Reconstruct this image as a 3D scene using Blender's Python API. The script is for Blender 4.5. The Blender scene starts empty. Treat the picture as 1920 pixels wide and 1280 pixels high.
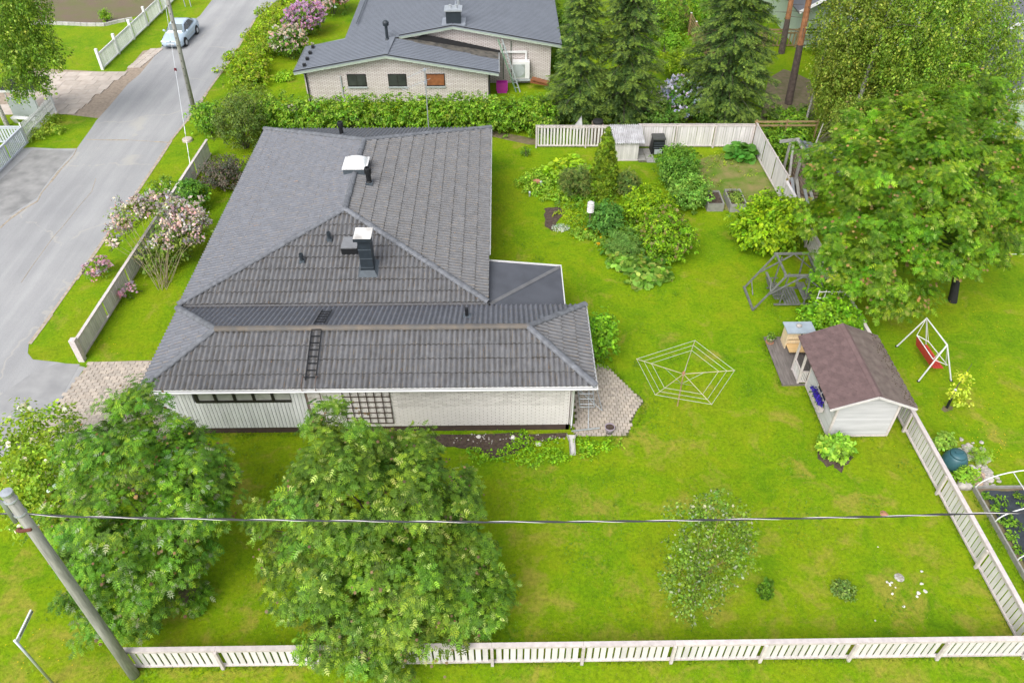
import bpy, bmesh, math, random
import numpy as np
from mathutils import Vector, Matrix
random.seed(7); rng = np.random.default_rng(7)
R = math.radians; PI = math.pi
scene = bpy.context.scene
COL = scene.collection

# ---------------------------------------------------------------- camera, world, sun
CF, CPIT, CYAW, CH = 1441., R(41.8), R(-0.77), 23.0
cam_d = bpy.data.cameras.new('camera'); cam = bpy.data.objects.new('camera', cam_d); COL.objects.link(cam)
cam.location = (0, 0, CH); cam.rotation_euler = (PI/2 - CPIT, 0, CYAW)
cam_d.sensor_width = 36; cam_d.lens = CF/1920*36; cam_d.clip_end = 600; cam_d.clip_start = .1
scene.camera = cam
SUN_EL, SUN_AZ = 47, 208          # azimuth measured clockwise from +Y
world = bpy.data.worlds.new('World'); scene.world = world; world.use_nodes = True
wn = world.node_tree.nodes; wl = world.node_tree.links
bg = wn['Background']; sky = wn.new('ShaderNodeTexSky'); sky.sky_type = 'NISHITA'; sky.sun_disc = False
sky.sun_elevation = R(SUN_EL); sky.sun_rotation = R(SUN_AZ); sky.air_density = 1.0; sky.dust_density = 3.0; sky.ozone_density = 1.0
hs = wn.new('ShaderNodeHueSaturation'); hs.inputs['Saturation'].default_value = .28
wl.new(sky.outputs[0], hs.inputs['Color']); wl.new(hs.outputs[0], bg.inputs[0]); bg.inputs[1].default_value = .15
sun_d = bpy.data.lights.new('sun', 'SUN'); sun_d.energy = 1.3; sun_d.angle = R(40); sun_d.color = (1, .97, .92)
sun = bpy.data.objects.new('sun', sun_d); COL.objects.link(sun)
sdir = Vector((math.sin(R(SUN_AZ))*math.cos(R(SUN_EL)), math.cos(R(SUN_AZ))*math.cos(R(SUN_EL)), math.sin(R(SUN_EL))))
sun.rotation_euler = sdir.to_track_quat('Z', 'Y').to_euler()
scene.view_settings.view_transform = 'Standard'; scene.view_settings.look = 'None'
scene.view_settings.gamma = 1; scene.view_settings.use_curve_mapping = False
scene.view_settings.exposure = 0.86

# measured photo point -> world point at a known height (or on a known depth plane)
_f = Vector((-math.sin(CYAW)*math.cos(CPIT), math.cos(CYAW)*math.cos(CPIT), -math.sin(CPIT)))
_r = Vector((math.cos(CYAW), math.sin(CYAW), 0)); _u = _r.cross(_f); _C = Vector((0, 0, CH))
def at(x, y, z=0.):
    d = _f + _r*((x-960)/CF) + _u*((640-y)/CF); return _C + d*((z-CH)/d.z)
def atY(x, y, Y):
    d = _f + _r*((x-960)/CF) + _u*((640-y)/CF); return _C + d*(Y/d.y)
def mpp(p): return (Vector(p)-_C).dot(_f)/CF      # metres per photo pixel at a world point

# ---------------------------------------------------------------- materials
def mat(name, col, rough=.7, var=.15, scale=6., col2=None, bump=0., bscale=30., metal=0., spec=.4, stretch=None, detail=4):
    m = bpy.data.materials.new(name); m.use_nodes = True; n = m.node_tree.nodes; l = m.node_tree.links
    b = n['Principled BSDF']; b.inputs['Roughness'].default_value = rough; b.inputs['Metallic'].default_value = metal
    b.inputs['Specular IOR Level'].default_value = spec
    geo = n.new('ShaderNodeNewGeometry'); vec = geo.outputs['Position']
    if stretch:
        mp = n.new('ShaderNodeMapping'); mp.inputs['Scale'].default_value = stretch; l.new(vec, mp.inputs[0]); vec = mp.outputs[0]
    nz = n.new('ShaderNodeTexNoise'); nz.inputs['Scale'].default_value = scale; nz.inputs['Detail'].default_value = detail; l.new(vec, nz.inputs['Vector'])
    cr = n.new('ShaderNodeValToRGB'); l.new(nz.outputs[0], cr.inputs[0])
    c2 = col2 or tuple(c*(1+var) for c in col); c1 = col if col2 else tuple(c*(1-var) for c in col)
    cr.color_ramp.elements[0].position = .32; cr.color_ramp.elements[1].position = .68
    cr.color_ramp.elements[0].color = (*c1, 1); cr.color_ramp.elements[1].color = (*c2, 1)
    # every object differs a little in value
    oi = n.new('ShaderNodeObjectInfo'); mr = n.new('ShaderNodeMapRange'); l.new(oi.outputs['Random'], mr.inputs[0])
    mr.inputs[3].default_value = .90; mr.inputs[4].default_value = 1.08
    mx = n.new('ShaderNodeVectorMath'); mx.operation = 'SCALE'; l.new(cr.outputs[0], mx.inputs[0]); l.new(mr.outputs[0], mx.inputs['Scale'])
    l.new(mx.outputs[0], b.inputs['Base Color'])
    if bump:
        n2 = n.new('ShaderNodeTexNoise'); n2.inputs['Scale'].default_value = bscale; n2.inputs['Detail'].default_value = 3; l.new(geo.outputs['Position'], n2.inputs['Vector'])
        bp = n.new('ShaderNodeBump'); bp.inputs['Strength'].default_value = bump; bp.inputs['Distance'].default_value = .02
        l.new(n2.outputs[0], bp.inputs['Height']); l.new(bp.outputs[0], b.inputs['Normal'])
    return m

def ramp(n, l, src, stops):
    cr = n.new('ShaderNodeValToRGB'); e = cr.color_ramp.elements
    e[0].position, e[0].color = stops[0][0], (*stops[0][1], 1); e[1].position, e[1].color = stops[-1][0], (*stops[-1][1], 1)
    for p, c in stops[1:-1]:
        x = e.new(p); x.color = (*c, 1)
    l.new(src, cr.inputs[0]); return cr.outputs[0]
def noise(n, l, vec, s, d=4, r=.55):
    z = n.new('ShaderNodeTexNoise'); z.inputs['Scale'].default_value = s; z.inputs['Detail'].default_value = d; z.inputs['Roughness'].default_value = r
    l.new(vec, z.inputs['Vector']); return z.outputs[0]
def mix(n, l, fac, a, b, mode='MIX'):
    m = n.new('ShaderNodeMix'); m.data_type = 'RGBA'; m.blend_type = mode
    if isinstance(fac, float): m.inputs[0].default_value = fac
    else: l.new(fac, m.inputs[0])
    for k, v in ((6, a), (7, b)):
        if isinstance(v, tuple): m.inputs[k].default_value = (*v, 1)
        else: l.new(v, m.inputs[k])
    return m.outputs[2]
def mathn(n, l, op, a, b=None, clamp=False):
    m = n.new('ShaderNodeMath'); m.operation = op; m.use_clamp = clamp
    for k, v in ((0, a), (1, b)):
        if v is None: continue
        if isinstance(v, (int, float)): m.inputs[k].default_value = v
        else: l.new(v, m.inputs[k])
    return m.outputs[0]

def grass_mat():
    m = bpy.data.materials.new('lawn_grass'); m.use_nodes = True; n = m.node_tree.nodes; l = m.node_tree.links
    b = n['Principled BSDF']; b.inputs['Roughness'].default_value = .9; b.inputs['Specular IOR Level'].default_value = .15
    pos = n.new('ShaderNodeNewGeometry').outputs['Position']
    wp = n.new('ShaderNodeTexNoise'); wp.inputs['Scale'].default_value = .5; wp.inputs['Detail'].default_value = 3; l.new(pos, wp.inputs['Vector'])
    wv = n.new('ShaderNodeVectorMath'); wv.operation = 'MULTIPLY_ADD'; l.new(wp.outputs['Color'], wv.inputs[0]); wv.inputs[1].default_value = (2.2,)*3; l.new(pos, wv.inputs[2])
    big = noise(n, l, wv.outputs[0], .34, 5, .6); med = noise(n, l, wv.outputs[0], 1.7, 6, .7); fine = noise(n, l, pos, 8, 6, .75); tiny = noise(n, l, pos, 55, 2, .7)
    c = ramp(n, l, big, [(.3, (.070, .185, .002)), (.45, (.145, .268, .002)), (.56, (.210, .300, .003)), (.7, (.225, .25, .010))])
    c = mix(n, l, .5, c, ramp(n, l, med, [(.3, (.068, .160, .002)), (.5, (.150, .265, .002)), (.7, (.225, .27, .008))]))
    # dry straw patches, more of them towards the near (southern) end of the plot
    sep = n.new('ShaderNodeSeparateXYZ'); l.new(pos, sep.inputs[0])
    near = n.new('ShaderNodeMapRange'); l.new(sep.outputs[1], near.inputs[0]); near.inputs[1].default_value = 10; near.inputs[2].default_value = 26; near.inputs[3].default_value = .085; near.inputs[4].default_value = 0
    d = mathn(n, l, 'ADD', noise(n, l, wv.outputs[0], .75, 6, .68), near.outputs[0])
    dm = n.new('ShaderNodeMapRange'); l.new(d, dm.inputs[0]); dm.inputs[1].default_value = .565; dm.inputs[2].default_value = .70; dm.inputs[4].default_value = .8
    c = mix(n, l, dm.outputs[0], c, (.285, .265, .04))
    c = mix(n, l, .62, c, ramp(n, l, fine, [(.28, (.32, .34, .3)), (.5, (.95, .95, .95)), (.72, (1.5, 1.4, 1.25))]), 'MULTIPLY')
    c = mix(n, l, .5, c, ramp(n, l, tiny, [(.3, (.45, .5, .4)), (.7, (1.5, 1.45, 1.4))]), 'MULTIPLY')
    l.new(c, b.inputs['Base Color'])
    bp = n.new('ShaderNodeBump'); bp.inputs['Strength'].default_value = .8; bp.inputs['Distance'].default_value = .04
    l.new(fine, bp.inputs['Height']); l.new(bp.outputs[0], b.inputs['Normal'])
    return m

def asphalt_mat():
    m = bpy.data.materials.new('old_asphalt'); m.use_nodes = True; n = m.node_tree.nodes; l = m.node_tree.links
    b = n['Principled BSDF']; b.inputs['Roughness'].default_value = .85; b.inputs['Specular IOR Level'].default_value = .25
    pos = n.new('ShaderNodeNewGeometry').outputs['Position']
    c = ramp(n, l, noise(n, l, pos, .22, 5, .6), [(.3, (.285, .287, .294)), (.7, (.345, .345, .347))])
    mp = n.new('ShaderNodeMapping'); mp.inputs['Scale'].default_value = (1.1, .07, 1); l.new(pos, mp.inputs[0])
    c = mix(n, l, .55, c, ramp(n, l, noise(n, l, mp.outputs[0], 1., 4, .6), [(.35, (.82, .82, .83)), (.65, (1.16, 1.16, 1.15))]), 'MULTIPLY')
    c = mix(n, l, .5, c, ramp(n, l, noise(n, l, pos, 60, 2, .8), [(.3, (.6, .6, .6)), (.7, (1.35, 1.35, 1.35))]), 'MULTIPLY')
    # lighter wheel tracks running along the street (x is the street's cross axis)
    sep = n.new('ShaderNodeSeparateXYZ'); l.new(pos, sep.inputs[0])
    # fine long cracks
    vo = n.new('ShaderNodeTexVoronoi'); vo.feature = 'DISTANCE_TO_EDGE'; vo.inputs['Scale'].default_value = .14
    wv = n.new('ShaderNodeTexNoise'); wv.inputs['Scale'].default_value = .9; wv.inputs['Detail'].default_value = 5; l.new(pos, wv.inputs['Vector'])
    wm = n.new('ShaderNodeVectorMath'); wm.operation = 'MULTIPLY_ADD'; l.new(wv.outputs['Color'], wm.inputs[0]); wm.inputs[1].default_value = (1.6, 1.6, 0); l.new(pos, wm.inputs[2])
    l.new(wm.outputs[0], vo.inputs['Vector'])
    k = n.new('ShaderNodeMapRange'); l.new(vo.outputs['Distance'], k.inputs[0]); k.inputs[1].default_value = .002; k.inputs[2].default_value = .012; k.inputs[3].default_value = .55; k.inputs[4].default_value = 0
    kk = mathn(n, l, 'MULTIPLY', k.outputs[0], mathn(n, l, 'GREATER_THAN', noise(n, l, pos, .3, 3), .5))
    c = mix(n, l, kk, c, (.40, .38, .34))
    # sandy stains
    s = n.new('ShaderNodeMapRange'); l.new(noise(n, l, pos, .8, 6, .7), s.inputs[0]); s.inputs[1].default_value = .62; s.inputs[2].default_value = .78; s.inputs[4].default_value = .5
    c = mix(n, l, s.outputs[0], c, (.42, .40, .37))
    l.new(c, b.inputs['Base Color'])
    return m

def leaf_mat(name, trans=.35, rough=.55):
    m = bpy.data.materials.new(name); m.use_nodes = True; n = m.node_tree.nodes; l = m.node_tree.links
    b = n['Principled BSDF']; b.inputs['Roughness'].default_value = rough; b.inputs['Specular IOR Level'].default_value = .3
    a = n.new('ShaderNodeAttribute'); a.attribute_name = 'tint'
    l.new(a.outputs['Color'], b.inputs['Base Color'])
    t = n.new('ShaderNodeBsdfTranslucent'); g = n.new('ShaderNodeVectorMath'); g.operation = 'MULTIPLY'; l.new(a.outputs['Color'], g.inputs[0]); g.inputs[1].default_value = (1.5, 1.35, .5)
    l.new(g.outputs[0], t.inputs[0])
    ms = n.new('ShaderNodeMixShader'); ms.inputs[0].default_value = trans
    l.new(b.outputs[0], ms.inputs[1]); l.new(t.outputs[0], ms.inputs[2]); l.new(ms.outputs[0], n['Material Output'].inputs[0])
    return m

def roofsheet_mat(name, base, dirt, dirtamt):
    # weathered fibre cement: dirt lies in the valleys of the waves (local x), lichen in dots
    m = bpy.data.materials.new(name); m.use_nodes = True; n = m.node_tree.nodes; l = m.node_tree.links
    b = n['Principled BSDF']; b.inputs['Roughness'].default_value = .62; b.inputs['Specular IOR Level'].default_value = .45
    pos = n.new('ShaderNodeNewGeometry').outputs['Position']; uvn = n.new('ShaderNodeUVMap'); uvn.uv_map = 'sheet'; ob = uvn.outputs[0]
    sep = n.new('ShaderNodeSeparateXYZ'); l.new(ob, sep.inputs[0])
    w = mathn(n, l, 'COSINE', mathn(n, l, 'MULTIPLY', sep.outputs[0], 2*PI/.204))
    val = n.new('ShaderNodeMapRange'); l.new(w, val.inputs[0]); val.inputs[1].default_value = -.1; val.inputs[2].default_value = -.9; val.inputs[3].default_value = 0; val.inputs[4].default_value = 1
    nz = n.new('ShaderNodeMapRange'); l.new(noise(n, l, pos, 1.6, 5, .7), nz.inputs[0]); nz.inputs[1].default_value = .36; nz.inputs[2].default_value = .62; nz.inputs[4].default_value = dirtamt
    c = ramp(n, l, noise(n, l, pos, 3.5, 6, .7), [(.3, tuple(x*.78 for x in base)), (.7, tuple(x*1.2 for x in base))])
    c = mix(n, l, mathn(n, l, 'MULTIPLY', val.outputs[0], nz.outputs[0]), c, dirt)
    o = n.new('ShaderNodeMapRange'); l.new(noise(n, l, pos, 5, 3, .6), o.inputs[0]); o.inputs[1].default_value = .50; o.inputs[2].default_value = .70; o.inputs[4].default_value = .8*dirtamt
    flank = mathn(n, l, 'MULTIPLY', mathn(n, l, 'GREATER_THAN', w, -.55), mathn(n, l, 'LESS_THAN', w, .0))
    c = mix(n, l, mathn(n, l, 'MULTIPLY', o.outputs[0], flank), c, (.27, .20, .12))
    o2 = n.new('ShaderNodeMapRange'); l.new(noise(n, l, pos, 3.2, 3, .6), o2.inputs[0]); o2.inputs[1].default_value = .68; o2.inputs[2].default_value = .74; o2.inputs[4].default_value = .9*dirtamt
    c = mix(n, l, mathn(n, l, 'MULTIPLY', o2.outputs[0], flank), c, (.40, .19, .04))
    sp = n.new('ShaderNodeMapRange'); l.new(noise(n, l, pos, 14, 2, .5), sp.inputs[0]); sp.inputs[1].default_value = .75; sp.inputs[2].default_value = .78; sp.inputs[4].default_value = .6
    c = mix(n, l, sp.outputs[0], c, (.34, .34, .30))
    # moss hugging the lower edge of each course
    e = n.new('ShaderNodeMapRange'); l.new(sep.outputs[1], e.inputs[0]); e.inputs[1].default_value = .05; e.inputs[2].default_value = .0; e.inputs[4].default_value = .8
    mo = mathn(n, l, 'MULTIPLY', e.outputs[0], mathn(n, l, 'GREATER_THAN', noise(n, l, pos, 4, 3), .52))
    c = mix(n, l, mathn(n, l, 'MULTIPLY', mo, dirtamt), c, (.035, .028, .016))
    oi = n.new('ShaderNodeObjectInfo'); mr = n.new('ShaderNodeMapRange'); l.new(oi.outputs['Random'], mr.inputs[0]); mr.inputs[3].default_value = .95; mr.inputs[4].default_value = 1.06
    mx = n.new('ShaderNodeVectorMath'); mx.operation = 'SCALE'; l.new(c, mx.inputs[0]); l.new(mr.outputs[0], mx.inputs['Scale'])
    l.new(mx.outputs[0], b.inputs['Base Color'])
    return m

M = {}
M['grass'] = grass_mat(); M['asphalt'] = asphalt_mat()
M['leaf'] = leaf_mat('leaf'); M['needle'] = leaf_mat('needle', .15, .6); M['petal'] = leaf_mat('petal', .3, .6)
M['sheet_worn'] = roofsheet_mat('weathered_roof_sheet', (.136, .137, .144), (.062, .057, .052), .88)
M['sheet_clean'] = roofsheet_mat('sky_tinted_roof_sheet', (.122, .129, .150), (.075, .078, .09), .8)  # bluish sky reflection of the left slope painted into this base colour
M['ridge'] = mat('ridge_cap', (.135, .142, .158), .6, .25, 5, bump=.2)
M['felt'] = mat('roof_felt', (.075, .08, .095), .55, .12, 1.5)
M['felt_seam'] = mat('felt_seam', (.12, .12, .125), .5, .15, 3)
M['white'] = mat('white_paint', (.66, .66, .66), .45, .03, 3)
M['white_old'] = mat('weathered_white_board', (.61, .58, .575), .7, .09, 5, stretch=(1, 1, .25), bump=.15)
M['rail_pink'] = mat('weathered_rail', (.53, .475, .46), .75, .12, 6)
M['brick'] = mat('white_brick', (.58, .55, .535), .8, .05, 8, bump=.3, bscale=60)
M['brick_b'] = mat('cream_brick', (.53, .50, .485), .8, .06, 8, bump=.3, bscale=60)
M['mortar'] = mat('mortar', (.20, .15, .13), .95, .1, 12)
M['siding'] = mat('grey_white_siding', (.62, .62, .64), .6, .03, 3)
M['gap'] = mat('dark_groove', (.16, .16, .17), .9, .1)
M['plinth'] = mat('brown_plinth', (.055, .035, .030), .8, .15, 4)
M['black_frame'] = mat('dark_window_frame', (.018, .015, .014), .5, .1)
M['glass'] = mat('window_glass', (.04, .045, .04), .08, .3, 1.5, spec=.8)
M['glass_milky'] = mat('frosted_pane', (.33, .335, .315), .15, .12, 3, spec=.6)
M['chim'] = mat('black_chimney_sheet', (.022, .030, .038), .45, .15, 5)
M['chim_grey'] = mat('chimney_flashing', (.07, .085, .10), .45, .15, 5)
M['concrete'] = mat('concrete', (.42, .41, .39), .9, .12, 6, bump=.3)
M['galv'] = mat('galvanised_steel', (.47, .50, .53), .38, .08, 8, metal=.55)
M['brown_metal'] = mat('brown_painted_steel', (.14, .10, .085), .5, .1)
M['black'] = mat('black_plastic', (.012, .013, .015), .45, .1)
M['pole'] = mat('grey_pole_timber', (.27, .27, .24), .85, .22, 3, stretch=(6, 6, .6), bump=.3)
M['dark_wood'] = mat('grey_stained_timber', (.135, .14, .13), .7, .25, 6, bump=.2)
M['deck'] = mat('weathered_decking', (.155, .135, .125), .8, .22, 3, stretch=(6, .8, 6))
M['new_wood'] = mat('pine_board', (.62, .42, .20), .6, .12, 4, stretch=(1, 6, 6))
M['new_wood_side'] = mat('pale_pine_board', (.66, .52, .34), .65, .12, 4, stretch=(6, 6, 1))
M['brown_wood'] = mat('brown_fence_timber', (.27, .19, .095), .75, .2, 4, bump=.2)
M['shingle'] = mat('brown_felt_shingle', (.135, .088, .086), .85, .13, 4, bump=.3, bscale=120)
M['shingle_dirty'] = mat('dusty_felt_shingle', (.125, .093, .082), .9, .12, 3, col2=(.18, .145, .125), bump=.3, bscale=120)
M['moss'] = mat('moss', (.06, .045, .02), .95, .5, 20)
M['soil'] = mat('soil', (.048, .032, .024), .95, .4, 9, bump=1., bscale=25, col2=(.105, .075, .058))
M['soil_lawn'] = mat('weedy_soil', (.12, .12, .045), .95, .4, 3, bump=1., bscale=25, col2=(.20, .15, .10))
M['soil_weedy'] = mat('scruffy_turf', (.09, .19, .004), .95, .4, 1.3, bump=1., bscale=25, col2=(.25, .21, .08), detail=10)
M['bark'] = mat('bark', (.10, .085, .070), .9, .35, 8, bump=.6, bscale=20)
M['bark_pine'] = mat('pine_bark', (.10, .075, .065), .9, .3, 5, bump=.6, bscale=14)
M['bark_pine_o'] = mat('orange_pine_bark', (.33, .15, .07), .85, .3, 5, bump=.4, bscale=14)
M['bark_birch'] = mat('birch_bark', (.10, .09, .08), .8, .2, 6, col2=(.62, .60, .55), stretch=(2, 2, 6))
M['paver'] = mat('pale_concrete_paver', (.40, .35, .30), .9, .14, 7, bump=.3)
M['paver_b'] = mat('warm_concrete_paver', (.44, .38, .32), .9, .14, 7, bump=.3)
M['slab'] = mat('pinkish_concrete_slab', (.44, .375, .32), .9, .12, 2.5, bump=.2, col2=(.52, .46, .405))
M['sand'] = mat('sandy_joint', (.30, .24, .185), .95, .2, 5, bump=.4)
M['joint'] = mat('mossy_joint', (.10, .10, .05), .95, .4, 8)
M['stone'] = mat('fieldstone', (.38, .35, .32), .85, .2, 5, bump=.5)
M['stone_p'] = mat('reddish_fieldstone', (.42, .30, .22), .85, .2, 5, bump=.5)
M['stone_w'] = mat('white_pebble', (.66, .63, .58), .8, .1, 5)
M['nroof'] = mat('blue_grey_roof_sheet', (.21, .232, .27), .35, .06, 1.5, spec=.5)
M['nroof_seam'] = mat('blue_grey_roof_rib', (.15, .165, .195), .35, .06, 1.5, spec=.6)
M['nroof_old'] = mat('dusty_roof_sheet', (.055, .055, .055), .7, .3, 3, col2=(.17, .155, .13), detail=8)
M['mint'] = mat('mint_green_board', (.40, .47, .40), .6, .05, 4)
M['car'] = mat('light_blue_car_paint', (.42, .52, .62), .22, .01, 1, spec=.6)
M['car_glass'] = mat('car_glass', (.13, .16, .16), .06, .1, 1, spec=.9)
M['car_glass_dark'] = mat('tinted_car_glass', (.02, .03, .04), .06, .1, 1, spec=.9)
M['rubber'] = mat('rubber', (.015, .015, .016), .8, .2)
M['lens'] = mat('headlight_lens', (.66, .68, .68), .15, .05)
M['red'] = mat('red_painted_slat', (.45, .045, .035), .5, .1, 6)
M['magenta'] = mat('magenta_plastic', (.42, .03, .30), .45, .05)
M['terracotta'] = mat('terracotta', (.36, .17, .10), .8, .1)
M['lilac_pot'] = mat('mauve_pot', (.32, .27, .33), .6, .08)
M['cream_pot'] = mat('cream_pot', (.58, .53, .46), .6, .08)
M['compost_blue'] = mat('blue_green_plastic', (.035, .105, .125), .4, .08, 2)
M['fabric'] = mat('weed_fabric', (.035, .043, .055), .8, .25, 4, bump=.4, bscale=10)
M['fabric_line'] = mat('fabric_stripe', (.12, .16, .19), .8, .1)
M['board_grey'] = mat('grey_bed_board', (.27, .265, .245), .85, .15, 5)
M['cable'] = mat('black_cable', (.03, .03, .035), .4, .1); M['cable_l'] = mat('bare_conductor', (.55, .52, .52), .4, .1)
M['corr'] = mat('corrugated_zinc', (.42, .41, .42), .45, .18, 2.5, metal=.25, col2=(.62, .62, .64))
M['orange'] = mat('orange_plastic', (.55, .14, .04), .5, .1)
M['brown_board'] = mat('brown_board', (.22, .085, .035), .5, .2, 4)
M['greengrey'] = mat('grey_panel', (.36, .40, .40), .6, .05)
M['log'] = mat('split_log', (.20, .15, .11), .85, .4, 12)
M['farroof'] = mat('grey_far_roof', (.12, .125, .14), .6, .1)
M['dirt_line'] = mat('gravel_edge', (.34, .29, .23), .95, .25, 5)
M['text'] = mat('black_lettering', (.02, .02, .025), .5, 0.)
M['grey_cloth'] = mat('grey_statue', (.5, .52, .53), .8, .1)

# ---------------------------------------------------------------- mesh helpers
class MB:
    def __init__(s): s.v = []; s.f = []
    def add(s, vs, fs):
        o = len(s.v); s.v += [tuple(v) for v in vs]; s.f += [tuple(i+o for i in f) for f in fs]; return s
    def box(s, x0, x1, y0, y1, z0, z1):
        return s.add([(x0,y0,z0),(x1,y0,z0),(x1,y1,z0),(x0,y1,z0),(x0,y0,z1),(x1,y0,z1),(x1,y1,z1),(x0,y1,z1)],
                     [(0,3,2,1),(4,5,6,7),(0,1,5,4),(1,2,6,5),(2,3,7,6),(3,0,4,7)])
    def bar(s, a, b, w, h=None, up=(0,0,1)):
        a = Vector(a); b = Vector(b); h = h or w; d = (b-a).normalized(); u = Vector(up)
        if abs(d.dot(u)) > .98: u = Vector((0,1,0))
        x = d.cross(u).normalized(); y = x.cross(d).normalized(); x *= w/2; y *= h/2
        return s.add([a-x-y, a+x-y, a+x+y, a-x+y, b-x-y, b+x-y, b+x+y, b-x+y],
                     [(0,3,2,1),(4,5,6,7),(0,1,5,4),(1,2,6,5),(2,3,7,6),(3,0,4,7)])
    def tube(s, pts, rad, n=8, caps=True):
        pts = [Vector(p) for p in pts]; rad = rad if isinstance(rad, (list, tuple)) else [rad]*len(pts)
        o = len(s.v); px = None
        for i, p in enumerate(pts):
            d = (pts[min(i+1, len(pts)-1)] - pts[max(i-1, 0)]).normalized()
            x = d.cross(Vector((0,0,1))) if abs(d.z) < .95 else d.cross(Vector((0,1,0)))
            x.normalize(); y = d.cross(x)
            for k in range(n):
                a = 2*PI*k/n; s.v.append(tuple(p + (x*math.cos(a) + y*math.sin(a))*rad[i]))
        for i in range(len(pts)-1):
            for k in range(n):
                a = o+i*n+k; b = o+i*n+(k+1) % n; s.f.append((a, b, b+n, a+n))
        if caps:
            s.f.append(tuple(o+k for k in range(n))[::-1]); s.f.append(tuple(o+(len(pts)-1)*n+k for k in range(n)))
        return s
    def lathe(s, c, prof, n=14):       # prof: (radius, z)
        o = len(s.v); c = Vector(c)
        for r, z in prof:
            for k in range(n):
                a = 2*PI*k/n; s.v.append((c.x+r*math.cos(a), c.y+r*math.sin(a), c.z+z))
        for i in range(len(prof)-1):
            for k in range(n):
                a = o+i*n+k; b = o+i*n+(k+1) % n; s.f.append((a, b, b+n, a+n))
        s.f.append(tuple(o+k for k in range(n))[::-1]); s.f.append(tuple(o+(len(prof)-1)*n+k for k in range(n)))
        return s
    def prism(s, poly, z0, z1):        # poly of (x,y), z1 may be a function
        n = len(poly); o = len(s.v)
        for x, y in poly: s.v.append((x, y, z0))
        for x, y in poly: s.v.append((x, y, z1))
        s.f.append(tuple(o+k for k in range(n))[::-1]); s.f.append(tuple(o+n+k for k in range(n)))
        for k in range(n): s.f.append((o+k, o+(k+1) % n, o+n+(k+1) % n, o+n+k))
        return s
    def slab(s, quad, t):              # 3D polygon with thickness t downwards
        n = len(quad); o = len(s.v)
        for p in quad: s.v.append(tuple(p))
        for p in quad: s.v.append((p[0], p[1], p[2]-t))
        s.f.append(tuple(o+k for k in range(n))); s.f.append(tuple(o+n+k for k in range(n))[::-1])
        for k in range(n): s.f.append((o+k, o+n+k, o+n+(k+1) % n, o+(k+1) % n))
        return s
    def rock(s, c, rx, ry, rz, seed=0):
        r_ = random.Random(seed); bm = bmesh.new(); bmesh.ops.create_icosphere(bm, subdivisions=2, radius=1)
        ph = [r_.uniform(0, 6) for _ in range(6)]
        vs = []
        for v in bm.verts:
            k = 1 + .16*math.sin(3*v.co.x+ph[0])+.14*math.sin(4*v.co.y+ph[1])+.1*math.sin(5*v.co.z+ph[2])
            vs.append((c[0]+v.co.x*rx*k, c[1]+v.co.y*ry*k, c[2]+v.co.z*rz*k))
        fs = [tuple(v.index for v in f.verts) for f in bm.faces]; bm.free(); return s.add(vs, fs)
    def mesh(s, name, m, smooth=False):
        me = bpy.data.meshes.new(name); me.from_pydata(s.v, [], s.f); me.materials.append(m)
        bm = bmesh.new(); bm.from_mesh(me); bmesh.ops.recalc_face_normals(bm, faces=bm.faces); bm.to_mesh(me); bm.free()
        if smooth: me.polygons.foreach_set('use_smooth', [True]*len(me.polygons))
        me.update(); return me

def put(name, me, parent=None, mw=None):
    o = bpy.data.objects.new(name, me); COL.objects.link(o)
    if parent is not None:
        o.parent = parent; root = parent; T = Vector()
        while root is not None: T += root.location; root = root.parent
        if parent.parent is not None or parent.type == 'MESH':
            o.matrix_parent_inverse = world_of(parent).inverted()
        else: o.matrix_parent_inverse = Matrix.Translation(parent.location).inverted()
    if mw is not None: o.matrix_basis = mw
    return o
def world_of(o):
    m = o.matrix_basis.copy()
    if o.parent is not None: m = world_of(o.parent) @ o.matrix_parent_inverse @ m
    return m
def part(name, mb, m, parent, smooth=False, label=None, stuff=False):
    o = put(name, mb.mesh(name, m, smooth), parent)
    if label: o['label'] = label
    if stuff: o['kind'] = 'stuff'
    return o
def tag(o, label, cat, group=None, kind=None):
    if label: o['label'] = label
    if cat: o['category'] = cat
    if group: o['group'] = group
    if kind: o['kind'] = kind
    return o
def thing(name, label, cat, loc, group=None):
    o = bpy.data.objects.new(name, None); COL.objects.link(o); o.location = Vector((loc[0], loc[1], loc[2] if len(loc) > 2 else 0))
    o.empty_display_size = .3
    return tag(o, label, cat, group)
def solo(name, mb, m, label, cat, group=None, kind=None, smooth=False):
    o = put(name, mb.mesh(name, m, smooth)); return tag(o, label, cat, group, kind)
def struct(name, mb, m, smooth=False): return solo(name, mb, m, None, None, None, 'structure', smooth)

def text_mesh(name, body, size, ext):
    cu = bpy.data.curves.new(name, 'FONT'); cu.body = body; cu.size = size; cu.extrude = ext
    o = bpy.data.objects.new(name, cu); me = bpy.data.meshes.new_from_object(o); bpy.data.objects.remove(o); me.name = name
    me.materials.clear(); me.materials.append(M['text']); return me
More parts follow.
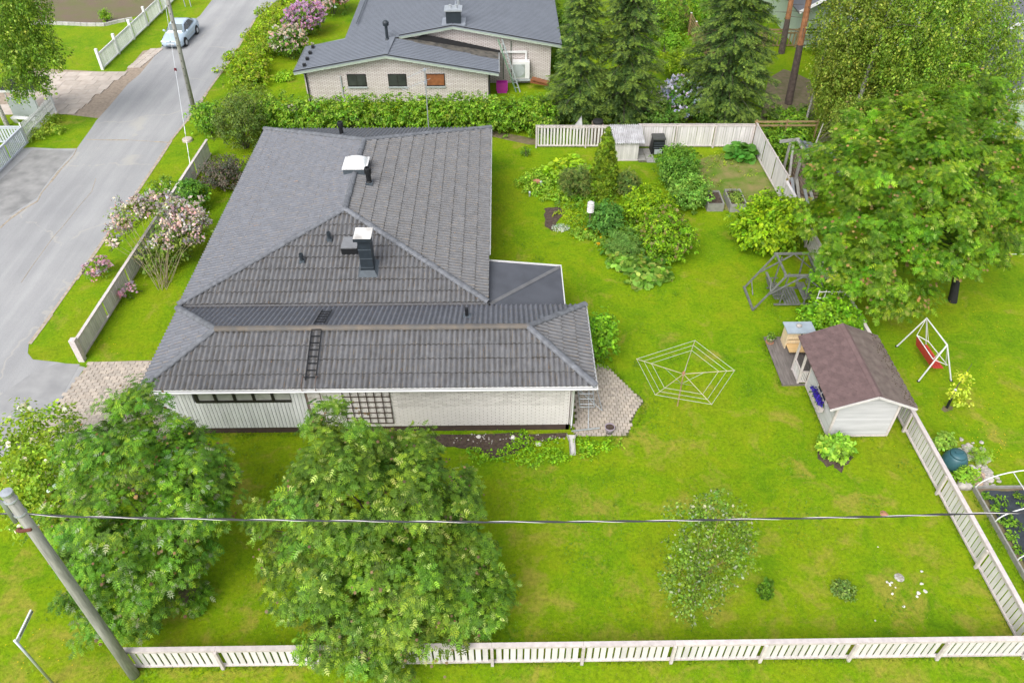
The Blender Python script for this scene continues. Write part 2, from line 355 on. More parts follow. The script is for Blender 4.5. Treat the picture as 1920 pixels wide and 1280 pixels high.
# ---------------------------------------------------------------- foliage
def tpl(kind):
    if kind == 'rowan':      # pinnate leaf, leaflets as narrow quads
        v = []; f = []
        def leaflet(x, y, dx, dy, w, z):
            o = len(v); nx, ny = -dy, dx
            v.extend([(x-nx*w*.62, y-ny*w*.62, z+.01), (x+dx*1.1, y+dy*1.1, z-.04), (x+nx*w*.62+dx*.12, y+ny*w*.62+dy*.12, z+.02)]); f.append((o, o+1, o+2))
        for i, t in enumerate((.22, .48, .74)):
            ln = .38 - .04*abs(i-1); z = -.18*t*t
            for sgn in (1, -1): leaflet(t, 0, ln*.45, sgn*ln*.9, .42, z)
        leaflet(.86, 0, .3, 0, .5, -.15); return np.array(v), f
    if kind == 'broad':      # folded leaf
        return np.array([(0,0,0),(.32,.28,.07),(.72,.23,.04),(1,0,-.08),(.72,-.23,.04),(.32,-.28,.07)]), [(0,3,2,1),(0,5,4,3)]
    if kind == 'small': return np.array([(0,0,0),(.5,.32,.05),(1,0,-.05),(.5,-.32,.05)]), [(0,1,2,3)]
    if kind == 'needle':     # a hanging feathery twig
        v = []; f = []
        for i in range(3):
            t = i*.31; 
            for sgn in (1, -1):
                o = len(v); v.extend([(t, 0, 0), (t+.33, sgn*.28, -.05), (t+.22, sgn*.03, 0)]); f.append((o, o+1, o+2))
        o = len(v); v.extend([(.8, .06, 0), (1.12, 0, -.02), (.8, -.06, 0)]); f.append((o, o+1, o+2))
        return np.array(v), f
    if kind == 'spray':      # flat fan of scales
        v = [(0,0,0)]; f = []
        for a in (-50, -20, 12, 45):
            c, s_ = math.cos(R(a)), math.sin(R(a)); o = len(v)
            v.extend([(c*.6-s_*.12, s_*.6+c*.12, .05), (c, s_, 0), (c*.6+s_*.12, s_*.6-c*.12, .05)]); f.append((0, o, o+1, o+2))
        return np.array(v), f
    if kind == 'panicle':    # cone of florets: three crossed diamonds
        v = []; f = []
        for a in (0, 60, 120):
            c, s_ = math.cos(R(a)), math.sin(R(a)); o = len(v)
            v.extend([(0, 0, 0), (.35, .33*c, .33*s_), (1, 0, 0), (.35, -.33*c, -.33*s_)]); f.append((o, o+1, o+2, o+3))
        for x, r_ in ((.2, .32), (.5, .24)):
            o = len(v); v.extend([(x, r_, 0), (x+.05, 0, r_), (x, -r_, 0), (x+.05, 0, -r_)]); f.append((o, o+1, o+2, o+3))
        return np.array(v), f
    if kind == 'blade': return np.array([(0,-.06,0),(0,.06,0),(1,0,0)]), [(0,1,2)]
    if kind == 'umbel':      # flat-topped cluster
        v = [(0,0,0)]; f = []
        for k in range(6):
            a = k*PI/3; v.append((math.cos(a)*.5, math.sin(a)*.5, .12+.08*(k % 2)))
        v[0] = (0, 0, .3); f = [(0, 1+k, 1+(k+1) % 6) for k in range(6)]
        return np.array(v), f
    if kind == 'round': return np.array([(0,0,0),(.15,.38,.08),(.6,.5,.1),(1,.2,.02),(1,-.2,.02),(.6,-.5,.1),(.15,-.38,.08),(.5,0,-.04)]), [(0,7,2,1),(7,3,2),(7,4,3),(7,5,4),(0,6,5,7)]
TPL = {k: tpl(k) for k in ('rowan','broad','small','needle','spray','panicle','blade','umbel','round')}

def norm(a): return a/np.maximum(np.linalg.norm(a, axis=1, keepdims=True), 1e-6)
def leafmesh(name, P_, N_, D_, S_, C_, kind, m):
    """one mesh of len(P_) leaves: positions, normals, directions, sizes, tints"""
    tv, tf = TPL[kind]; n = len(P_); k = len(tv)
    N_ = norm(N_); D_ = D_ - N_*(D_*N_).sum(1, keepdims=True); D_ = norm(D_); B = np.cross(N_, D_)
    V = P_[:, None, :] + S_[:, None, None]*(tv[None, :, 0:1]*D_[:, None, :] + tv[None, :, 1:2]*B[:, None, :] + tv[None, :, 2:3]*N_[:, None, :])
    me = bpy.data.meshes.new(name); me.vertices.add(n*k); me.vertices.foreach_set('co', V.reshape(-1).astype(np.float32))
    ls = np.concatenate([np.array(f) for f in tf]); sz = np.array([len(f) for f in tf]); L = len(ls)
    me.loops.add(n*L); me.polygons.add(n*len(tf))
    me.loops.foreach_set('vertex_index', (ls[None, :] + (np.arange(n)*k)[:, None]).reshape(-1).astype(np.int32))
    st = np.concatenate([[0], np.cumsum(sz)[:-1]])
    me.polygons.foreach_set('loop_start', (st[None, :] + (np.arange(n)*L)[:, None]).reshape(-1).astype(np.int32))
    me.update(calc_edges=True)
    a = me.color_attributes.new('tint', 'FLOAT_COLOR', 'POINT')
    c = np.ones((n, k, 4), np.float32); c[:, :, :3] = np.clip(C_, .002, .95)[:, None, :]
    a.data.foreach_set('color', c.reshape(-1)); me.materials.append(m); return me

PROT = [.16]
def cloud(lobes, nclump, per, cr, shell=.3, flat=.75, zmin=.12):
    """clumps scattered through ellipsoid lobes [(x,y,z,rx,ry,rz)], biased to the skin"""
    L = np.array(lobes, float); w = (L[:, 3]*L[:, 4]*L[:, 5])**(.72); w /= w.sum()
    idx = rng.choice(len(L), nclump, p=w); d = norm(rng.normal(size=(nclump, 3)))
    r = rng.random(nclump)**shell; r = np.where(rng.random(nclump) < PROT[0], rng.uniform(1., 1.35, nclump), r)
    Cc = L[idx, :3] + d*L[idx, 3:6]*r[:, None]
    ctr = (L[:, :3]*w[:, None]).sum(0)
    ok = Cc[:, 2] > zmin; Cc = Cc[ok]; d = d[ok]
    if len(L) > 1:         # drop most clumps buried deep inside another lobe
        q = np.sqrt((((Cc[:, None, :]-L[None, :, :3])/L[None, :, 3:6])**2).sum(2)).min(1)
        keep = (q > .45) | (rng.random(len(q)) < .35); Cc = Cc[keep]; d = d[keep]
    n = len(Cc); per_ = np.maximum(1, rng.poisson(per, n)); rep = np.repeat(np.arange(n), per_); m_ = len(rep)
    cs = cr*rng.uniform(.6, 1.3, n)
    o = norm(rng.normal(size=(m_, 3)))*(rng.random(m_)**.45)[:, None]*cs[rep][:, None]*np.array([1, 1, flat])
    P_ = Cc[rep] + o; out = norm(.65*d[rep] + .5*o/cr + 1e-4)
    return P_, out, rep, n, Cc

def tints(rep, n, m_, pal, wts=None, clump_var=.16, leaf_var=.16):
    pal = np.array(pal, float); pk = rng.choice(len(pal), m_, p=wts)
    cv = 1 + clump_var*rng.normal(size=n); hv = rng.normal(size=n)*.10
    isg = (pal[:, 1] > pal[:, 2]*1.8)&(pal[:, 1] > pal[:, 0]); pal = np.where(isg[:, None], pal*np.array([1.78, 1.72, 1.02]), pal*1.05)
    c = pal[pk]*cv[rep][:, None]*(1+leaf_var*rng.normal(size=m_))[:, None]; c[:, 0] *= 1+hv[rep]
    return c

def leaves(name, parent, lobes, nclump, per, cr, size, kind, pal, wts=None, droop=.3, up=.75, m=None, shell=.3, flat=.75, svar=.3, zmin=.12, rnd=.55):
    P_, out, rep, n, Cc = cloud(lobes, nclump, per, cr, shell, flat, zmin); m_ = len(P_)
    N_ = out*.55 + np.array([0, 0, up]) + rng.normal(size=(m_, 3))*rnd*.7
    D_ = out + rng.normal(size=(m_, 3))*rnd + np.array([0, 0, -droop])
    S_ = size*(1+svar*rng.normal(size=m_)).clip(.4, 1.8)
    me = leafmesh(name, P_, N_, D_, S_, tints(rep, n, m_, pal, wts), kind, m or M['leaf'])
    return put(name, me, parent), Cc

def rosettes(name, parent, lobes, nspray, nros, sr, nleaf, size, kind, pal, wts=None):
    """crown built of sprays (branch ends), each a flattened group of leaf rosettes"""
    P0, out0, rep0, n0, Cc = cloud(lobes, nspray, nros, sr, .22, .55, .3)
    m0 = len(P0); per_ = np.maximum(3, rng.poisson(nleaf, m0)); r2 = np.repeat(np.arange(m0), per_); m_ = len(r2)
    h = rng.normal(size=(m_, 3)); h[:, 2] *= .35; h = norm(h)
    D_ = h + out0[r2]*.55 + np.array([0, 0, -.35]); N_ = np.array([0, 0, 1.]) + out0[r2]*.7 + rng.normal(size=(m_, 3))*.35
    P_ = P0[r2] + h*.05
    S_ = size*(1+.22*rng.normal(size=m_)).clip(.5, 1.6)
    me = leafmesh(name, P_, N_, D_, S_, tints(rep0[r2], n0, m_, pal, wts, .20, .17), kind, M['leaf'])
    return put(name, me, parent), Cc
def limbs(mb, base, Cc, n, r0, fork, rr=None):
    """branches from a fork height towards crown clumps"""
    rr = rr or random.Random(3); base = Vector(base)
    for i in range(n):
        c = Vector(Cc[rr.randrange(len(Cc))]); t = rr.uniform(.0, 1.); s0 = base + Vector((0, 0, fork*(.6+.9*t)))
        if c.z < s0.z: s0.z = max(base.z+.2, c.z*.7)
        mid = s0.lerp(c, .5) + Vector((rr.uniform(-.2, .2), rr.uniform(-.2, .2), rr.uniform(.0, .4)))
        mb.tube([s0, mid, c], [r0, r0*.55, r0*.15], 5, False)

def pxl(x, y, z, rp, fl=.85, fy=1.):       # lobe from a photo circle whose height above ground is z
    p = at(x, y, z); r_ = rp*mpp(p); return (p.x, p.y, p.z, r_, r_*fy, r_*fl)
def pxY(x, y, Y, rp, fl=1., fy=1.):
    p = atY(x, y, Y); r_ = rp*mpp(p); return (p.x, p.y, p.z, r_, r_*fy, r_*fl)

# ================================================================= GROUND
struct('ground', MB().box(-160, 160, -30, 260, -.5, 0), M['grass'])
rd = [at(x, y) for x, y in ((545,-5),(517,3),(477,37),(433,111),(386,175),(349,228),(319,265),(290,310),(248,373),(195,448),(141,525),(95,590),(54,645),(52,662),(62,674),(108,679))]
poly = [(p.x, p.y) for p in rd] + [(-18.15, 24.3), (-18.35, 21.5), (-19.2, 19.4), (-24, 17.6), (-60, 17), (-60, 40), (-30.0, 40), (-29.95, 44.2)]
lft = [at(x, y) for x, y in ((62,277),(100,279),(144,279),(156,262),(172,240),(181,226),(205,200),(240,158),(262,140),(285,112),(300,92),(312,75),(345,52),(375,30),(402,-5))]
poly += [(p.x, p.y) for p in lft] + [(-26.5, 76), (-26, 95), (-12, 95), (-16.5, 76)]
struct('road', MB().prism(poly, -.05, .012), M['asphalt'])
# gravel shoulder along the verge, and the long sandy crack where the street meets the forecourt
sh = MB()
for a, b in zip(rd[2:-4], rd[3:-3]):
    d = Vector((b.x-a.x, b.y-a.y, 0)).normalized(); nn = Vector((-d.y, d.x, 0))
    w = random.uniform(.08, .2); sh.add([(a.x-nn.x*.06, a.y-nn.y*.06, .017), (b.x-nn.x*.06, b.y-nn.y*.06, .017), (b.x+nn.x*w, b.y+nn.y*w, .017), (a.x+nn.x*w, a.y+nn.y*w, .017)], [(0,1,2,3)])
struct('gravel_shoulder', sh, M['dirt_line'])
cr = MB(); cp = [at(x, y, 0) for x, y in ((144,280),(138,292),(128,303),(112,320),(95,342),(78,362),(70,378),(45,392),(20,410),(0,428))]
for a, b in zip(cp, cp[1:]): cr.bar((a.x, a.y, .0125), (b.x, b.y, .0125), random.uniform(.05, .16), .012)
cp = [at(x, y, 0) for x, y in ((163,262),(200,263),(240,263),(290,266),(318,268))]
for a, b in zip(cp, cp[1:]): cr.bar((a.x, a.y, .0125), (b.x, b.y, .0125), random.uniform(.04, .12), .01)
cp = [at(x, y, 0) for x, y in ((180,335),(172,360),(150,385),(118,425),(100,445),(60,500),(40,530))]
for a, b in zip(cp, cp[1:]): cr.bar((a.x, a.y, .0125), (b.x, b.y, .0125), .03, .01)
struct('road_cracks', cr, M['dirt_line'])
# dark patched forecourt
fp = [at(x, y) for x, y in ((0,338),(62,281),(140,283),(120,305),(90,340),(68,372),(0,415))]
M['asphalt_dark'] = mat('patched_asphalt', (.20, .20, .20), .9, .15, 1.2, col2=(.33, .325, .32), detail=9)
struct('forecourt', MB().prism([(p.x, p.y) for p in fp], 0, .0165), M['asphalt_dark'])
fp = [at(x, y) for x, y in ((108,681),(150,683),(100,772),(0,850),(-60,850),(0,742),(60,700))]
struct('driveway_apron', MB().prism([(p.x, p.y) for p in fp], 0, .0165), mat('driveway_asphalt', (.24, .24, .245), .9, .1, 1.5, col2=(.31, .31, .31), detail=9))
# neighbour's slab drive and sandy edge
fp = [at(x, y) for x, y in ((60,128),(232,137),(255,112),(268,96),(300,90),(330,97),(300,135),(260,165),(235,185),(212,212),(185,222),(126,215),(104,210),(88,205),(20,215),(-60,215))]
o = struct('slab_drive', MB().prism([(p.x, p.y) for p in fp], -.05, .008), M['sand'])
sm = {}
A = at(234, 137); y = 55.9; row = 0
while y > 49.5:
    h = .78; x0 = -33.9 - .9*(row % 2)*.5
    xr = -27.6 - .30*(55.9-y)*.55
    while x0 < xr-.4:
        w = 1.18 if row % 3 else .95
        x1 = min(x0+w, xr)
        put('paving_slab', MB().box(x0+.012, x1-.012, y-h+.014, y-.014, .02, .045+random.uniform(0, .008)).mesh('paving_slab', M['slab']), o)
        x0 += w
    y -= h; row += 1
for k in range(9):        # narrower strip of small slabs beside the parked car
    for j in range(2):
        yb = 56.6+k*.42; xb = -27.9+j*.5+.06*k
        put('paving_slab', MB().box(xb, xb+.47, yb, yb+.39, .02, .047).mesh('paving_slab', M['slab']), o)

# brick-paved drive and patio: single stones up to 300 each
def paving(name, inside, x0, x1, y0, y1, L, W, keyf, label=None):
    base = struct(name, None or MB().prism(inside, -.03, .012), M['sand'] if name == 'driveway' else M['joint'])
    P2 = [Vector(p) for p in inside]
    def inp(x, y):
        c = False; j = len(P2)-1
        for i in range(len(P2)):
            if (P2[i].y > y) != (P2[j].y > y) and x < (P2[j].x-P2[i].x)*(y-P2[i].y)/(P2[j].y-P2[i].y)+P2[i].x: c = not c
            j = i
        return c
    cells = []; y = y0; r_ = 0
    while y < y1:
        x = x0 - (L/2 if r_ % 2 else 0)
        while x < x1:
            if inp(x+L/2, y+W/2): cells.append((x, y))
            x += L
        y += W; r_ += 1
    cells.sort(key=keyf); g = .007
    mm = [MB().add([(g,g,0),(L-g,g,0),(L-g,W-g,0),(g,W-g,0),(g+.006,g+.006,.03),(L-g-.006,g+.006,.03),(L-g-.006,W-g-.006,.03),(g+.006,W-g-.006,.03)],
                   [(4,5,6,7),(0,1,5,4),(1,2,6,5),(2,3,7,6),(3,0,4,7)]).mesh('paving_stone', k) for k in (M['paver'], M['paver_b'])]
    rest = MB()
    for i, (x, y) in enumerate(cells):
        T = Matrix.Translation((x, y, .008+random.uniform(-.003, .004))) @ Matrix.Rotation(R(random.uniform(-1.2, 1.2)), 4, 'Z')
        if i < 300: put('paving_stone', mm[random.random() < .4], base, T)
        else: rest.box(x+g, x+L-g, y+g, y+W-g, .008, .036)
    if rest.v: part('paving_stones', rest, M['paver'], base, stuff=True)
    return base
dp = [at(x, y) for x, y in ((168,681),(300,677),(330,700),(150,800),(60,800),(100,772))]
paving('driveway', [(-18.05, 24.62), (-13.0, 24.75), (-13.0, 19.8), (-19.1, 19.8), (-18.45, 21.7)], -19.2, -12.9, 19.8, 24.7, .30, .185, lambda c: -c[1])
pat = [at(x, y) for x, y in ((1077,818),(1178,817),(1185,790),(1195,768),(1207,756),(1200,742),(1188,736),(1160,712),(1143,690),(1125,684),(1078,700))]
paving('patio', [(p.x, p.y) for p in pat], 2.5, 6.2, 19.9, 24.6, .20, .165, lambda c: -c[0]*.01+c[1])
# bare soil beds
def blob(name, pts, m, z=.02):
    ps = [at(x, y) for x, y in pts]; cx = sum(p.x for p in ps)/len(ps); cy = sum(p.y for p in ps)/len(ps); out = []
    for a, b in zip(ps, ps[1:]+ps[:1]):
        for t in (0, .33, .66):
            q = a.lerp(b, t); out.append((q.x+random.uniform(-.08, .08), q.y+random.uniform(-.08, .08)))
    return struct(name, MB().prism(out, -.02, z), m)
blob('soil_bed', ((800,815),(965,812),(1062,812),(1060,822),(1000,828),(965,852),(925,858),(890,846),(850,836),(800,832)), M['soil'])
blob('vegetable_patch', ((1330,292),(1400,284),(1428,300),(1478,390),(1440,372),(1375,398),(1322,388),(1300,345),(1312,300)), M['soil_weedy'])
blob('soil_bed', ((1530,852),(1545,838),(1600,850),(1592,868),(1575,884),(1562,872),(1545,874)), M['soil'])
blob('soil_bed', ((1022,392),(1045,388),(1060,395),(1050,410),(1034,432),(1024,424),(1020,404)), M['soil'])
blob('forest_floor', ((1425,225),(1440,150),(1470,130),(1520,150),(1530,190),(1525,228)), M['soil_lawn'])
blob('soil_bed', ((75,45),(60,0),(75,-25),(300,-25),(285,8),(262,30),(200,44),(130,43)), mat('bare_ground', (.13,.135,.05), .95, .3, .7, col2=(.16,.115,.085), detail=8, bump=1.))
blob('soil_bed', ((850,238),(990,272),(1005,270),(1005,262),(900,240)), M['soil_lawn'])
blob('soil_bed', ((300,1095),(370,1090),(385,1120),(352,1140),(310,1128)), M['soil_lawn'])
blob('soil_bed', ((1768,762),(1784,762),(1785,770),(1768,771)), M['soil_lawn'])
0 and blob('shaded_border', ((1085,430),(1160,495),(1215,530),(1245,525),(1285,460),(1280,400),(1250,370),(1190,385),(1080,375),(1000,340),(990,360),(1050,385),(1080,400)), M['soil'], .015)

# ================================================================= MAIN HOUSE
HOUSE = thing('house', 'white brick bungalow with dark corrugated hipped roof and front wing', 'house', (-6, 28, 0))
LAM = .204; SW, SL = LAM*5, .66; COURSE = .60
def sheet_bm():
    n = 30; v = []; f = []; W_ = SW-.016
    for i in range(n+1):
        x = SW*i/n; h = .036*math.cos(2*PI*x/LAM)
        v += [(x, 0, h+.052), (x, SL, h+.004), (x, 0, h+.026)]
    for i in range(n):
        a = i*3; f.append((a, a+3, a+4, a+1)); f.append((a+2, a+5, a+3, a))
    return v, f
SHV, SHF = sheet_bm()
def raw(v, f, name, m, smooth=True):
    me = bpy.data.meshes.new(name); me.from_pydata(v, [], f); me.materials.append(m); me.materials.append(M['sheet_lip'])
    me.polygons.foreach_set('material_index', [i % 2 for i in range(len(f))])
    uv = me.uv_layers.new(name='sheet')
    for lp in me.loops: uv.data[lp.index].uv = v[lp.vertex_index][:2]
    return me
M['sheet_lip'] = mat('dirt_shadow_sheet_edge', (.028, .024, .02), .9, .3, 8)  # dirt plus the shadow under each course, painted into the lip colour
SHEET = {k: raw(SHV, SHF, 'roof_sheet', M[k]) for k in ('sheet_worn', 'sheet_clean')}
for i_, v_ in enumerate(SHEET['sheet_clean'].vertices):      # the street-side sheets lie flatter
    if i_ % 3 == 0: v_.co.z -= .026
    if i_ % 3 == 2: v_.co.z -= .010
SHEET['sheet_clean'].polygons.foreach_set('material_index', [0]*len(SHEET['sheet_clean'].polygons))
SHEETS = []                # (priority, mesh, matrix)
def roof_plane(E0, E1, apex_pt, clips, mk, prio, off=.0):
    """E0->E1 is the eave (left to right seen from below), apex_pt any point of the ridge; clips: (point, inward normal) vertical planes"""
    E0 = Vector(E0); E1 = Vector(E1); e = (E1-E0).normalized(); q = Vector(apex_pt)-E0; v = (q-e*q.dot(e)); Lg = v.length; v.normalize(); nn = e.cross(v)
    ncol = int(math.ceil((E1-E0).length/SW)); nrow = int(math.ceil(Lg/COURSE))
    for r_ in range(nrow):
        for c in range(ncol):
            og = E0 + e*(c*SW) + v*(r_*COURSE)
            mt = Matrix((( e.x, v.x, nn.x, og.x), (e.y, v.y, nn.y, og.y), (e.z, v.z, nn.z, og.z), (0,0,0,1)))
            cor = [mt @ Vector(p) for p in ((0,0,0),(SW,0,0),(SW,SL,0),(0,SL,0))]
            cut = []; outp = False
            for pt, no in clips:
                s = [(k-Vector(pt)).dot(Vector(no)) for k in cor]
                if max(s) <= .02: outp = True; break
                if min(s) < -.001: cut.append((pt, no))
            if outp: continue
            if not cut: me = SHEET[mk]
            else:
                bm = bmesh.new(); bm.from_mesh(SHEET[mk]); mi = mt.inverted()
                for pt, no in cut:
                    p2 = mi @ Vector(pt); n2 = (mi.to_3x3() @ Vector(no)).normalized()
                    bmesh.ops.bisect_plane(bm, geom=bm.verts[:]+bm.edges[:]+bm.faces[:], plane_co=p2, plane_no=n2, clear_inner=True)
                if len(bm.faces) < 4: bm.free(); continue
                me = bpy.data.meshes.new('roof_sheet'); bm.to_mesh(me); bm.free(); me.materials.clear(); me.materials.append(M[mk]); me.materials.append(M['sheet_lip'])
            SHEETS.append((prio + random.random()*.5, me, mt))
def vplane(a, b, side):      # vertical plane through a,b keeping the side where point 'side' is
    a = Vector(a); b = Vector(b); d = b-a; n_ = Vector((-d.y, d.x, 0)).normalized()
    if (Vector(side)-a).dot(n_) < 0: n_ = -n_
    return (a, n_)
ZE = 2.90
XL, XR, YF, YB = -13.5, -.65, 24.92, 40.75
RF, RB = Vector((-7.10, 29.8, 4.4)), Vector((-7.10, 36.4, 4.4))
FL, FR, BL, BR = Vector((XL, YF, ZE)), Vector((XR, YF, ZE)), Vector((XL, YB, ZE)), Vector((XR, YB, ZE))
cen = {'L': (-12, 33, 0), 'R': (-2, 33, 0), 'F': (-7, 26, 0), 'B': (-7, 40, 0)}
roof_plane(BL, FL, RF, [vplane(FL, RF, cen['L']), vplane(BL, RB, cen['L']), vplane(RF, RB, cen['L'])], 'sheet_clean', 3)
roof_plane(FR, BR, RF, [vplane(FR, RF, cen['R']), vplane(BR, RB, cen['R']), vplane(RF, RB, cen['R'])], 'sheet_worn', 2)
roof_plane(FL, FR, RF, [vplane(FL, RF, cen['F']), vplane(FR, RF, cen['F'])], 'sheet_worn', 0)
roof_plane(BR, BL, RB, [vplane(BR, RB, cen['B']), vplane(BL, RB, cen['B'])], 'sheet_clean', 9)
# wing
WZ = 2.82; WX0, WX1, WY0, WY1 = XL, 3.38, 20.03, 24.82; WR0, WR1 = Vector((-11.08, 22.42, 3.70)), Vector((.91, 22.42, 3.70))
a_, b_, c_, d_ = Vector((WX0, WY0, WZ)), Vector((WX1, WY0, WZ)), Vector((WX1, WY1, WZ)), Vector((WX0, WY1, WZ))
roof_plane(a_, b_, WR0, [vplane(a_, WR0, (-6, 21, 0)), vplane(b_, WR1, (-6, 21, 0)), vplane(WR0, WR1, (-6, 21, 0))], 'sheet_worn', 0)
roof_plane(c_, d_, WR0, [vplane(d_, WR0, (-6, 24, 0)), vplane(c_, WR1, (-6, 24, 0)), vplane(WR0, WR1, (-6, 24, 0))], 'sheet_clean', 1)
roof_plane(d_, a_, WR0, [vplane(a_, WR0, (-13, 22.5, 0)), vplane(d_, WR0, (-13, 22.5, 0))], 'sheet_clean', 1)
roof_plane(b_, c_, WR1, [vplane(b_, WR1, (3, 22.5, 0)), vplane(c_, WR1, (3, 22.5, 0))], 'sheet_worn', 1)
SHEETS.sort(key=lambda s: s[0])
rest = bmesh.new()
for i, (pr, me, mt) in enumerate(SHEETS):
    if i < 300: put('roof_sheet', me, HOUSE, mt)
restm = {}
for mk in ('sheet_worn', 'sheet_clean'):
    bm = bmesh.new()
    # the remaining sheets keep their wave coordinate through their own instances joined per material
    k = 0
    for pr, me, mt in SHEETS[300:]:
        if me.materials[0] is M[mk]:
            nv = len(bm.verts); bm.from_mesh(me); bm.verts.ensure_lookup_table()
            for v in bm.verts[nv:]: v.co = mt @ v.co
            k += 1
    if k:
        me2 = bpy.data.meshes.new('roof_sheets'); bm.to_mesh(me2); me2.materials.clear()
        mm = M[mk]
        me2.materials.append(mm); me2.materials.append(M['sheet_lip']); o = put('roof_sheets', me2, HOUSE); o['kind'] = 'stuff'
    bm.free()
# boarding under the sheets
ud = MB()
for q in ((FL, FR, RF), (FR, BR, RB, RF), (BR, BL, RB), (BL, FL, RF, RB)):
    ud.slab([Vector(p)+Vector((0, 0, -.035)) for p in q], .1)
for q in ((a_, b_, WR1, WR0), (c_, d_, WR0, WR1), (d_, a_, WR0), (b_, c_, WR1)):
    ud.slab([Vector(p)+Vector((0, 0, -.035)) for p in q], .1)
part('roof_deck', ud, M['gap'], HOUSE)
# ridge caps
def ridge_caps(a, b, r_=.115, L=.95, m=None):
    a = Vector(a); b = Vector(b); d = (b-a); n_ = max(1, round(d.length/L)); st = d/n_; d.normalize()
    x = d.cross(Vector((0,0,1))).normalized(); z = x.cross(d).normalized()
    if z.z < 0: z = -z
    for i in range(n_):
        p0 = a+st*i; p1 = a+st*(i+1)+d*.05; mb = MB(); vs = []; K = 7
        for p, rr in ((p0, r_*1.14), (p1, r_)):
            for k in range(K):
                t = PI*k/(K-1); vs.append(p + x*math.cos(t)*rr*1.12 + z*(math.sin(t)*rr*.85+.03))
        for p, rr in ((p0, r_*1.14-.015), (p1, r_-.015)):
            for k in range(K):
                t = PI*k/(K-1); vs.append(p + x*math.cos(t)*rr*1.12 + z*(math.sin(t)*rr*.85+.025))
        fs = [(k, k+1, K+k+1, K+k) for k in range(K-1)] + [(2*K+k, 3*K+k, 3*K+k+1, 2*K+k+1) for k in range(K-1)] + [(k, 2*K+k, 2*K+k+1, k+1) for k in range(K-1)] + [(K+k, K+k+1, 3*K+k+1, 3*K+k) for k in range(K-1)]
        mb.add(vs, fs); part('ridge_tile', mb, m or M['ridge'], HOUSE, smooth=False)
M['ridge_rust'] = mat('lichened_ridge_cap', (.10, .095, .09), .7, .2, 3, col2=(.15, .125, .10), bump=.2)
for a, b in ((FL, RF), (FR, RF), (BL, RB), (BR, RB)): ridge_caps(a, b)
ridge_caps(RF, Vector((-7.12, 33.0, 4.4))); ridge_caps(Vector((-7.12, 34.1, 4.4)), RB)
for a, b in ((a_, WR0), (b_, WR1), (c_, WR1), (d_, WR0)): ridge_caps(a, b, L=1.15)
ridge_caps(WR0, WR1, L=1.2, m=M['ridge_rust'])
# walls
WFY = 20.38
core = MB().box(-13.2, 2.55, WFY+.1, 24.6, .3, 2.68).box(-13.2, -1.0, 24.6, 40.4, .3, 2.72)
part('wall_core', core, M['mortar'], HOUSE)
part('plinth', MB().box(-13.22, 2.53, WFY+.06, WFY+.2, 0, .34).box(2.4, 2.535, WFY+.06, 24.6, 0, .34).box(-1.1, -.98, 24.6, 40.4, 0, .34).box(-13.22, -13.1, WFY+.2, 40.4, 0, .34), M['plinth'], HOUSE)
soff = MB().box(WX0+.05, WX1-.03, WY0+.05, WFY+.12, 2.68, 2.71).box(2.5, WX1-.03, WFY+.13, 24.7, 2.68, 2.71).box(-1.05, XR-.03, 25.1, 40.6, 2.72, 2.75).box(XL+.05, -13.1, 20.55, 40.6, 2.68, 2.71)
part('soffit', soff, M['white'], HOUSE)
def brick_wall(parent, x0, x1, z0, z1, ypl, L, H, holes=(), cap=300, axis='x', key=None, mats=('brick', 'brick_b'), sgn=-1):
    g = .0075; cells = []; r_ = 0; z = z0
    while z+H <= z1+.001:
        x = x0 - (L/2 if r_ % 2 else 0)
        while x < x1-.02:
            a, b = max(x, x0), min(x+L, x1)
            if b-a > .05 and not any(a < h[1] and b > h[0] and z < h[3] and z+H > h[2] for h in holes): cells.append((a, b, z))
            x += L
        z += H; r_ += 1
    cells.sort(key=key or (lambda c: (c[1]-c[0] < L-.01, -c[2])))
    full = {}
    for k in mats:
        full[k] = MB().box(0, L-2*g, -.022, .03, 0, H-2*g).mesh('brick', M[k])
    rest = MB()
    for i, (a, b, z) in enumerate(cells):
        dy = random.uniform(-.003, .003)
        if axis == 'x': T = Matrix.Translation((a+g, ypl+dy, z+g))
        else: T = Matrix.Translation((ypl+dy, a+g, z+g)) @ Matrix.Rotation(PI/2, 4, 'Z')
        if i < cap and b-a > L-.01: put('brick', full[random.choice(mats)], parent, T)
        elif axis == 'x': rest.box(a+g, b-g, ypl-.022+dy, ypl+.03, z+g, z+H-g)
        else: rest.box(ypl-.03, ypl+.022+dy, a+g, b-g, z+g, z+H-g)
    if rest.v: part('bricks', rest, M[mats[0]], parent, stuff=True)
trl = (-6.15, -4.35)
FW = put('brick_wall', MB().box(-7.55, 2.5, WFY+.04, WFY+.12, .34, 2.67).mesh('brick_wall', M['mortar']), HOUSE)
brick_wall(FW, -7.5, 2.5, .36, 2.66, WFY+.03, .31, .0845, key=lambda c: (c[1]-c[0] < .3, -(c[0] > -4.3), -c[2], c[0]))
SWm = MB(); z = .36; r_ = 0
while z < 2.58:
    y = WFY - (.155 if r_ % 2 else 0)
    while y < 24.6:
        SWm.box(2.53, 2.56, max(y, WFY)+.006, min(y+.31, 24.6)-.006, z+.006, z+.0785); y += .31
    z += .0845; r_ += 1
part('bricks', SWm, M['brick'], HOUSE, stuff=True)
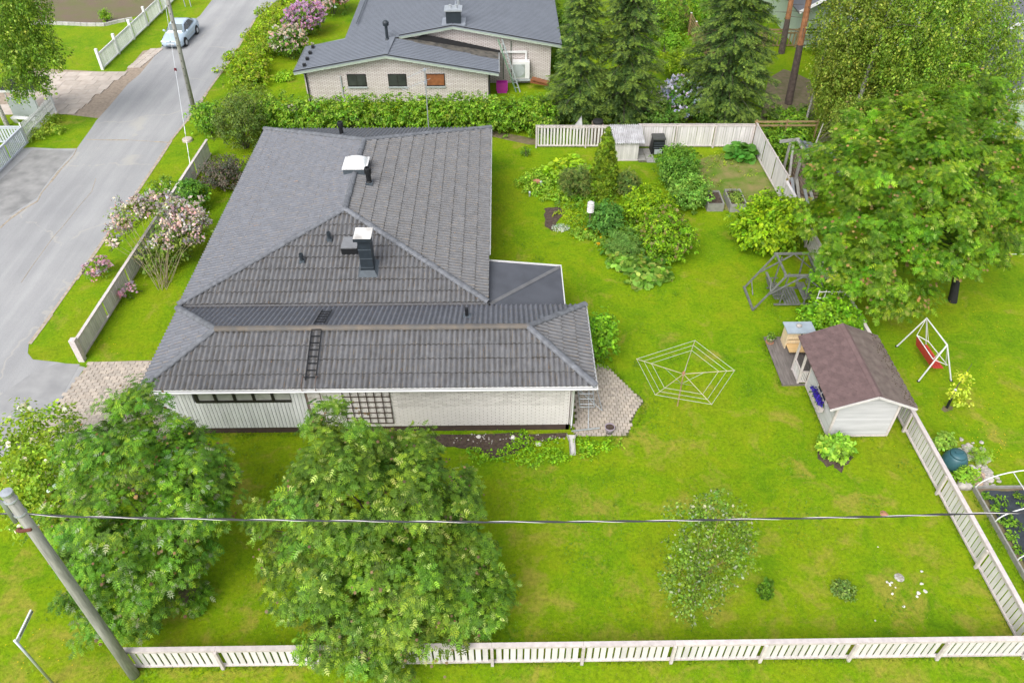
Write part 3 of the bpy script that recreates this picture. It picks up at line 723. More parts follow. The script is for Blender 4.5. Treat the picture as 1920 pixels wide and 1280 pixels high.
# boarded garage part of the wing wall
GW = put('boarded_wall', MB().box(-13.2, -7.56, WFY+.045, WFY+.12, .34, 2.67).mesh('boarded_wall', M['gap']), HOUSE)
x = -13.2; bw = .141
bmz = {}
while x < -7.6:
    inwin = -11.75 < x+bw/2 < -8.1
    top = 1.80 if inwin else 2.66
    if top not in bmz: bmz[top] = MB().box(.009, bw-.009, 0, .04, .36, top).mesh('board', M['siding'])
    put('board', bmz[top], GW, Matrix.Translation((x, WFY+.005, 0)))
    x += bw
W1 = thing('window', None, None, (0,0,0)); bpy.data.objects.remove(W1)
wf = put('window', MB().box(-11.72, -8.1, WFY-.03, WFY+.05, 1.80, 1.90).box(-11.72, -8.1, WFY-.03, WFY+.05, 2.40, 2.46).mesh('window', M['black_frame']), HOUSE)
for k in range(6):
    xx = -11.72 + k*.724
    part('frame', MB().box(xx, min(xx+.10, -8.1), WFY-.03, WFY+.05, 1.90, 2.40) if k else MB().box(xx, xx+.12, WFY-.03, WFY+.05, 1.90, 2.40), M['black_frame'], wf)
    if k < 5: part('pane', MB().box(xx+.1, xx+.724, WFY+.015, WFY+.03, 1.90, 2.40), M['glass_milky'], wf)
# fascia, gutters
part('fascia', MB().box(WX0+.04, WX1-.04, WY0+.02, WY0+.05, 2.66, 2.80), M['white'], HOUSE)
def gutter(a, b, r_=.06, m='white'):
    a = Vector(a); b = Vector(b); d = (b-a).normalized(); x = d.cross(Vector((0,0,1))).normalized(); mb = MB(); vs = []
    for p in (a, b):
        for rr in (r_, r_-.012):
            for k in range(7):
                t = PI*k/6; vs.append(p + x*math.cos(t)*rr - Vector((0,0,1))*math.sin(t)*rr)
    f_ = []
    for k in range(6): f_ += [(k, k+1, 14+k+1, 14+k), (7+k, 21+k, 21+k+1, 7+k+1)]
    f_ += [(0, 14, 21, 7), (6, 13, 27, 20)]
    mb.add(vs, f_); return part('gutter', mb, M[m], HOUSE)
gutter((WX0, WY0-.06, 2.75), (WX1+.05, WY0-.06, 2.75), .045); gutter((WX1+.05, WY0-.1, 2.76), (WX1+.05, WY1, 2.76), .03); gutter((XR+.04, YF+3.5, 2.84), (XR+.04, YB, 2.84), .03)
part('drip_edge', MB().box(WX0, WX1, WY0-.01, WY0+.02, 2.775, 2.83), M['white'], HOUSE)
# downpipe, ladder, trellis
part('downpipe', MB().tube([(2.63, WY0-.05, 2.72), (2.60, WFY-.09, 2.5), (2.60, WFY-.09, .45), (2.60, WFY-.16, .28)], .05, 10), M['white'], HOUSE, True)
ld = MB()
for sx in (-7.42, -6.92):
    ld.tube([(sx, WFY-.13, .15), (sx, WFY-.17, 2.6), (sx, WY0-.16, 2.9), (sx, WY0-.05, 3.18), (sx, WY0+.28, 3.22), (sx, WY0+.42, 3.03)], .02, 6)
lo = part('wall_ladder', ld, M['brown_metal'], HOUSE)
for k in range(8): part('rung', MB().tube([(-7.42, WFY-.13, .3+k*.3), (-6.92, WFY-.13, .3+k*.3)], .012, 6), M['brown_metal'], lo)
ztop = lambda y: 2.82+(y-20.03)*.368
rl = MB()
for sx in (-7.36, -6.98):
    rl.bar((sx, 20.3, ztop(20.3)+.12), (sx, 22.25, ztop(22.25)+.12), .035, .05)
    rl.bar((sx, 22.75, 3.70-.12+.12), (sx, 24.2, 3.70-.655+.14), .035, .05)
ro = part('roof_ladder', rl, M['black'], HOUSE)
for k in range(8):
    y = 20.4+k*.27; part('rung', MB().bar((-7.36, y, ztop(y)+.12), (-6.98, y, ztop(y)+.12), .03, .035), M['black'], ro)
for k in range(5):
    y = 22.85+k*.28; z = 3.70-(y-22.42)*.368+.14; part('rung', MB().bar((-7.36, y, z), (-6.98, y, z), .03, .035), M['black'], ro)
tr = thing('trellis', 'dark brown square wooden trellis hanging on white brick wall', 'trellis', (-5.3, WFY, .4))
for k in range(7): part('upright', MB().box(-6.15+k*.297, -6.12+k*.297, WFY-.05, WFY-.025, .55, 2.42), M['plinth'], tr)
for k in range(7): part('crossbar', MB().box(-6.15, -4.33, WFY-.075, WFY-.05, .60+k*.295, .635+k*.295), M['plinth'], tr)
# chimney
cx, cy = -5.75, 26.55
def zf(y): return ZE + (y-YF)*(4.4-ZE)/(29.8-YF)
b0 = zf(cy)
ch = part('chimney', MB().box(cx-.26, cx+.26, cy-.26, cy+.3, b0-.4, 5.05), M['chim'], HOUSE)
part('flashing', MB().add([(cx-.42, cy-.42, zf(cy-.42)+.07), (cx+.42, cy-.42, zf(cy-.42)+.07), (cx+.42, cy+.45, zf(cy+.45)+.07), (cx-.42, cy+.45, zf(cy+.45)+.07), (cx-.29, cy-.29, zf(cy)+.22), (cx+.29, cy-.29, zf(cy)+.22), (cx+.29, cy+.33, zf(cy)+.34), (cx-.29, cy+.33, zf(cy)+.34)],
     [(0,1,5,4),(1,2,6,5),(2,3,7,6),(3,0,4,7)]), M['chim_grey'], ch)
for i in range(3): part('sheet_band', MB().box(cx-.275, cx+.275, cy-.275, cy+.315, 3.72+i*.45, 3.75+i*.45), M['chim_grey'], ch)
cb = MB()
for sx in (-1, 1):
    for sy in (-1, 1): cb.bar((cx+sx*.2, cy+.02+sy*.2, 5.05), (cx+sx*.2, cy+.02+sy*.2, 5.25), .03)
part('cap_post', cb, M['black'], ch)
part('chimney_cap', MB().box(cx-.38, cx+.34, cy-.40, cy+.44, 5.24, 5.27), mat('weathered_white_cap', (.40,.38,.36), .8, .2, 2.2, col2=(.80,.79,.76)), ch)
part('cap_edge', MB().box(cx-.385, cx+.345, cy-.41, cy-.40, 5.12, 5.265), M['chim'], ch)
# skylight dome, hatch, vents
sx, sy = -7.1, 33.55
sk = part('skylight', MB().box(sx-.56, sx+.56, sy-.55, sy+.55, 4.2, 4.62), M['chim_grey'], HOUSE)
bm = bmesh.new(); bmesh.ops.create_grid(bm, x_segments=12, y_segments=12, size=.52)
for v in bm.verts:
    t = (1-(v.co.x/.52)**2)*(1-(v.co.y/.52)**2); v.co.z = .30*t**.45 if t > 0 else 0; v.co += Vector((sx, sy, 4.66))
me = bpy.data.meshes.new('skylight_dome'); bm.to_mesh(me); bm.free(); me.polygons.foreach_set('use_smooth', [True]*len(me.polygons)); me.materials.append(mat('milky_acrylic', (.82,.83,.84), .25, .02, 2)); put('skylight_dome', me, sk)
part('skylight_rim', MB().box(sx-.6, sx+.6, sy-.6, sy+.6, 4.62, 4.66), M['white'], sk)
def vent(x, y, zb, h, r_, top=1.4, m='black', lab=None):
    o = part('roof_vent', MB().lathe((x, y, zb), [(r_*1.25, 0), (r_*1.2, .12), (r_, .16), (r_, h*.62), (r_*top, h*.66), (r_*top, h*.92), (r_*top*.9, h), (r_*top*.6, h*.99), (r_*top*.55, h*.8)], 12), M[m], HOUSE, False, lab)
    part('vent_base', MB().box(x-r_*1.45, x+r_*1.45, y-r_*1.45, y+r_*1.45, zb-.1, zb+.1), M['chim_grey'], o); return o
vent(-6.35, 32.35, 4.22, .85, .125, 1.35); vent(-8.7, 38.6, 3.55, .8, .11, 1.4)
vent(-8.64, 27.0, 3.55, .42, .075, 1.3, 'chim'); vent(-7.59, 28.1, 3.90, .42, .075, 1.3, 'chim')
part('square_vent', MB().box(-1.55, -1.42, 23.5, 23.63, 3.25, 3.72), M['black'], HOUSE); part('vent_base', MB().box(-1.63, -1.34, 23.4, 23.7, 3.2, 3.36), M['chim_grey'], HOUSE)
hp = [Vector((-6.98, 26.9, zf(26.9)+.26)), Vector((-6.28, 26.9, zf(26.9)+.26)), Vector((-6.32, 27.75, zf(27.7)+.28)), Vector((-6.94, 27.75, zf(27.7)+.28))]
hp = [Vector((-6.98, 27.3, zf(27.3)+.42)), Vector((-6.28, 27.3, zf(27.3)+.42)), Vector((-6.32, 28.1, zf(28.1)+.2)), Vector((-6.94, 28.1, zf(28.1)+.2))]
part('roof_hatch', MB().slab(hp, .05), mat('pale_hatch', (.17,.175,.185), .5, .1), HOUSE); part('hatch_curb', MB().slab([p-Vector((0,0,.052)) for p in hp], .3), M['black'], HOUSE)
# felt-roofed side porch
P0, P1, P2_, P3 = Vector((-.72, 28.4, 2.50)), Vector((2.56, 28.1, 2.38)), Vector((2.56, 24.86, 2.38)), Vector((-.6, 25.0, 2.75))
part('felt_roof', MB().slab([P0, P1, P3], .12).slab([P3, P1, P2_], .12), M['felt'], HOUSE)
d = (P1-P3).normalized(); sd = d.cross(Vector((0,0,1))).normalized()
part('felt_seam', MB().add([P3+sd*.10+Vector((0,0,.012)), P1+sd*.10+Vector((0,0,.012)), P1+Vector((0,0,.035)), P3+Vector((0,0,.035)), P1-sd*.10+Vector((0,0,.012)), P3-sd*.10+Vector((0,0,.012))], [(0,1,2,3),(3,2,4,5)]), M['felt_seam'], HOUSE)
part('roof_edge', MB().bar(P0+Vector((0, .03, 0)), P1+Vector((0.03, .03, 0)), .04, .12).bar(P1+Vector((.03, .05, 0)), P2_+Vector((.03, 0, 0)), .04, .12), M['white'], HOUSE)
part('porch_wall', MB().box(-.95, 2.3, 25.3, 27.9, .1, 2.28), M['brick'], HOUSE)
# aerial on the far slope
ant = thing('tv_aerial', 'tall thin television aerial mast standing on the far end of the dark roof', 'aerial', (-4.12, 40.2, 2.9))
pm = part('mast', MB().tube([(-4.15, 40.25, 2.8), (-4.12, 40.3, 6.55)], .028, 8), M['galv'], ant)
am = MB()
for z, dx, L in ((6.45, -1, 1.1), (5.85, -1, 1.5)):
    a = Vector((-4.12, 40.3, z)); e = a+Vector((dx*L*.8, -L*.5, -.18)); am.tube([a+Vector((.25, .15, .05)), e], .012, 5)
    for k in range(7):
        c = a.lerp(e, .1+k*.14); q = Vector((.12, -.2, .02)) if z > 6 else Vector((.16, -.26, .02)); am.tube([c-q, c+q], .006, 4)
part('aerial_array', am, M['galv'], ant); part('bracket', MB().box(-4.2, -4.05, 40.22, 40.38, 5.7, 5.82).box(-4.19, -4.05, 40.22, 40.38, 6.38, 6.5), M['galv'], ant)
# splash gutter
sg = MB(); x = 2.60
vs = [(x-.19, 19.98, .30), (x+.19, 19.98, .30), (x-.11, 19.72, .22), (x+.11, 19.72, .22), (x-.11, 19.12, .12), (x+.11, 19.12, .12)]
prof = []
for (xl, y, z), (xr, _, _) in ((vs[0], vs[1]), (vs[2], vs[3]), (vs[4], vs[5])): prof.append([(xl, y, z), (xl+.05, y, z-.1), (xr-.05, y, z-.1), (xr, y, z), (xr, y, z-.14), (xl, y, z-.14)])
for i in range(2): sg.add(prof[i]+prof[i+1], [(k, (k+1) % 6, 6+(k+1) % 6, 6+k) for k in range(6)])
sg.add(prof[0], [(5,4,3,2,1,0)][:0] or [(0,1,5),(1,2,4,5),(2,3,4)]); sg.add(prof[2], [(0,5,1),(1,5,4,2),(2,4,3)])
solo('splash_channel', sg, M['concrete'], 'pale concrete rain channel under the corner downpipe', 'rain channel')

# ================================================================= FENCES
def slat_fence(name, label, p0, p1, H, slat_w, gap, panel, mats=('white_old', 'rail_pink'), cap=.15, th=.022, post_side=-1, group=None, z0=.06, solid=False, bottom=True):
    p0 = Vector((*p0, 0)); p1 = Vector((*p1, 0)); d = p1-p0; L = d.length; d.normalize(); ang = math.atan2(d.y, d.x)
    t = thing(name, label, 'fence', p0, group); MT = Matrix.Translation(p0) @ Matrix.Rotation(ang, 4, 'Z')
    npan = max(1, round(L/panel)); pl = L/npan; pm_ = slat_w+gap
    sl = MB().box(0, slat_w, -th/2, th/2, z0+.07, H-.01).mesh('slat', M[mats[0]])
    po = MB().box(-.045, .045, post_side*.085-.045, post_side*.085+.045, 0, H-.02).mesh('post', M[mats[1]])
    for i in range(npan):
        put('rail', MB().box(i*pl, (i+1)*pl-.006, -cap/2, cap/2, H, H+.035).mesh('rail', M[mats[1]]), t, MT)
        put('rail', MB().box(i*pl, (i+1)*pl-.006, -.04, .04, z0, z0+.075).mesh('rail', M[mats[1]]), t, MT)
        put('rail', MB().box(i*pl, (i+1)*pl-.006, post_side*.03-.018, post_side*.03+.018, H-.12, H-.035).mesh('rail', M[mats[1]]), t, MT)
        n_ = int((pl-.1)/pm_); off = (pl-n_*pm_+gap)/2
        for k in range(n_): put('slat', sl, t, MT @ Matrix.Translation((i*pl+off+k*pm_, random.uniform(-.002, .002), random.uniform(-.006, .006))) @ Matrix.Rotation(R(random.uniform(-.5, .5)), 4, 'Y'))
    for i in range(npan+1): put('post', po, t, MT @ Matrix.Translation((min(max(i*pl, .045), L-.045), 0, 0)))
    return t
slat_fence('picket_fence', 'low white slatted fence with flat top rail along the near edge of the lawn', (-11.35, 11.0), (15.9, 11.0), 1.08, .155, .055, 2.84)
slat_fence('picket_fence', 'low white slatted fence running from the near corner up to the playhouse', (15.95, 11.0), (15.85, 23.2), 1.05, .155, .055, 2.9, post_side=1)
slat_fence('picket_fence', 'weathered white slatted fence partly hidden under the overhanging rowan tree', (15.86, 23.6), (15.74, 35.2), 1.05, .13, .06, 2.3, post_side=1)
slat_fence('board_fence', 'short white fence section with close boards stepping down from the tall fence', (15.73, 35.2), (15.70, 37.4), 1.25, .135, .012, 2.2, post_side=1, mats=('white_old', 'white_old'))
slat_fence('board_fence', 'tall solid white board fence on the right side of the garden', (15.68, 37.4), (15.55, 43.7), 1.62, .135, .014, 2.1, post_side=-1, cap=.08)
slat_fence('board_fence', 'tall solid white board fence across the back of the garden beside compost bin', (8.35, 43.85), (15.5, 43.75), 1.52, .135, .014, 2.4, post_side=-1, cap=.08)
slat_fence('picket_fence', 'white slatted fence with weathered rails between hedge and small shed', (2.05, 43.95), (8.3, 43.85), 1.42, .11, .09, 3.1, post_side=-1, cap=.07)
slat_fence('board_fence', 'long beige board fence along the street side of the house, lilac leaning over it', (-18.42, 24.95), (-17.95, 43.2), 1.02, .14, .012, 2.5, post_side=1, cap=.14, mats=('white_old', 'rail_pink'))
solo('fence_post', MB().box(-18.55, -18.3, 24.62, 24.87, 0, 1.22), M['rail_pink'], 'thick beige end post where the street fence stops at the driveway', 'post')
M['white_fence'] = mat('bright_white_fence', (.74, .74, .75), .5, .03); M['grey_fence'] = mat('blue_grey_fence', (.47, .50, .56), .6, .05)
f1 = slat_fence('picket_fence', 'bright white fence across the street with capped tall posts beside lawn', (-29.6, 56.4), (-28.9, 78), 1.15, .07, .06, 2.9, mats=('white_fence', 'white_fence'), cap=.06, post_side=1)
for k in range(5): put('post', MB().box(-.09, .09, -.09, .09, 0, 1.55).mesh('post', M['white_fence']), f1, Matrix.Translation((-29.6+k*.1, 56.35+k*3.0, 0)))
f2 = thing('picket_fence', 'white picket fence with two rails and pointed slats beside driveway slabs', 'fence', (-29.9, 45.0, 0))
for k in range(28):
    yy = 44.95+k*.15; zt = 1.15 + .15*abs(k-13.5)/13.5
    part('slat', MB().box(-29.92, -29.90, yy, yy+.085, .12, zt), M['white_fence'], f2)
for z in (.45, .95): part('rail', MB().box(-29.96, -29.925, 44.95, 49.1, z, z+.08), M['white_fence'], f2)
for yy in (44.9, 49.1): part('post', MB().box(-29.98, -29.9, yy, yy+.08, 0, 1.35), M['white_fence'], f2)
slat_fence('picket_fence', 'blue-grey slatted fence along the forecourt at the left edge', (-29.95, 36.0), (-29.9, 44.85), 1.1, .12, .05, 2.3, mats=('grey_fence', 'grey_fence'), cap=.12, post_side=1)
slat_fence('picket_fence', 'blue-grey slatted fence turning away from the forecourt behind the corner', (-36.5, 44.95), (-30.0, 44.9), 1.1, .12, .07, 2.3, mats=('grey_fence', 'grey_fence'), cap=.12)

# grey bin shelter behind the picket fence, seat, stone edging
bs = thing('bin_shelter', 'small grey panelled shelter with flat black roof behind the white picket fence', 'shelter', (-31.6, 48.8, 0))
part('wall', MB().box(-32.4, -30.6, 48.4, 48.46, .15, 1.45), M['greengrey'], bs)
part('roof', MB().box(-32.8, -30.3, 48.3, 50.6, 1.85, 1.95), M['rubber'], bs)
part('roof_edge', MB().box(-32.85, -30.25, 48.24, 48.3, 1.84, 1.97), M['white'], bs)
for x in (-32.4, -31.8, -31.2, -30.62): part('post', MB().box(x, x+.06, 48.46, 48.52, 0, 1.84), M['white'], bs)
for x in (-32.4, -30.66): part('post', MB().box(x, x+.06, 50.4, 50.46, 0, 1.84), M['white'], bs)
bn = thing('bench', 'white garden bench lying in front of the grey shelter', 'bench', (-31.3, 47.6, 0))
part('seat', MB().bar((-32.1, 47.7, .42), (-30.4, 47.4, .42), .35, .05), M['white'], bn)
for x in (-31.9, -30.7): part('leg', MB().bar((x, 47.7, 0), (x, 47.5, .4), .3, .05), M['white'], bn)
st_ = [at(x, y) for x, y in ((60,46),(85,46),(120,47),(165,49),(198,49),(222,43),(250,38))]
ed = thing('stone_edging', 'low grey stone kerb edging the bare garden bed', 'edging', st_[0])
for a, b in zip(st_, st_[1:]):
    n_ = max(1, int((b-a).length/.5))
    for k in range(n_): part('stone', MB().bar(a.lerp(b, k/n_)+Vector((0,0,.12)), a.lerp(b, (k+.94)/n_)+Vector((0,0,.12)), .18, .24), M['concrete'], ed)

# ================================================================= NEIGHBOUR HOUSE
NH = thing('house', 'cream brick neighbouring house with blue-grey ribbed metal roof behind the hedge', 'house', (-5, 56, 0))
NM = mat('blotched_cream_brick', (.60, .56, .53), .85, .08, 5, bump=.2)
def nbrick():
    m = NM; n = m.node_tree.nodes; l = m.node_tree.links; b = n['Principled BSDF']
    br = n.new('ShaderNodeTexBrick'); br.offset = .5; pos = n.new('ShaderNodeNewGeometry').outputs['Position']
    sp = n.new('ShaderNodeSeparateXYZ'); l.new(pos, sp.inputs[0]); cb_ = n.new('ShaderNodeCombineXYZ')
    l.new(mathn(n, l, 'ADD', sp.outputs[0], sp.outputs[1]), cb_.inputs[0]); l.new(sp.outputs[2], cb_.inputs[1]); l.new(cb_.outputs[0], br.inputs['Vector'])
    br.inputs['Scale'].default_value = 1; br.inputs['Brick Width'].default_value = .30; br.inputs['Row Height'].default_value = .088; br.inputs['Mortar Size'].default_value = .013
    br.inputs['Color1'].default_value = (.63, .60, .585, 1); br.inputs['Color2'].default_value = (.55, .52, .50, 1); br.inputs['Mortar'].default_value = (.20, .13, .11, 1)
    l.new(br.outputs[0], b.inputs['Base Color'])
nbrick()
s_ = .1755; zl = lambda X: 2.45+(X+13.76)*s_
YV = 49.9; apx = -7.6; az = zl(apx); xr_ = -.2; zr = az-(xr_-apx)*.168
mx_, mz = -3.3, zl(-3.3); mr_ = 4.15; mzr = mz-(mr_-mx_)*.178; MV = 53.0
part('wall', MB().add([(-13.3, 50.55, 0), (-.95, 50.55, 0), (-.95, 50.55, zr-.02+.1), (apx, 50.55, az-.1), (-13.3, 50.55, zl(-13.3)-.08), (-13.3, 54.2, 0), (-.95, 54.2, 0), (-.95, 54.2, zr+.08), (apx, 54.2, az-.1), (-13.3, 54.2, zl(-13.3)-.08)],
     [(0,1,2,3,4), (5,9,8,7,6), (1,6,7,2), (0,4,9,5), (2,7,8,3), (3,8,9,4)]), NM, NH)
part('wall', MB().add([(-10.6, 53.62, 0), (3.45, 53.62, 0), (3.45, 53.62, mz-(3.45-mx_)*.178-.1), (mx_, 53.62, mz-.1), (-10.6, 53.62, zl(-10.6)-.1), (-10.6, 76, 0), (3.45, 76, 0), (3.45, 76, mz-(3.45-mx_)*.178-.1), (mx_, 76, mz-.1), (-10.6, 76, zl(-10.6)-.1)],
     [(0,1,2,3,4), (5,9,8,7,6), (1,6,7,2), (0,4,9,5), (2,7,8,3), (3,8,9,4)]), NM, NH)
# roofs
Lp = [(-13.78, YV, zl(-13.78)), (apx, YV, az), (apx+.1, MV, zl(apx+.1)), (mx_, MV, mz), (mx_, 76, mz), (-10.95, 76, zl(-10.95)), (-10.95, 54.4, zl(-10.95)), (-13.6, 54.2, zl(-13.6))]
part('roof', MB().slab(Lp, .1), M['nroof'], NH)
part('roof', MB().slab([(apx, YV, az), (xr_, YV, zr), (xr_, 52.0, zr), (apx, MV, az)], .1), M['nroof'], NH)
part('roof', MB().slab([(apx, MV+.003, az-.01), (xr_, 52.0, zr-.004), (xr_, 53.55, zr+.01), (apx, 53.55, az+.003)], .1), M['nroof_old'], NH, label='dusty unfinished strip of roof below the gable')
part('roof', MB().slab([(mx_, MV, mz), (mr_, MV, mzr), (mr_, 76, mzr), (mx_, 76, mz)], .1), M['nroof'], NH)
rb = MB()
def rib(a, b): rb.bar(a, b, .05, .07)
y = YV+.02
while y < 75:
    x0 = -13.78 if y < 54.2 else -10.95
    x1 = apx if y < MV else mx_
    rib((x0, y, zl(x0)+.02), (x1-.05, y, zl(x1-.05)+.02))
    if y < MV: 
        xe = xr_ if y < 52.0 else xr_-(y-52)*7.4
        if xe > apx+.4: rib((apx+.05, y, az+.012), (xe, y, az-(xe-apx)*.168+.02))
    else: rib((mx_+.05, y, mz+.012), (mr_, y, mzr+.02))
    y += .26
part('roof_ribs', rb, M['nroof_seam'], NH)
fa = lambda a, b, h=.2, m='mint', dy=0: part('fascia', MB().add([(a[0], a[1]+dy, a[2]-.02), (b[0], b[1]+dy, b[2]-.02), (b[0], b[1]+dy, b[2]-h), (a[0], a[1]+dy, a[2]-h), (a[0], a[1]+.03+dy, a[2]-.02), (b[0], b[1]+.03+dy, b[2]-.02), (b[0], b[1]+.03+dy, b[2]-h), (a[0], a[1]+.03+dy, a[2]-h)], [(0,3,2,1),(4,5,6,7),(3,7,6,2),(0,1,5,4)]), M[m], NH)
for a, b in (((-13.78, YV, zl(-13.78)), (apx, YV, az)), ((apx, YV, az), (xr_, YV, zr)), ((apx+.6, MV, zl(apx+.6)), (mx_, MV, mz)), ((mx_, MV, mz), (mr_, MV, mzr))):
    fa(a, b, .16, 'mint', .02); fa(a, b, .27, 'mint', .06); fa((a[0], a[1], a[2]+.05), (b[0], b[1], b[2]+.05), .07, 'rubber', -.02)
    part('soffit', MB().slab([(a[0], a[1]+.1, a[2]-.25), (b[0], b[1]+.1, b[2]-.25), (b[0], b[1]+.65, b[2]-.25), (a[0], a[1]+.65, a[2]-.25)], .02), M['mint'], NH)
part('roof_ridge', MB().bar((apx, YV, az+.03), (apx+.2, MV-.1, az+.05), .34, .05), M['nroof_seam'], NH)
rz_ = lambda x: az-(x-apx)*.168
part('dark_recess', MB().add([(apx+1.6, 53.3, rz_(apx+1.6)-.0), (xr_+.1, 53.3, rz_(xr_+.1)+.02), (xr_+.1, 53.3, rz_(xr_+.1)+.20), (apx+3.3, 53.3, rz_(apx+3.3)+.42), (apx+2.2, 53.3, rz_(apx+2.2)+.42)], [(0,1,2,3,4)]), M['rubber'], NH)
part('gutter', MB().tube([(xr_+.02, 50.0, zr-.02), (xr_+.02, 53.4, zr-.02)], .05, 8), M['galv'], NH)
for i, (x0, x1) in enumerate(((-10.43, -9.15), (-7.68, -6.45), (-5.1, -3.85))):
    wo = put('window', MB().box(x0, x1, 50.51, 50.56, 1.08, 1.98).mesh('window', M['black_frame']), NH)
    part('pane' if i < 2 else 'board', MB().box(x0+.05, x1-.05, 50.495, 50.51, 1.2, 1.93), M['glass'] if i < 2 else M['brown_board'], wo)
    part('sill', MB().box(x0-.03, x1+.03, 50.44, 50.52, 1.03, 1.12), M['greengrey'], wo)
    if i < 2: part('frame', MB().box(x0+.62, x0+.65, 50.485, 50.495, 1.2, 1.93), M['black_frame'], wo)
part('downpipe', MB().tube([(-13.5, 50.15, 2.3), (-13.15, 50.45, 2.05), (-13.15, 50.45, 0)], .05, 8), M['rubber'], NH)
part('downpipe', MB().tube([(-.4, 50.3, 2.15), (-.85, 50.45, 1.9), (-.85, 50.45, 0)], .05, 8), M['rubber'], NH)
part('cable_box', MB().bar((-10.85, 50.48, .4), (-10.85, 50.48, 1.9), .06), M['greengrey'], NH)
# chimneys, vent, snow guards
c2 = part('chimney', MB().box(-3.75, -2.75, 53.3, 54.2, 3.9, 5.1), M['chim'], NH)
part('chimney_cap', MB().box(-3.85, -2.65, 53.2, 54.3, 5.1, 5.18), M['galv'], c2)
for x in (-3.45, -3.05): part('flue', MB().lathe((x, 53.75, 5.15), [(.1, 0), (.1, .25)], 10), M['galv'], c2)
part('flashing', MB().box(-4.05, -2.45, 53.1, 54.5, mz-.2, mz+.0), M['nroof'], c2)
c3 = part('chimney', MB().box(-4.9, -4.0, 60.5, 61.3, 3.5, 5.4), M['chim'], NH)
part('flue', MB().lathe((-3.0, 56.2, 4.1), [(.1, 0), (.1, 1.3)], 10), M['galv'], NH)
part('roof_vent', MB().lathe((-7.75, 52.6, 3.45), [(.2, 0), (.1, .15), (.1, .95), (.2, 1.0), (.22, 1.2), (.12, 1.32), (.02, 1.34)], 12), M['chim'], NH)
for k in range(4): part('snow_guard', MB().box(-13.2, -13.0, 50.3+k*1.05, 50.5+k*1.05, zl(-13.1)+.02, zl(-13.1)+.22), M['black'], NH)
part('snow_guard', MB().tube([(-10.4, 56.5, zl(-10.4)+.2), (-10.4, 70, zl(-10.4)+.2)], .05, 6), M['chim_grey'], NH)
# heat pump, pipes, ladders, crate
hp_ = thing('heat_pump', 'white heat pump unit with round fan mounted on the cream brick wall', 'heat pump', (1.2, 53.2, 0))
part('casing', MB().box(.75, 1.95, 53.0, 53.5, .55, 1.75), M['white'], hp_); part('fan_grille', MB().tube([(1.2, 53.0, 1.12), (1.2, 52.97, 1.12)], .42, 24), M['greengrey'], hp_)
part('fan_frame', MB().box(.78, 1.62, 52.985, 52.998, .64, 1.58), M['galv'], hp_)
part('bracket', MB().box(.7, 2.0, 52.9, 53.6, .42, .5), M['greengrey'], hp_)
part('duct', MB().bar((-.1, 53.5, 2.28), (1.75, 53.5, 2.28), .1, .12).bar((1.7, 53.5, 2.22), (1.7, 53.5, 1.75), .12, .1), M['white'], hp_)
lg = thing('ladder', 'long green and grey ladder leaning on the roof edge beside the heat pump', 'ladder', (1.0, 52.2, 0))
for dx in (0, .28): part('rail', MB().bar((1.0+dx, 52.0, 0), (-.25+dx, 53.0, 3.35), .06, .07), mat('green_ladder_paint', (.18, .30, .20), .6, .2) if dx == 0 else M['greengrey'], lg)
lr = MB()
for k in range(10):
    t = (k+1)/11; p = Vector((1.0, 52.0, 0)).lerp(Vector((-.25, 53.0, 3.35)), t); lr.bar(p, p+Vector((.28, 0, 0)), .03)
part('rungs', lr, M['greengrey'], lg)
for x in (.1, .65): part('pipe', MB().tube([(x, 53.5, .3), (x, 53.5, 3.0)], .03, 6), mat('dark_green_pipe', (.05, .09, .06), .6), NH)
solo('crate', MB().box(-.4, .4, 51.8, 51.86, .2, .75).box(-.4, -.34, 51.86, 52.3, .2, .75).box(.34, .4, 51.86, 52.3, .2, .75).box(-.4, .4, 52.24, 52.3, .2, .75).box(-.34, .34, 51.86, 52.24, .0, .3), M['magenta'], 'bright magenta plastic crate below the neighbouring roof edge', 'crate')
solo('board_pile', MB().bar((2.1, 52.6, .75), (3.3, 52.3, .55), .5, .08).bar((2.0, 52.5, .6), (3.3, 52.4, .4), .5, .08), M['brown_board'], 'reddish brown boards lying by the corner of the brick house', 'boards')
pp = [at(x, y) for x, y in ((480,176),(540,170),(575,170),(1000,170),(1000,176),(480,185))]
gp = thing('garden_path', None, None, (0,0,0)); bpy.data.objects.remove(gp)
gp = struct('garden_path', MB().box(-15.2, -12.8, 49.2, 50.3, -.05, .012), M['sand'])
for i in range(7):
    x = -15.2+.6*(i % 4)+random.uniform(-.05, .05); y = 49.2+.55*(i//4)
    part('paving_slab', MB().box(x, x+.5, y, y+.45, .012, .04), M['slab'], gp)

# ================================================================= PLAYHOUSE
M['ph_white'] = mat('playhouse_white_board', (.44, .435, .445), .6, .07, 3, stretch=(.4, 1, 3))
PHX0, PHX1, PHY0, PHY1 = 12.68, 15.0, 19.93, 22.72
PH = thing('playhouse', 'small white boarded playhouse with brown shingle roof and flower box', 'playhouse', (13.8, 21.3, 0))
rdx, rdz = 13.84, 2.60; eL, eR = (12.2, 1.93), (15.48, 1.93); RY0, RY1 = 19.62, 23.72
zP = lambda x: rdz - abs(x-rdx)*(rdz-1.93)/1.64
wc = MB().add([(PHX0, PHY0, .1), (PHX1, PHY0, .1), (PHX1, PHY0, zP(PHX1)-.06), (rdx, PHY0, rdz-.07), (PHX0, PHY0, zP(PHX0)-.06), (PHX0, PHY1, .1), (PHX1, PHY1, .1), (PHX1, PHY1, zP(PHX1)-.06), (rdx, PHY1, rdz-.07), (PHX0, PHY1, zP(PHX0)-.06)],
     [(0,1,2,3,4), (5,9,8,7,6), (1,6,7,2), (0,4,9,5), (2,7,8,3), (3,8,9,4), (0,5,6,1)])
part('wall', wc, M['gap'], PH)
z = .12
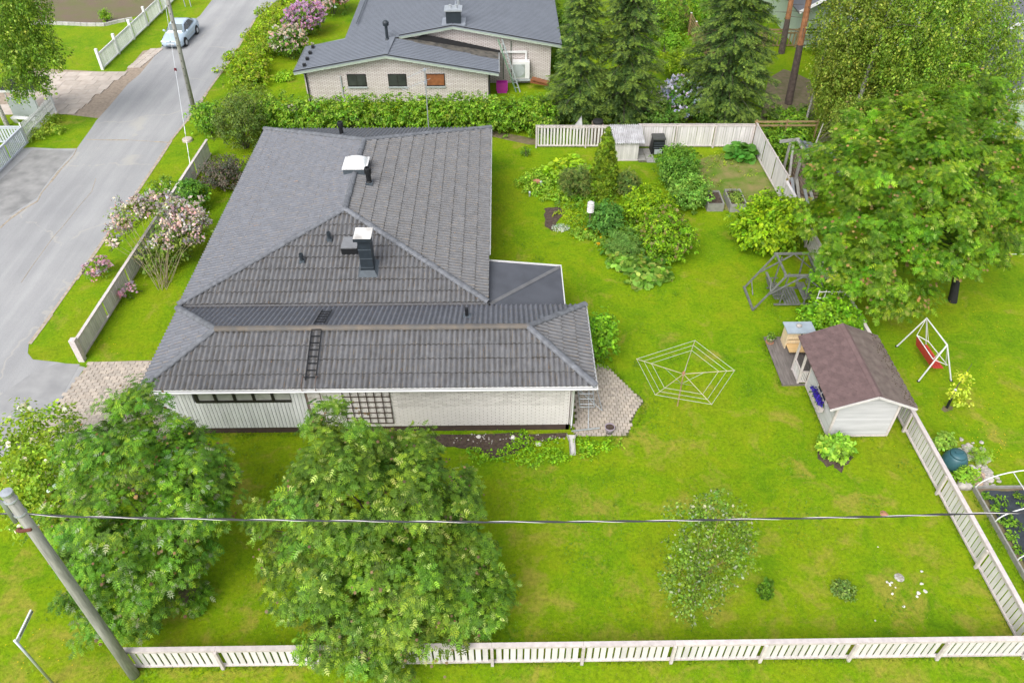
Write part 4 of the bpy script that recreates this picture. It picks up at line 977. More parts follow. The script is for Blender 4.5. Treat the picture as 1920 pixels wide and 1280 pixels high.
while z < 2.5:        # gable boards
    hw = min((rdz-.1-z)/((rdz-1.93)/1.64), 9); x0 = max(PHX0, rdx-hw); x1 = min(PHX1, rdx+hw)
    if x1-x0 > .15: part('board', MB().add([(x0, PHY0-.010, z+.092), (x1, PHY0-.010, z+.092), (x1, PHY0-.030, z+.010), (x0, PHY0-.030, z+.010), (x0, PHY0-.001, z+.010), (x1, PHY0-.001, z+.010)], [(0,1,2,3),(3,2,5,4)]), M['ph_white'], PH)
    z += .105
z = .12
while z < 1.85:
    part('board', MB().add([(PHX0-.010, PHY0, z+.092), (PHX0-.010, PHY1, z+.092), (PHX0-.030, PHY1, z+.010), (PHX0-.030, PHY0, z+.010), (PHX0-.001, PHY1, z+.010), (PHX0-.001, PHY0, z+.010)], [(0,1,2,3),(3,2,4,5)]), M['ph_white'], PH)
    z += .105
for x, y in ((PHX0, PHY0), (PHX1, PHY0), (PHX0, PHY1)): part('corner_board', MB().box(x-.045, x+.045, y-.045, y+.03, .06, zP(x)-.08), M['rail_pink'], PH)
part('base_rail', MB().box(PHX0-.03, PHX1+.03, PHY0-.04, PHY0, .03, .11).box(PHX0-.04, PHX0, PHY0, PHY1, .03, .11), M['rail_pink'], PH)
# shingle courses: each hexagon tab its own piece on the left slope
part('roof_deck', MB().slab([(eL[0], RY0, eL[1]-.003), (rdx, RY0, rdz), (rdx, RY1, rdz), (eL[0], RY1, eL[1])], .06).slab([(rdx, RY0, rdz), (eR[0], RY0, eR[1]), (eR[0], RY1, eR[1]), (rdx, RY1, rdz)], .06), M['shingle'], PH)
Lsl = math.hypot(1.64, rdz-1.93)
for side, mk in ((-1, 'shingle'), (1, 'shingle_dirty')):
    ux = Vector((-side*1.64, 0, rdz-1.93)).normalized(); nn = Vector((side*(rdz-1.93), 0, 1.64)).normalized(); E = Vector((rdx+side*1.66, RY0-.02, 1.922))
    hexw, hexh = .335, .155; rows = int(Lsl/hexh)+1
    fb = None
    for r_ in range(rows):
        for c in range(-1, 13):
            y0 = c*hexw + (hexw/2 if r_ % 2 else 0); y1 = y0+hexw; g = .004
            y0c, y1c = max(y0+g, 0), min(y1-g, RY1-RY0+.04)
            if y1c-y0c < .05: continue
            b0_ = r_*hexh; top = min(b0_+hexh+.05, Lsl+.01); cut_ = .07
            def pt(yy, s, h): return E + Vector((0, yy, 0)) + ux*s + nn*h
            pl_ = [(y0c, b0_+cut_ if y0c == y0+g else b0_+cut_*.2), (max(y0+cut_, y0c), b0_), (min(y1-cut_, y1c), b0_), (y1c, b0_+cut_), (y1c, top), (y0c, top)]
            if pl_[2][0] <= pl_[1][0]: continue
            h0 = .016
            vs = [pt(a, s, h0 - .010*(s-b0_)/hexh) for a, s in pl_] + [pt(a, s, .0) for a, s in pl_[:4]]
            me = MB().add(vs, [(0,1,2,3,4,5), (0,6,7,1), (1,7,8,2), (2,8,9,3)]).mesh('shingle', M[mk])
            put('shingle', me, PH)
part('ridge_strip', MB().slab([(rdx-.13, RY0-.02, rdz-.025), (rdx, RY0-.02, rdz+.045), (rdx, RY1, rdz+.045), (rdx-.13, RY1, rdz-.025)], .015).slab([(rdx, RY0-.02, rdz+.045), (rdx+.13, RY0-.02, rdz-.025), (rdx+.13, RY1, rdz-.025), (rdx, RY1, rdz+.045)], .015), M['shingle'], PH)
mo = MB()
for k in range(170):
    y = RY0+random.random()*(RY1-RY0); x = rdx+1.64*(.55+.45*random.random()**.4); s = random.uniform(.01, .035)
    mo.rock((x, y, zP(x)+.012), s, s, .008, k)
part('moss_specks', mo, M['moss'], PH, stuff=True)
part('bargeboard', MB().bar((eL[0], RY0-.02, eL[1]-.075), (rdx, RY0-.02, rdz-.075), .03, .10).bar((rdx, RY0-.02, rdz-.075), (eR[0], RY0-.02, eR[1]-.075), .03, .10), M['white_old'], PH)
# window and flower box on the left wall
wo = put('window', MB().box(PHX0-.06, PHX0-.02, 20.75, 21.75, .95, 1.62).mesh('window', M['rail_pink']), PH)
part('pane', MB().box(PHX0-.075, PHX0-.06, 20.86, 21.64, 1.04, 1.56), M['glass'], wo)
part('muntin', MB().box(PHX0-.085, PHX0-.075, 21.23, 21.26, 1.04, 1.56).box(PHX0-.0855, PHX0-.0755, 20.86, 21.64, 1.28, 1.31), M['white'], wo)
fbx = part('flower_box', MB().box(PHX0-.30, PHX0-.10, 20.65, 21.75, .62, .82), M['rail_pink'], PH)
M['violet'] = M['petal']
def petals(name, lobes, n_, per, cr, size, pal, parent, kind='umbel', up=1., shell=.3, m=None, droop=0., rnd=.6):
    return leaves(name, parent, lobes, n_, per, cr, size, kind, pal, None, droop, up, m or M['petal'], shell=shell, rnd=rnd)[0]
t = thing('flower_planting', 'deep violet blue petunias filling the box under the playhouse window', 'flowers', (PHX0-.2, 21.2, .82))
leaves('foliage', t, [(PHX0-.2, 20.85+k*.2, .86, .09, .14, .07) for k in range(5)], 50, 6, .06, .06, 'broad', [(.04, .09, .02)])
petals('blossoms', [(PHX0-.2, 20.85+k*.2, .93, .10, .13, .08) for k in range(5)], 110, 5, .05, .055, [(.05, .03, .38), (.08, .04, .5), (.03, .02, .25)], t)
# porch: posts, railings
pz = 1.9
for x, y in ((12.33, 22.82), (12.33, 23.62)): part('post', MB().box(x-.04, x+.04, y-.04, y+.04, .1, zP(12.33)-.06), M['rail_pink'], PH)
part('railing', MB().box(12.30, 12.36, 22.86, 23.58, .72, .78).box(12.30, 12.36, 22.86, 23.58, .16, .22).box(12.37, 12.66, 22.79, 22.85, .72, .78).box(12.37, 12.66, 22.79, 22.85, .16, .22), M['rail_pink'], PH)
for k in range(9): part('baluster', MB().box(12.315, 12.345, 22.90+k*.076, 22.94+k*.076, .22, .72), M['white_old'], PH)
for k in range(4): part('baluster', MB().box(12.39+k*.07, 12.43+k*.07, 22.805, 22.835, .22, .72), M['white_old'], PH)
part('door', MB().box(13.3, 13.95, PHY1, PHY1+.04, .15, 1.6), M['rail_pink'], PH)
# deck
DK = thing('deck', 'weathered grey timber deck beside the playhouse porch', 'deck', (12.7, 24.2, 0))
x = 11.66; k = 0
while x < 13.95:
    y0 = 22.72 if x < 12.4 else 22.85
    part('plank', MB().box(x, x+.117, y0+random.uniform(-.02, .02), 25.75+random.uniform(-.01, .01), .10, .128), M['deck'], DK); x += .124
part('joist', MB().box(11.68, 13.9, 22.75, 22.8, 0, .1).box(11.68, 13.9, 25.65, 25.7, 0, .1), M['deck'], DK)
# hutch
HT = thing('hutch', 'pine storage hutch with grey flat lid standing on the deck', 'hutch', (12.95, 25.3, .13))
part('side_panel', MB().box(12.36, 12.40, 24.95, 25.55, .13, 1.06), M['new_wood_side'], HT); part('side_panel', MB().box(13.4, 13.44, 24.95, 25.55, .13, 1.06), M['new_wood_side'], HT)
part('back_panel', MB().box(12.40, 13.4, 25.5, 25.54, .13, 1.06), M['new_wood_side'], HT)
for i, z in enumerate((.42, .50, .66, .74, .82, .90, .98)): part('board', MB().box(12.40, 13.4, 24.97, 25.0, z, z+.075), M['new_wood_side'], HT)
part('opening', MB().box(12.48, 13.3, 25.0, 25.02, .56, .68), M['brown_wood'], HT)
part('shelf', MB().box(12.40, 13.5, 24.45, 25.0, .34, .38), M['new_wood'], HT)
part('lid', MB().box(12.27, 13.52, 24.86, 25.62, 1.06, 1.11), mat('zinc_lid', (.36, .42, .48), .45, .08, 3), HT)
part('knob', MB().rock((12.95, 24.95, .93), .04, .03, .04, 2), M['black'], HT)
solo('stone', MB().rock((12.88, 25.28, 1.17), .13, .09, .075, 5), M['stone'], 'rounded grey stone weighting the grey hutch lid', 'stone', smooth=True)
pt_ = thing('plant_pot', 'cream flowerpot with green plant on the corner of the deck', 'plant pot', (11.82, 25.35, .13))
part('pot', MB().lathe((11.82, 25.35, .15), [(.12, 0), (.16, .3), (.17, .3), (.17, .26), (.14, .26)], 16), M['cream_pot'], pt_, True); part('saucer', MB().lathe((11.82, 25.35, .13), [(.15, 0), (.18, .04)], 16), M['terracotta'], pt_)
leaves('leaves', pt_, [(11.82, 25.35, .52, .14, .14, .1)], 20, 8, .08, .09, 'broad', [(.06, .13, .02), (.10, .17, .03)])

# garden swing
GS = thing('garden_swing', 'dark grey wooden garden swing with two facing slatted benches', 'garden swing', (13.2, 28.5, 0))
def gb(name, a, b, w=.09, h=.05, m='dark_wood'): return part(name, MB().bar(a, b, w, h), M[m], GS)
yN, yF = 27.75, 29.45; xa0, xa1 = 12.8, 14.3; ZT = 2.0
for y in (yN, yF):
    gb('leg', (11.68, y+.0, .02), (xa0, y, ZT)); gb('leg', (15.35, y, .02), (xa1, y, ZT)); gb('top_beam', (xa0-.1, y, ZT+.03), (xa1+.1, y, ZT+.03), .09, .09)
    gb('brace', (12.25, y-.04, 1.0), (13.55, y-.04, ZT-.02), .06, .05)
    gb('brace', (14.9, y-.04, 1.0), (13.7, y-.04, ZT-.02), .06, .05)
for xx in (xa0, xa1): gb('top_beam', (xx, yN-.05, ZT+.02), (xx, yF+.05, ZT+.02), .09, .06)
gb('foot_beam', (11.68, yN-.05, .06), (11.68, yF+.05, .06), .1, .08); gb('foot_beam', (15.35, yN-.05, .06), (15.35, yF+.05, .06), .1, .08)
gb('brace', (12.28, yN, 1.05), (12.28, yN+.35, 1.6), .04, .04); gb('brace', (11.95, yF, .5), (11.95, yF-.6, .06), .04, .04)
for xx in (12.95, 14.1):
    for y in (yN+.22, yF-.22): gb('hanger', (xx, y, .2), (xx+.06*(1 if xx < 13 else -1), y, ZT), .06, .05)
gb('floor_beam', (12.7, yN+.22, .18), (14.4, yN+.22, .18), .08, .06); gb('floor_beam', (12.7, yF-.22, .18), (14.4, yF-.22, .18), .08, .06)
for k in range(6): gb('slat', (13.25+k*.13, yN+.2, .22), (13.25+k*.13, yF-.2, .22), .092, .02)
for k in range(4):
    gb('slat', (12.72+k*.115, yN+.2, .50), (12.72+k*.115, yF-.2, .50), .08, .02); gb('slat', (14.05+k*.105, yN+.2, .50), (14.05+k*.105, yF-.2, .50), .09, .02)
for k in range(4):
    gb('slat', (12.62-k*.03, yN+.2, .60+k*.12), (12.62-k*.03, yF-.2, .60+k*.12), .02, .1, ); gb('slat', (14.48+k*.03, yN+.2, .60+k*.12), (14.48+k*.03, yF-.2, .60+k*.12), .02, .1)
gb('back_rail', (12.50, yN+.15, 1.08), (12.50, yF-.15, 1.08), .1, .05); gb('back_rail', (14.6, yN+.15, 1.08), (14.6, yF-.15, 1.08), .1, .05)
for y in (yN+.22, yF-.22): gb('armrest', (12.5, y, .78), (13.1, y, .78), .06, .03); gb('armrest', (14.0, y, .78), (14.6, y, .78), .06, .03)

# red and white swing
RS = thing('swing_bench', 'red slatted swing bench hanging in a white tubular frame on the lawn', 'swing', (18.1, 24, 0))
A0, A1 = Vector((18.02, 24.85, 1.9)), Vector((18.15, 23.15, 1.9))
part('frame', MB().tube([(17.48, 25.15, 0), A0, A1, (18.95, 22.95, 0)], .032, 8), M['white'], RS); part('frame', MB().tube([(17.55, 22.95, 0), A1], .032, 8), M['white'], RS); part('frame', MB().tube([(18.75, 25.05, 0), A0], .022, 8), M['white'], RS)
b1, b2, s1, s2 = Vector((17.84, 24.72, 1.05)), Vector((17.9, 23.2, 1.05)), Vector((18.5, 24.72, .62)), Vector((18.62, 23.25, .62))
part('seat_frame', MB().tube([b1, b2, s2+Vector((.05, 0, .04)), s1+Vector((.0, 0, .04)), b1], .02, 8), M['white'], RS)
for a, b in ((b1, A0), (b2, A1), (s1, A0), (s2, A1)): part('hanger', MB().tube([a, b], .012, 6), M['white_old'], RS)
for k in range(4):
    o_ = .11*k; part('slat', MB().bar((18.10+o_, 24.7, .50), (18.18+o_, 23.22, .50), .095, .02), M['red'], RS)
for k in range(4):
    part('slat', MB().bar((17.97-.035*k, 24.7, .58+.12*k), (18.03-.035*k, 23.22, .58+.12*k), .02, .1), M['red'], RS)
for x, y in ((17.48, 25.15), (17.55, 22.95), (18.95, 22.95)): part('foot', MB().box(x-.06, x+.06, y-.05, y+.05, 0, .03), M['rubber'], RS)

# rotary dryer
DR = thing('rotary_dryer', 'five-armed rotary washing line with pale cords on the open lawn', 'clothes dryer', (7.08, 21.7, 0))
c = Vector((7.15, 21.93, 1.62)); tips = [Vector(p) for p in ((7.94, 23.78, 1.72), (5.34, 22.68, 1.72), (5.79, 20.63, 1.72), (7.88, 20.09, 1.72), (9.19, 21.95, 1.72))]
part('pole', MB().tube([(7.08, 21.66, 0), (7.12, 21.85, 1.65)], .028, 8), M['brown_wood'], DR); part('hub', MB().lathe((7.13, 21.88, 1.55), [(.05, 0), (.06, .16), (.03, .2)], 10), M['terracotta'], DR)
for t_ in tips: part('arm', MB().tube([Vector((7.13, 21.88, 1.62)), t_], .015, 6), mat('weathered_arm', (.42, .36, .24), .6) if t_ is tips[0] else bpy.data.materials['weathered_arm'], DR)
for k in range(5):
    part('strut', MB().tube([Vector((7.12, 21.85, 1.1)), c.lerp(tips[k], .42)], .007, 5), M['galv'], DR)
for fr in (.99, .84, .68):
    for k in range(5): part('cord', MB().tube([c.lerp(tips[k], fr), c.lerp(tips[(k+1) % 5], fr)], .0062, 5), M['white_old'], DR)

# racks and pot on the patio
RK = thing('drying_rack', 'silver wire laundry rack folded against the corner of the brick wall', 'laundry rack', (3.2, 21.5, 0))
o1 = [Vector((2.98, 20.95, .75)), Vector((2.92, 22.6, 1.15)), Vector((3.55, 22.6, 1.15)), Vector((3.55, 20.95, .75))]
part('frame', MB().tube(o1+[o1[0]], .022, 6), M['galv'], RK)
for k in range(7):
    t_ = .08+k*.14; part('bar', MB().tube([o1[0].lerp(o1[1], t_), o1[3].lerp(o1[2], t_)], .015, 5), M['galv'], RK)
part('leg', MB().tube([(3.3, 20.4, .05), (3.45, 22.4, 1.1)], .02, 6).tube([(2.9, 21.9, .9), (3.95, 21.35, .1)], .016, 6).tube([(3.95, 21.35, .1), (3.7, 23.0, .6)], .016, 6), M['galv'], RK)
solo('steel_bar', MB().tube([(2.62, 20.25, .12), (3.75, 20.4, .12)], .03, 8), M['galv'], 'short galvanised bar lying across the patio edge by the wall corner', 'bar')
pt_ = thing('plant_pot', 'mauve empty flowerpot full of soil on the patio edge', 'plant pot', (4.12, 20.25, .04))
part('pot', MB().lathe((4.12, 20.22, .03), [(.12, 0), (.19, .3), (.2, .36), (.175, .36), (.165, .3)], 18), M['lilac_pot'], pt_, True); part('soil', MB().lathe((4.12, 20.22, .33), [(.15, 0), (.172, .025), (.17, .035)], 16), M['soil'], pt_)

# ================================================================= BACK GARDEN THINGS
SD = thing('shed', 'low white boarded shed with corrugated metal lid against the back fence', 'shed', (7.5, 42.7, 0))
part('wall', MB().box(6.75, 8.18, 42.15, 43.7, 0, 1.15), M['gap'], SD)
for k in range(11): part('board', MB().box(6.75+k*.13+.004, 6.75+(k+1)*.13-.004, 42.12, 42.15, .07, 1.17), M['white_old'], SD)
for k in range(11): part('board', MB().box(8.18, 8.21, 42.15+k*.14+.004, 42.15+(k+1)*.14-.004, .05, 1.17+k*.02), M['white_old'], SD)
cm = MB(); nx = 136; vs = []; X0, X1 = 6.5, 8.5
for i in range(nx+1):
    x = X0+(X1-X0)*i/nx; h = .034*math.cos(2*PI*(x-X0)/.118); vs += [(x, 41.95, 1.24+h), (x, 43.85, 1.52+h), (x, 41.95, 1.225+h)]
fs = []
for i in range(nx): a = i*3; fs += [(a, a+3, a+4, a+1), (a+2, a+5, a+3, a)]
cm.add(vs, fs); part('roof', cm, M['corr'], SD)
part('trim', MB().box(6.73, 8.22, 42.09, 42.14, 0, .07), M['rail_pink'], SD)
CB = thing('compost_bin', 'black plastic compost bin with pale hatch beside the back fence', 'compost bin', (9.5, 43.2, 0))
part('body', MB().add([(9.12, 42.85, 0), (9.98, 42.85, 0), (9.98, 43.6, 0), (9.12, 43.6, 0), (9.2, 42.92, .95), (9.9, 42.92, .95), (9.9, 43.55, .95), (9.2, 43.55, .95)], [(0,1,5,4),(1,2,6,5),(2,3,7,6),(3,0,4,7),(4,5,6,7)]), M['black'], CB)
part('lid', MB().box(9.16, 9.94, 42.87, 43.6, .95, 1.05), mat('faded_black_lid', (.06, .062, .06), .6), CB); part('hatch', MB().box(9.32, 9.78, 42.82, 42.85, .05, .36), M['greengrey'], CB)
for z in (.45, .6, .75): part('vent', MB().box(9.25, 9.85, 42.845, 42.87, z, z+.03), M['chim_grey'], CB)
ps = struct('paving_strip', MB().box(8.25, 9.2, 41.9, 43.7, -.02, .01), M['joint'])
for i, (x, y, w, h) in enumerate(((8.25, 42.85, .45, .75), (8.72, 42.95, .45, .65), (8.22, 42.1, .5, .7), (8.75, 42.35, .48, .55), (8.75, 41.85, .75, .45))): part('paving_slab', MB().box(x, x+w, y, y+h, .01, .04), M['board_grey'], ps)
for i, (x0, lab) in enumerate(((11.27, 'grey raised planting box holding bare dark soil'), (12.5, 'grey raised planting box with leafy strawberries'))):
    b = thing('raised_bed', lab, 'raised bed', (x0+.4, 37, 0)); y0, y1 = (36.35, 37.75) if i == 0 else (36.25, 37.9)
    for q in ((x0, x0+.9, y0, y0+.05), (x0, x0+.9, y1-.05, y1), (x0, x0+.05, y0+.05, y1-.05), (x0+.85, x0+.9, y0+.05, y1-.05)): part('board', MB().box(*q, 0, .5), M['board_grey'], b)
    part('soil', MB().box(x0+.05, x0+.85, y0+.05, y1-.05, 0, .40), M['soil'], b)
    if i: leaves('foliage', b, [(x0+.45, 37.1, .5, .35, .65, .12)], 60, 8, .12, .12, 'broad', [(.10, .17, .04), (.15, .23, .07)])
LP = thing('garden_lamp', 'louvred white garden lamp on a thin brown post among the plants', 'lamp', (4.61, 34.58, 0))
part('post', MB().tube([(4.6, 34.55, 0), (4.57, 34.5, 1.25)], .03, 8), M['brown_metal'], LP)
part('glass', MB().lathe((4.57, 34.5, 1.25), [(.07, 0), (.1, .1), (.1, .4), (.04, .45)], 14), M['brown_metal'], LP)
for k in range(4): part('louvre', MB().lathe((4.57, 34.5, 1.24+k*.125), [(.19, 0), (.19, .014), (.13, .07), (.12, .065)], 16), M['white_old'], LP)
part('cap', MB().lathe((4.57, 34.5, 1.74), [(.18, 0), (.17, .03), (.03, .12)], 16), M['white_old'], LP)
q = at(1006, 352); pt_ = thing('plant_pot', 'round terracotta pot with soil among the bright ground cover', 'plant pot', q)
part('pot', MB().lathe((q.x, q.y, .15), [(.16, 0), (.21, .28), (.22, .3), (.2, .3), (.19, .26)], 16), M['terracotta'], pt_, True); part('soil', MB().lathe((q.x, q.y, .38), [(.19, 0), (.02, .02)], 14), M['soil'], pt_)
q = at(1015, 356); solo('garden_ornament', MB().rock((q.x, q.y+.05, .35), .07, .06, .16, 4).rock((q.x-.05, q.y, .52), .05, .05, .06, 6), M['grey_cloth'], 'small pale grey figurine beside the terracotta pot', 'ornament')
q = at(993, 368); solo('garden_light', MB().lathe((q.x, q.y, 0), [(.05, 0), (.05, .25), (.08, .27), (.02, .33)], 10), M['galv'], 'short round grey stake light at the edge of the flower bed', 'garden light')
# spare wheel and sheet behind the fence
WH = thing('spare_tyre', 'car wheel with alloy rim lying on top of something behind the slatted fence', 'wheel', (5.9, 44.6, 1.0))
part('tyre', MB().lathe((5.95, 44.65, 1.22), [(.2, 0), (.32, .02), (.34, .1), (.32, .2), (.2, .22)], 20), M['rubber'], WH, True); part('rim', MB().lathe((5.95, 44.65, 1.25), [(.19, 0), (.19, .16), (.04, .17)], 10), M['galv'], WH)
part('crate_under', MB().box(5.6, 6.3, 44.3, 45.0, 0, 1.22), M['log'], WH)
solo('metal_sheet', MB().add([(4.3, 44.5, .9), (5.0, 44.5, .9), (4.9, 44.6, 1.75), (4.85, 44.5, 1.75), (4.3, 44.55, .85), (5.0, 44.55, .85)], [(0,1,2,3), (1,5,2), (0,3,4), (4,3,2,5)]), M['corr'], 'leaning offcut of grey corrugated sheet behind the slatted fence', 'metal sheet')
# woodshed
WS = thing('woodshed', 'open firewood shed with blue-grey tiled roof and grey timber posts behind the tall fence', 'woodshed', (17, 39, 0))
part('roof', MB().slab([(16.9, 37.0, 2.2), (16.9, 40.4, 2.2), (18.9, 40.4, 1.7), (18.9, 37.0, 1.7)], .08), M['nroof'], WS)
for r_ in range(9):
    for c_i in range(6):
        x = 16.95+c_i*.33; y = 37.02+r_*.38; z = 2.2-(x-16.9)*.25
        part('roof_tile', MB().add([(x, y, z+.03), (x+.15, y, z+.075-.03), (x+.31, y, z+.03-.075), (x, y+.38, z+.005), (x+.15, y+.38, z+.05-.03), (x+.31, y+.38, z+.005-.075)], [(0,1,4,3),(1,2,5,4)]), M['nroof_seam'], WS)
part('bargeboard', MB().bar((15.9, 40.3, 2.15), (17.0, 40.3, 2.28), .1, .16).bar((16.85, 40.4, 2.3), (16.85, 36.9, 2.3), .14, .06), M['board_grey'], WS)
for a, b in (((16.0, 37.4, 0), (16.6, 40.0, 2.1)), ((16.5, 38.2, 0), (16.5, 38.2, 2.1)), ((16.5, 40.2, 0), (16.5, 40.2, 2.1)), ((18.6, 37.2, 0), (18.6, 37.2, 1.7)), ((18.6, 40.2, 0), (18.6, 40.2, 1.7))): part('post', MB().bar(a, b, .12, .12), M['board_grey'], WS)
for (p, q, r__) in ((16.75, 0, 0),):
    for zz in range(9):
        for yy in range(17): part('log', MB().tube([(16.7, 37.3+yy*.17, .12+zz*.2), (17.6, 37.3+yy*.17+random.uniform(-.04, .04), .12+zz*.2)], random.uniform(.07, .095), 6), M['log'], WS)
for k in range(4): solo('plank', MB().bar((16.15+k*.28, 36.6+random.uniform(-.4, .2), .3+k*.12), (16.35+k*.25, 38.4, .9+k*.1), .16, .05), M['board_grey'] if k % 2 else M['galv'], ('grey timber offcut leaning beside the woodshed, nearest the fence', 'pale metal strip leaning beside the woodshed', 'grey timber offcut leaning in front of the firewood', 'silver metal strip leaning in front of the firewood')[k] , 'plank')
solo('bucket', MB().lathe((16.15, 38.1, 0), [(.2, 0), (.28, .75), (.26, .75), (.18, .1)], 14), M['orange'], 'orange tub standing between the tall fence and the woodshed', 'tub')

# neighbour garden on the right: dome composter, rocks, hoop bed
q = at(1785, 868); CPO = thing('composter', 'dark blue-green dome composter beyond the slatted fence', 'composter', q)
part('body', MB().lathe((17.05, 18.5, 0), [(.46, 0), (.45, .18), (.41, .36), (.34, .5), (.30, .55)], 22), M['compost_blue'], CPO, True); part('lid', MB().lathe((17.05, 18.5, .55), [(.30, 0), (.28, .06), (.1, .10), (.02, .10)], 22), M['compost_blue'], CPO, True); part('handle', MB().box(16.9, 17.2, 18.46, 18.54, .64, .70), M['compost_blue'], CPO)
rocks = ((1820,888,.30,'stone_w','pale white boulder in the small rock pile by the dome composter'), (1824,903,.36,'stone_p','large pinkish boulder in the small rock pile'), (1838,893,.17,'stone_p','small orange-brown boulder beside the pale one'), (1805,912,.26,'stone','flat grey boulder at the near end of the rock pile'))
for x, y, s, m_, lab in rocks:
    p = at(x, y); solo('boulder', MB().rock((p.x, p.y, s*.4), s, s*.9, s*.6, int(x)), M[m_], lab, 'boulder', smooth=True)
gr = MB()
for k in range(120):
    if k < 50: x, y = random.gauss(1815, 12), random.gauss(848, 8)
    else: x, y = random.gauss(1845, 12), random.gauss(890, 16)
    p = at(x, y); s = random.uniform(.05, .12); gr.rock((p.x, p.y, s*.3), s, s, s*.7, k)
solo('stones', gr, M['stone'], 'loose grey and white stones heaped round the dome composter', 'stones', kind='stuff')
HB = thing('hoop_bed', 'raised strawberry bed under white hoops with black weed fabric', 'raised bed', (19, 14.5, 0))
bx0, bx1, by0, by1 = 17.22, 21.2, 11.6, 17.3
for q in ((bx0, bx0+.06, by0, by1), (bx1-.06, bx1, by0, by1), (bx0+.06, bx1-.06, by1-.06, by1), (bx0+.06, bx1-.06, by0, by0+.06)): part('board', MB().box(*q, 0, .22), M['board_grey'], HB)
bm = bmesh.new(); bmesh.ops.create_grid(bm, x_segments=40, y_segments=60, size=1)
for v in bm.verts:
    x, y = v.co.x, v.co.y; v.co = Vector((bx0+.25+(x+1)/2*(bx1-bx0-.4), by0+.1+(y+1)/2*(by1-by0-.3), .17+.03*math.sin(x*9+y*3)*math.sin(y*14)+random.uniform(-.008, .008)))
me = bpy.data.meshes.new('fabric'); bm.to_mesh(me); bm.free(); me.materials.append(M['fabric']); put('weed_fabric', me, HB)
part('soil', MB().box(bx0+.06, bx1-.06, by0+.06, by1-.06, 0, .11), M['soil_lawn'], HB)
for y, zt in ((by1-.05, 1.05), (15.75, 1.05), (14.2, 1.05), (12.65, 1.05)):
    part('hoop', MB().tube([(bx0+.03+(bx1-bx0-.06)*(1-math.cos(t))/2, y, .15+zt*math.sin(t)) for t in [PI*k/16 for k in range(17)]], .022, 7), M['white'], HB)
part('ridge_tube', MB().tube([((bx0+bx1)/2-.9, by1-.05, 1.02), ((bx0+bx1)/2-.9, 11.9, 1.02)], .018, 6), M['white'], HB)
for i, (x, y, s) in enumerate(((1851,929,.22),(1877,940,.32),(1867,953,.17),(1909,938,.33),(1889,965,.16),(1879,978,.17),(1903,989,.26),(1898,1007,.18),(1911,1033,.3))):
    p = at(x, y, .2); leaves('strawberry_plant', HB, [(p.x, p.y, .27, s*.8, s*.8, s*.35)], 12, 9, .07, .085, 'broad', [(.09, .19, .02), (.12, .23, .03), (.06, .13, .02)])

# lawn pebbles and stones
def pebbles(pts, lab, grp=None):
    for i, (x, y, s) in enumerate(pts):
        p = at(x, y); solo('pebble', MB().rock((p.x, p.y, s*.35), s, s*.8, s*.5, i+3), M['stone_w'], lab, 'stone', grp)
pebbles(((1663,1091,.05),(1668,1094,.045),(1672,1092,.045),(1669,1097,.035),(1673,1113,.05),(1679,1101,.03),(1728,1071,.05),(1728,1094,.06),(1722,1112,.07),(1736,1109,.06),(1733,1107,.05),(1719,1118,.05),(1694,1137,.05),(1646,1025,.03),(1641,1163,.03)), 'small white pebble scattered on the near lawn', 'white pebbles on the lawn')
p = at(1686, 1082); solo('ash_patch', MB().lathe((p.x, p.y, 0), [(.17, 0), (.12, .015), (.02, .03)], 9), mat('pale_ash', (.20,.17,.12), .9, .5, 12, col2=(.55,.53,.50)), 'round whitish grey patch of ash in the lawn', 'ash patch')
p = at(1657, 963); solo('stump', MB().rock((p.x, p.y, .02), .16, .11, .05, 3), M['terracotta'], 'small flat orange stump in the dry patch of lawn', 'stump')
bb = MB()
for k in range(60):
    p = at(random.uniform(850, 1060), random.uniform(814, 832)); s = random.uniform(.012, .04); bb.rock((p.x, p.y, .02+s*.3), s, s, s*.7, k)
solo('stones', bb, M['stone'], 'little stones scattered on the bare soil along the brick wall', 'stones', kind='stuff')
for x, y, s, lab in ((962, 822, .12, 'rounded grey stone in the soil bed by the brick wall'), (897, 820, .10, 'light stone lying on bare soil close to the wall'), (1010, 834, .11, 'white stone standing among the weeds near the downpipe')):
    p = at(x, y); solo('stone', MB().rock((p.x, p.y, s*.5), s, s*.8, s*.7, int(x)), M['stone_w'], lab, 'stone')

# ================================================================= UTILITY POLES, WIRES, SIGNS
UP = thing('utility_pole', 'thick grey wooden utility pole with metal cap in the near left corner', 'utility pole', (-11.25, 10.72, 0))
bX, bY = -11.27, 10.75
part('pole', MB().tube([(bX, bY, -.2), (bX, bY+.03, 3), (bX-.01, bY+.06, 6), (bX-.02, bY+.08, 8.85)], [.155, .145, .132, .122], 16), M['pole'], UP, True)
part('pole_cap', MB().lathe((bX-.02, bY+.08, 8.82), [(.137, 0), (.137, .07), (.05, .09)], 16), M['galv'], UP)
part('lamp_arm', MB().tube([(bX-.17, bY-.03, 7.9), (bX-.19, bY+.0, 8.6), (bX-.45, bY+.05, 9.0), (bX-1.3, bY+.1, 9.3)], .05, 10), M['galv'], UP, True)
for z in (8.1, 8.6): part('clamp', MB().lathe((bX-.02, bY+.07, z), [(.14, 0), (.15, .02), (.14, .05)], 16), M['galv'], UP)
part('insulator', MB().rock((bX-.2, bY-.05, 7.62), .09, .06, .06, 3).bar((bX-.15, bY-.12, 7.66), (bX+.14, bY-.10, 7.7), .06, .05), mat('rusty_bracket', (.16, .05, .04), .5), UP)
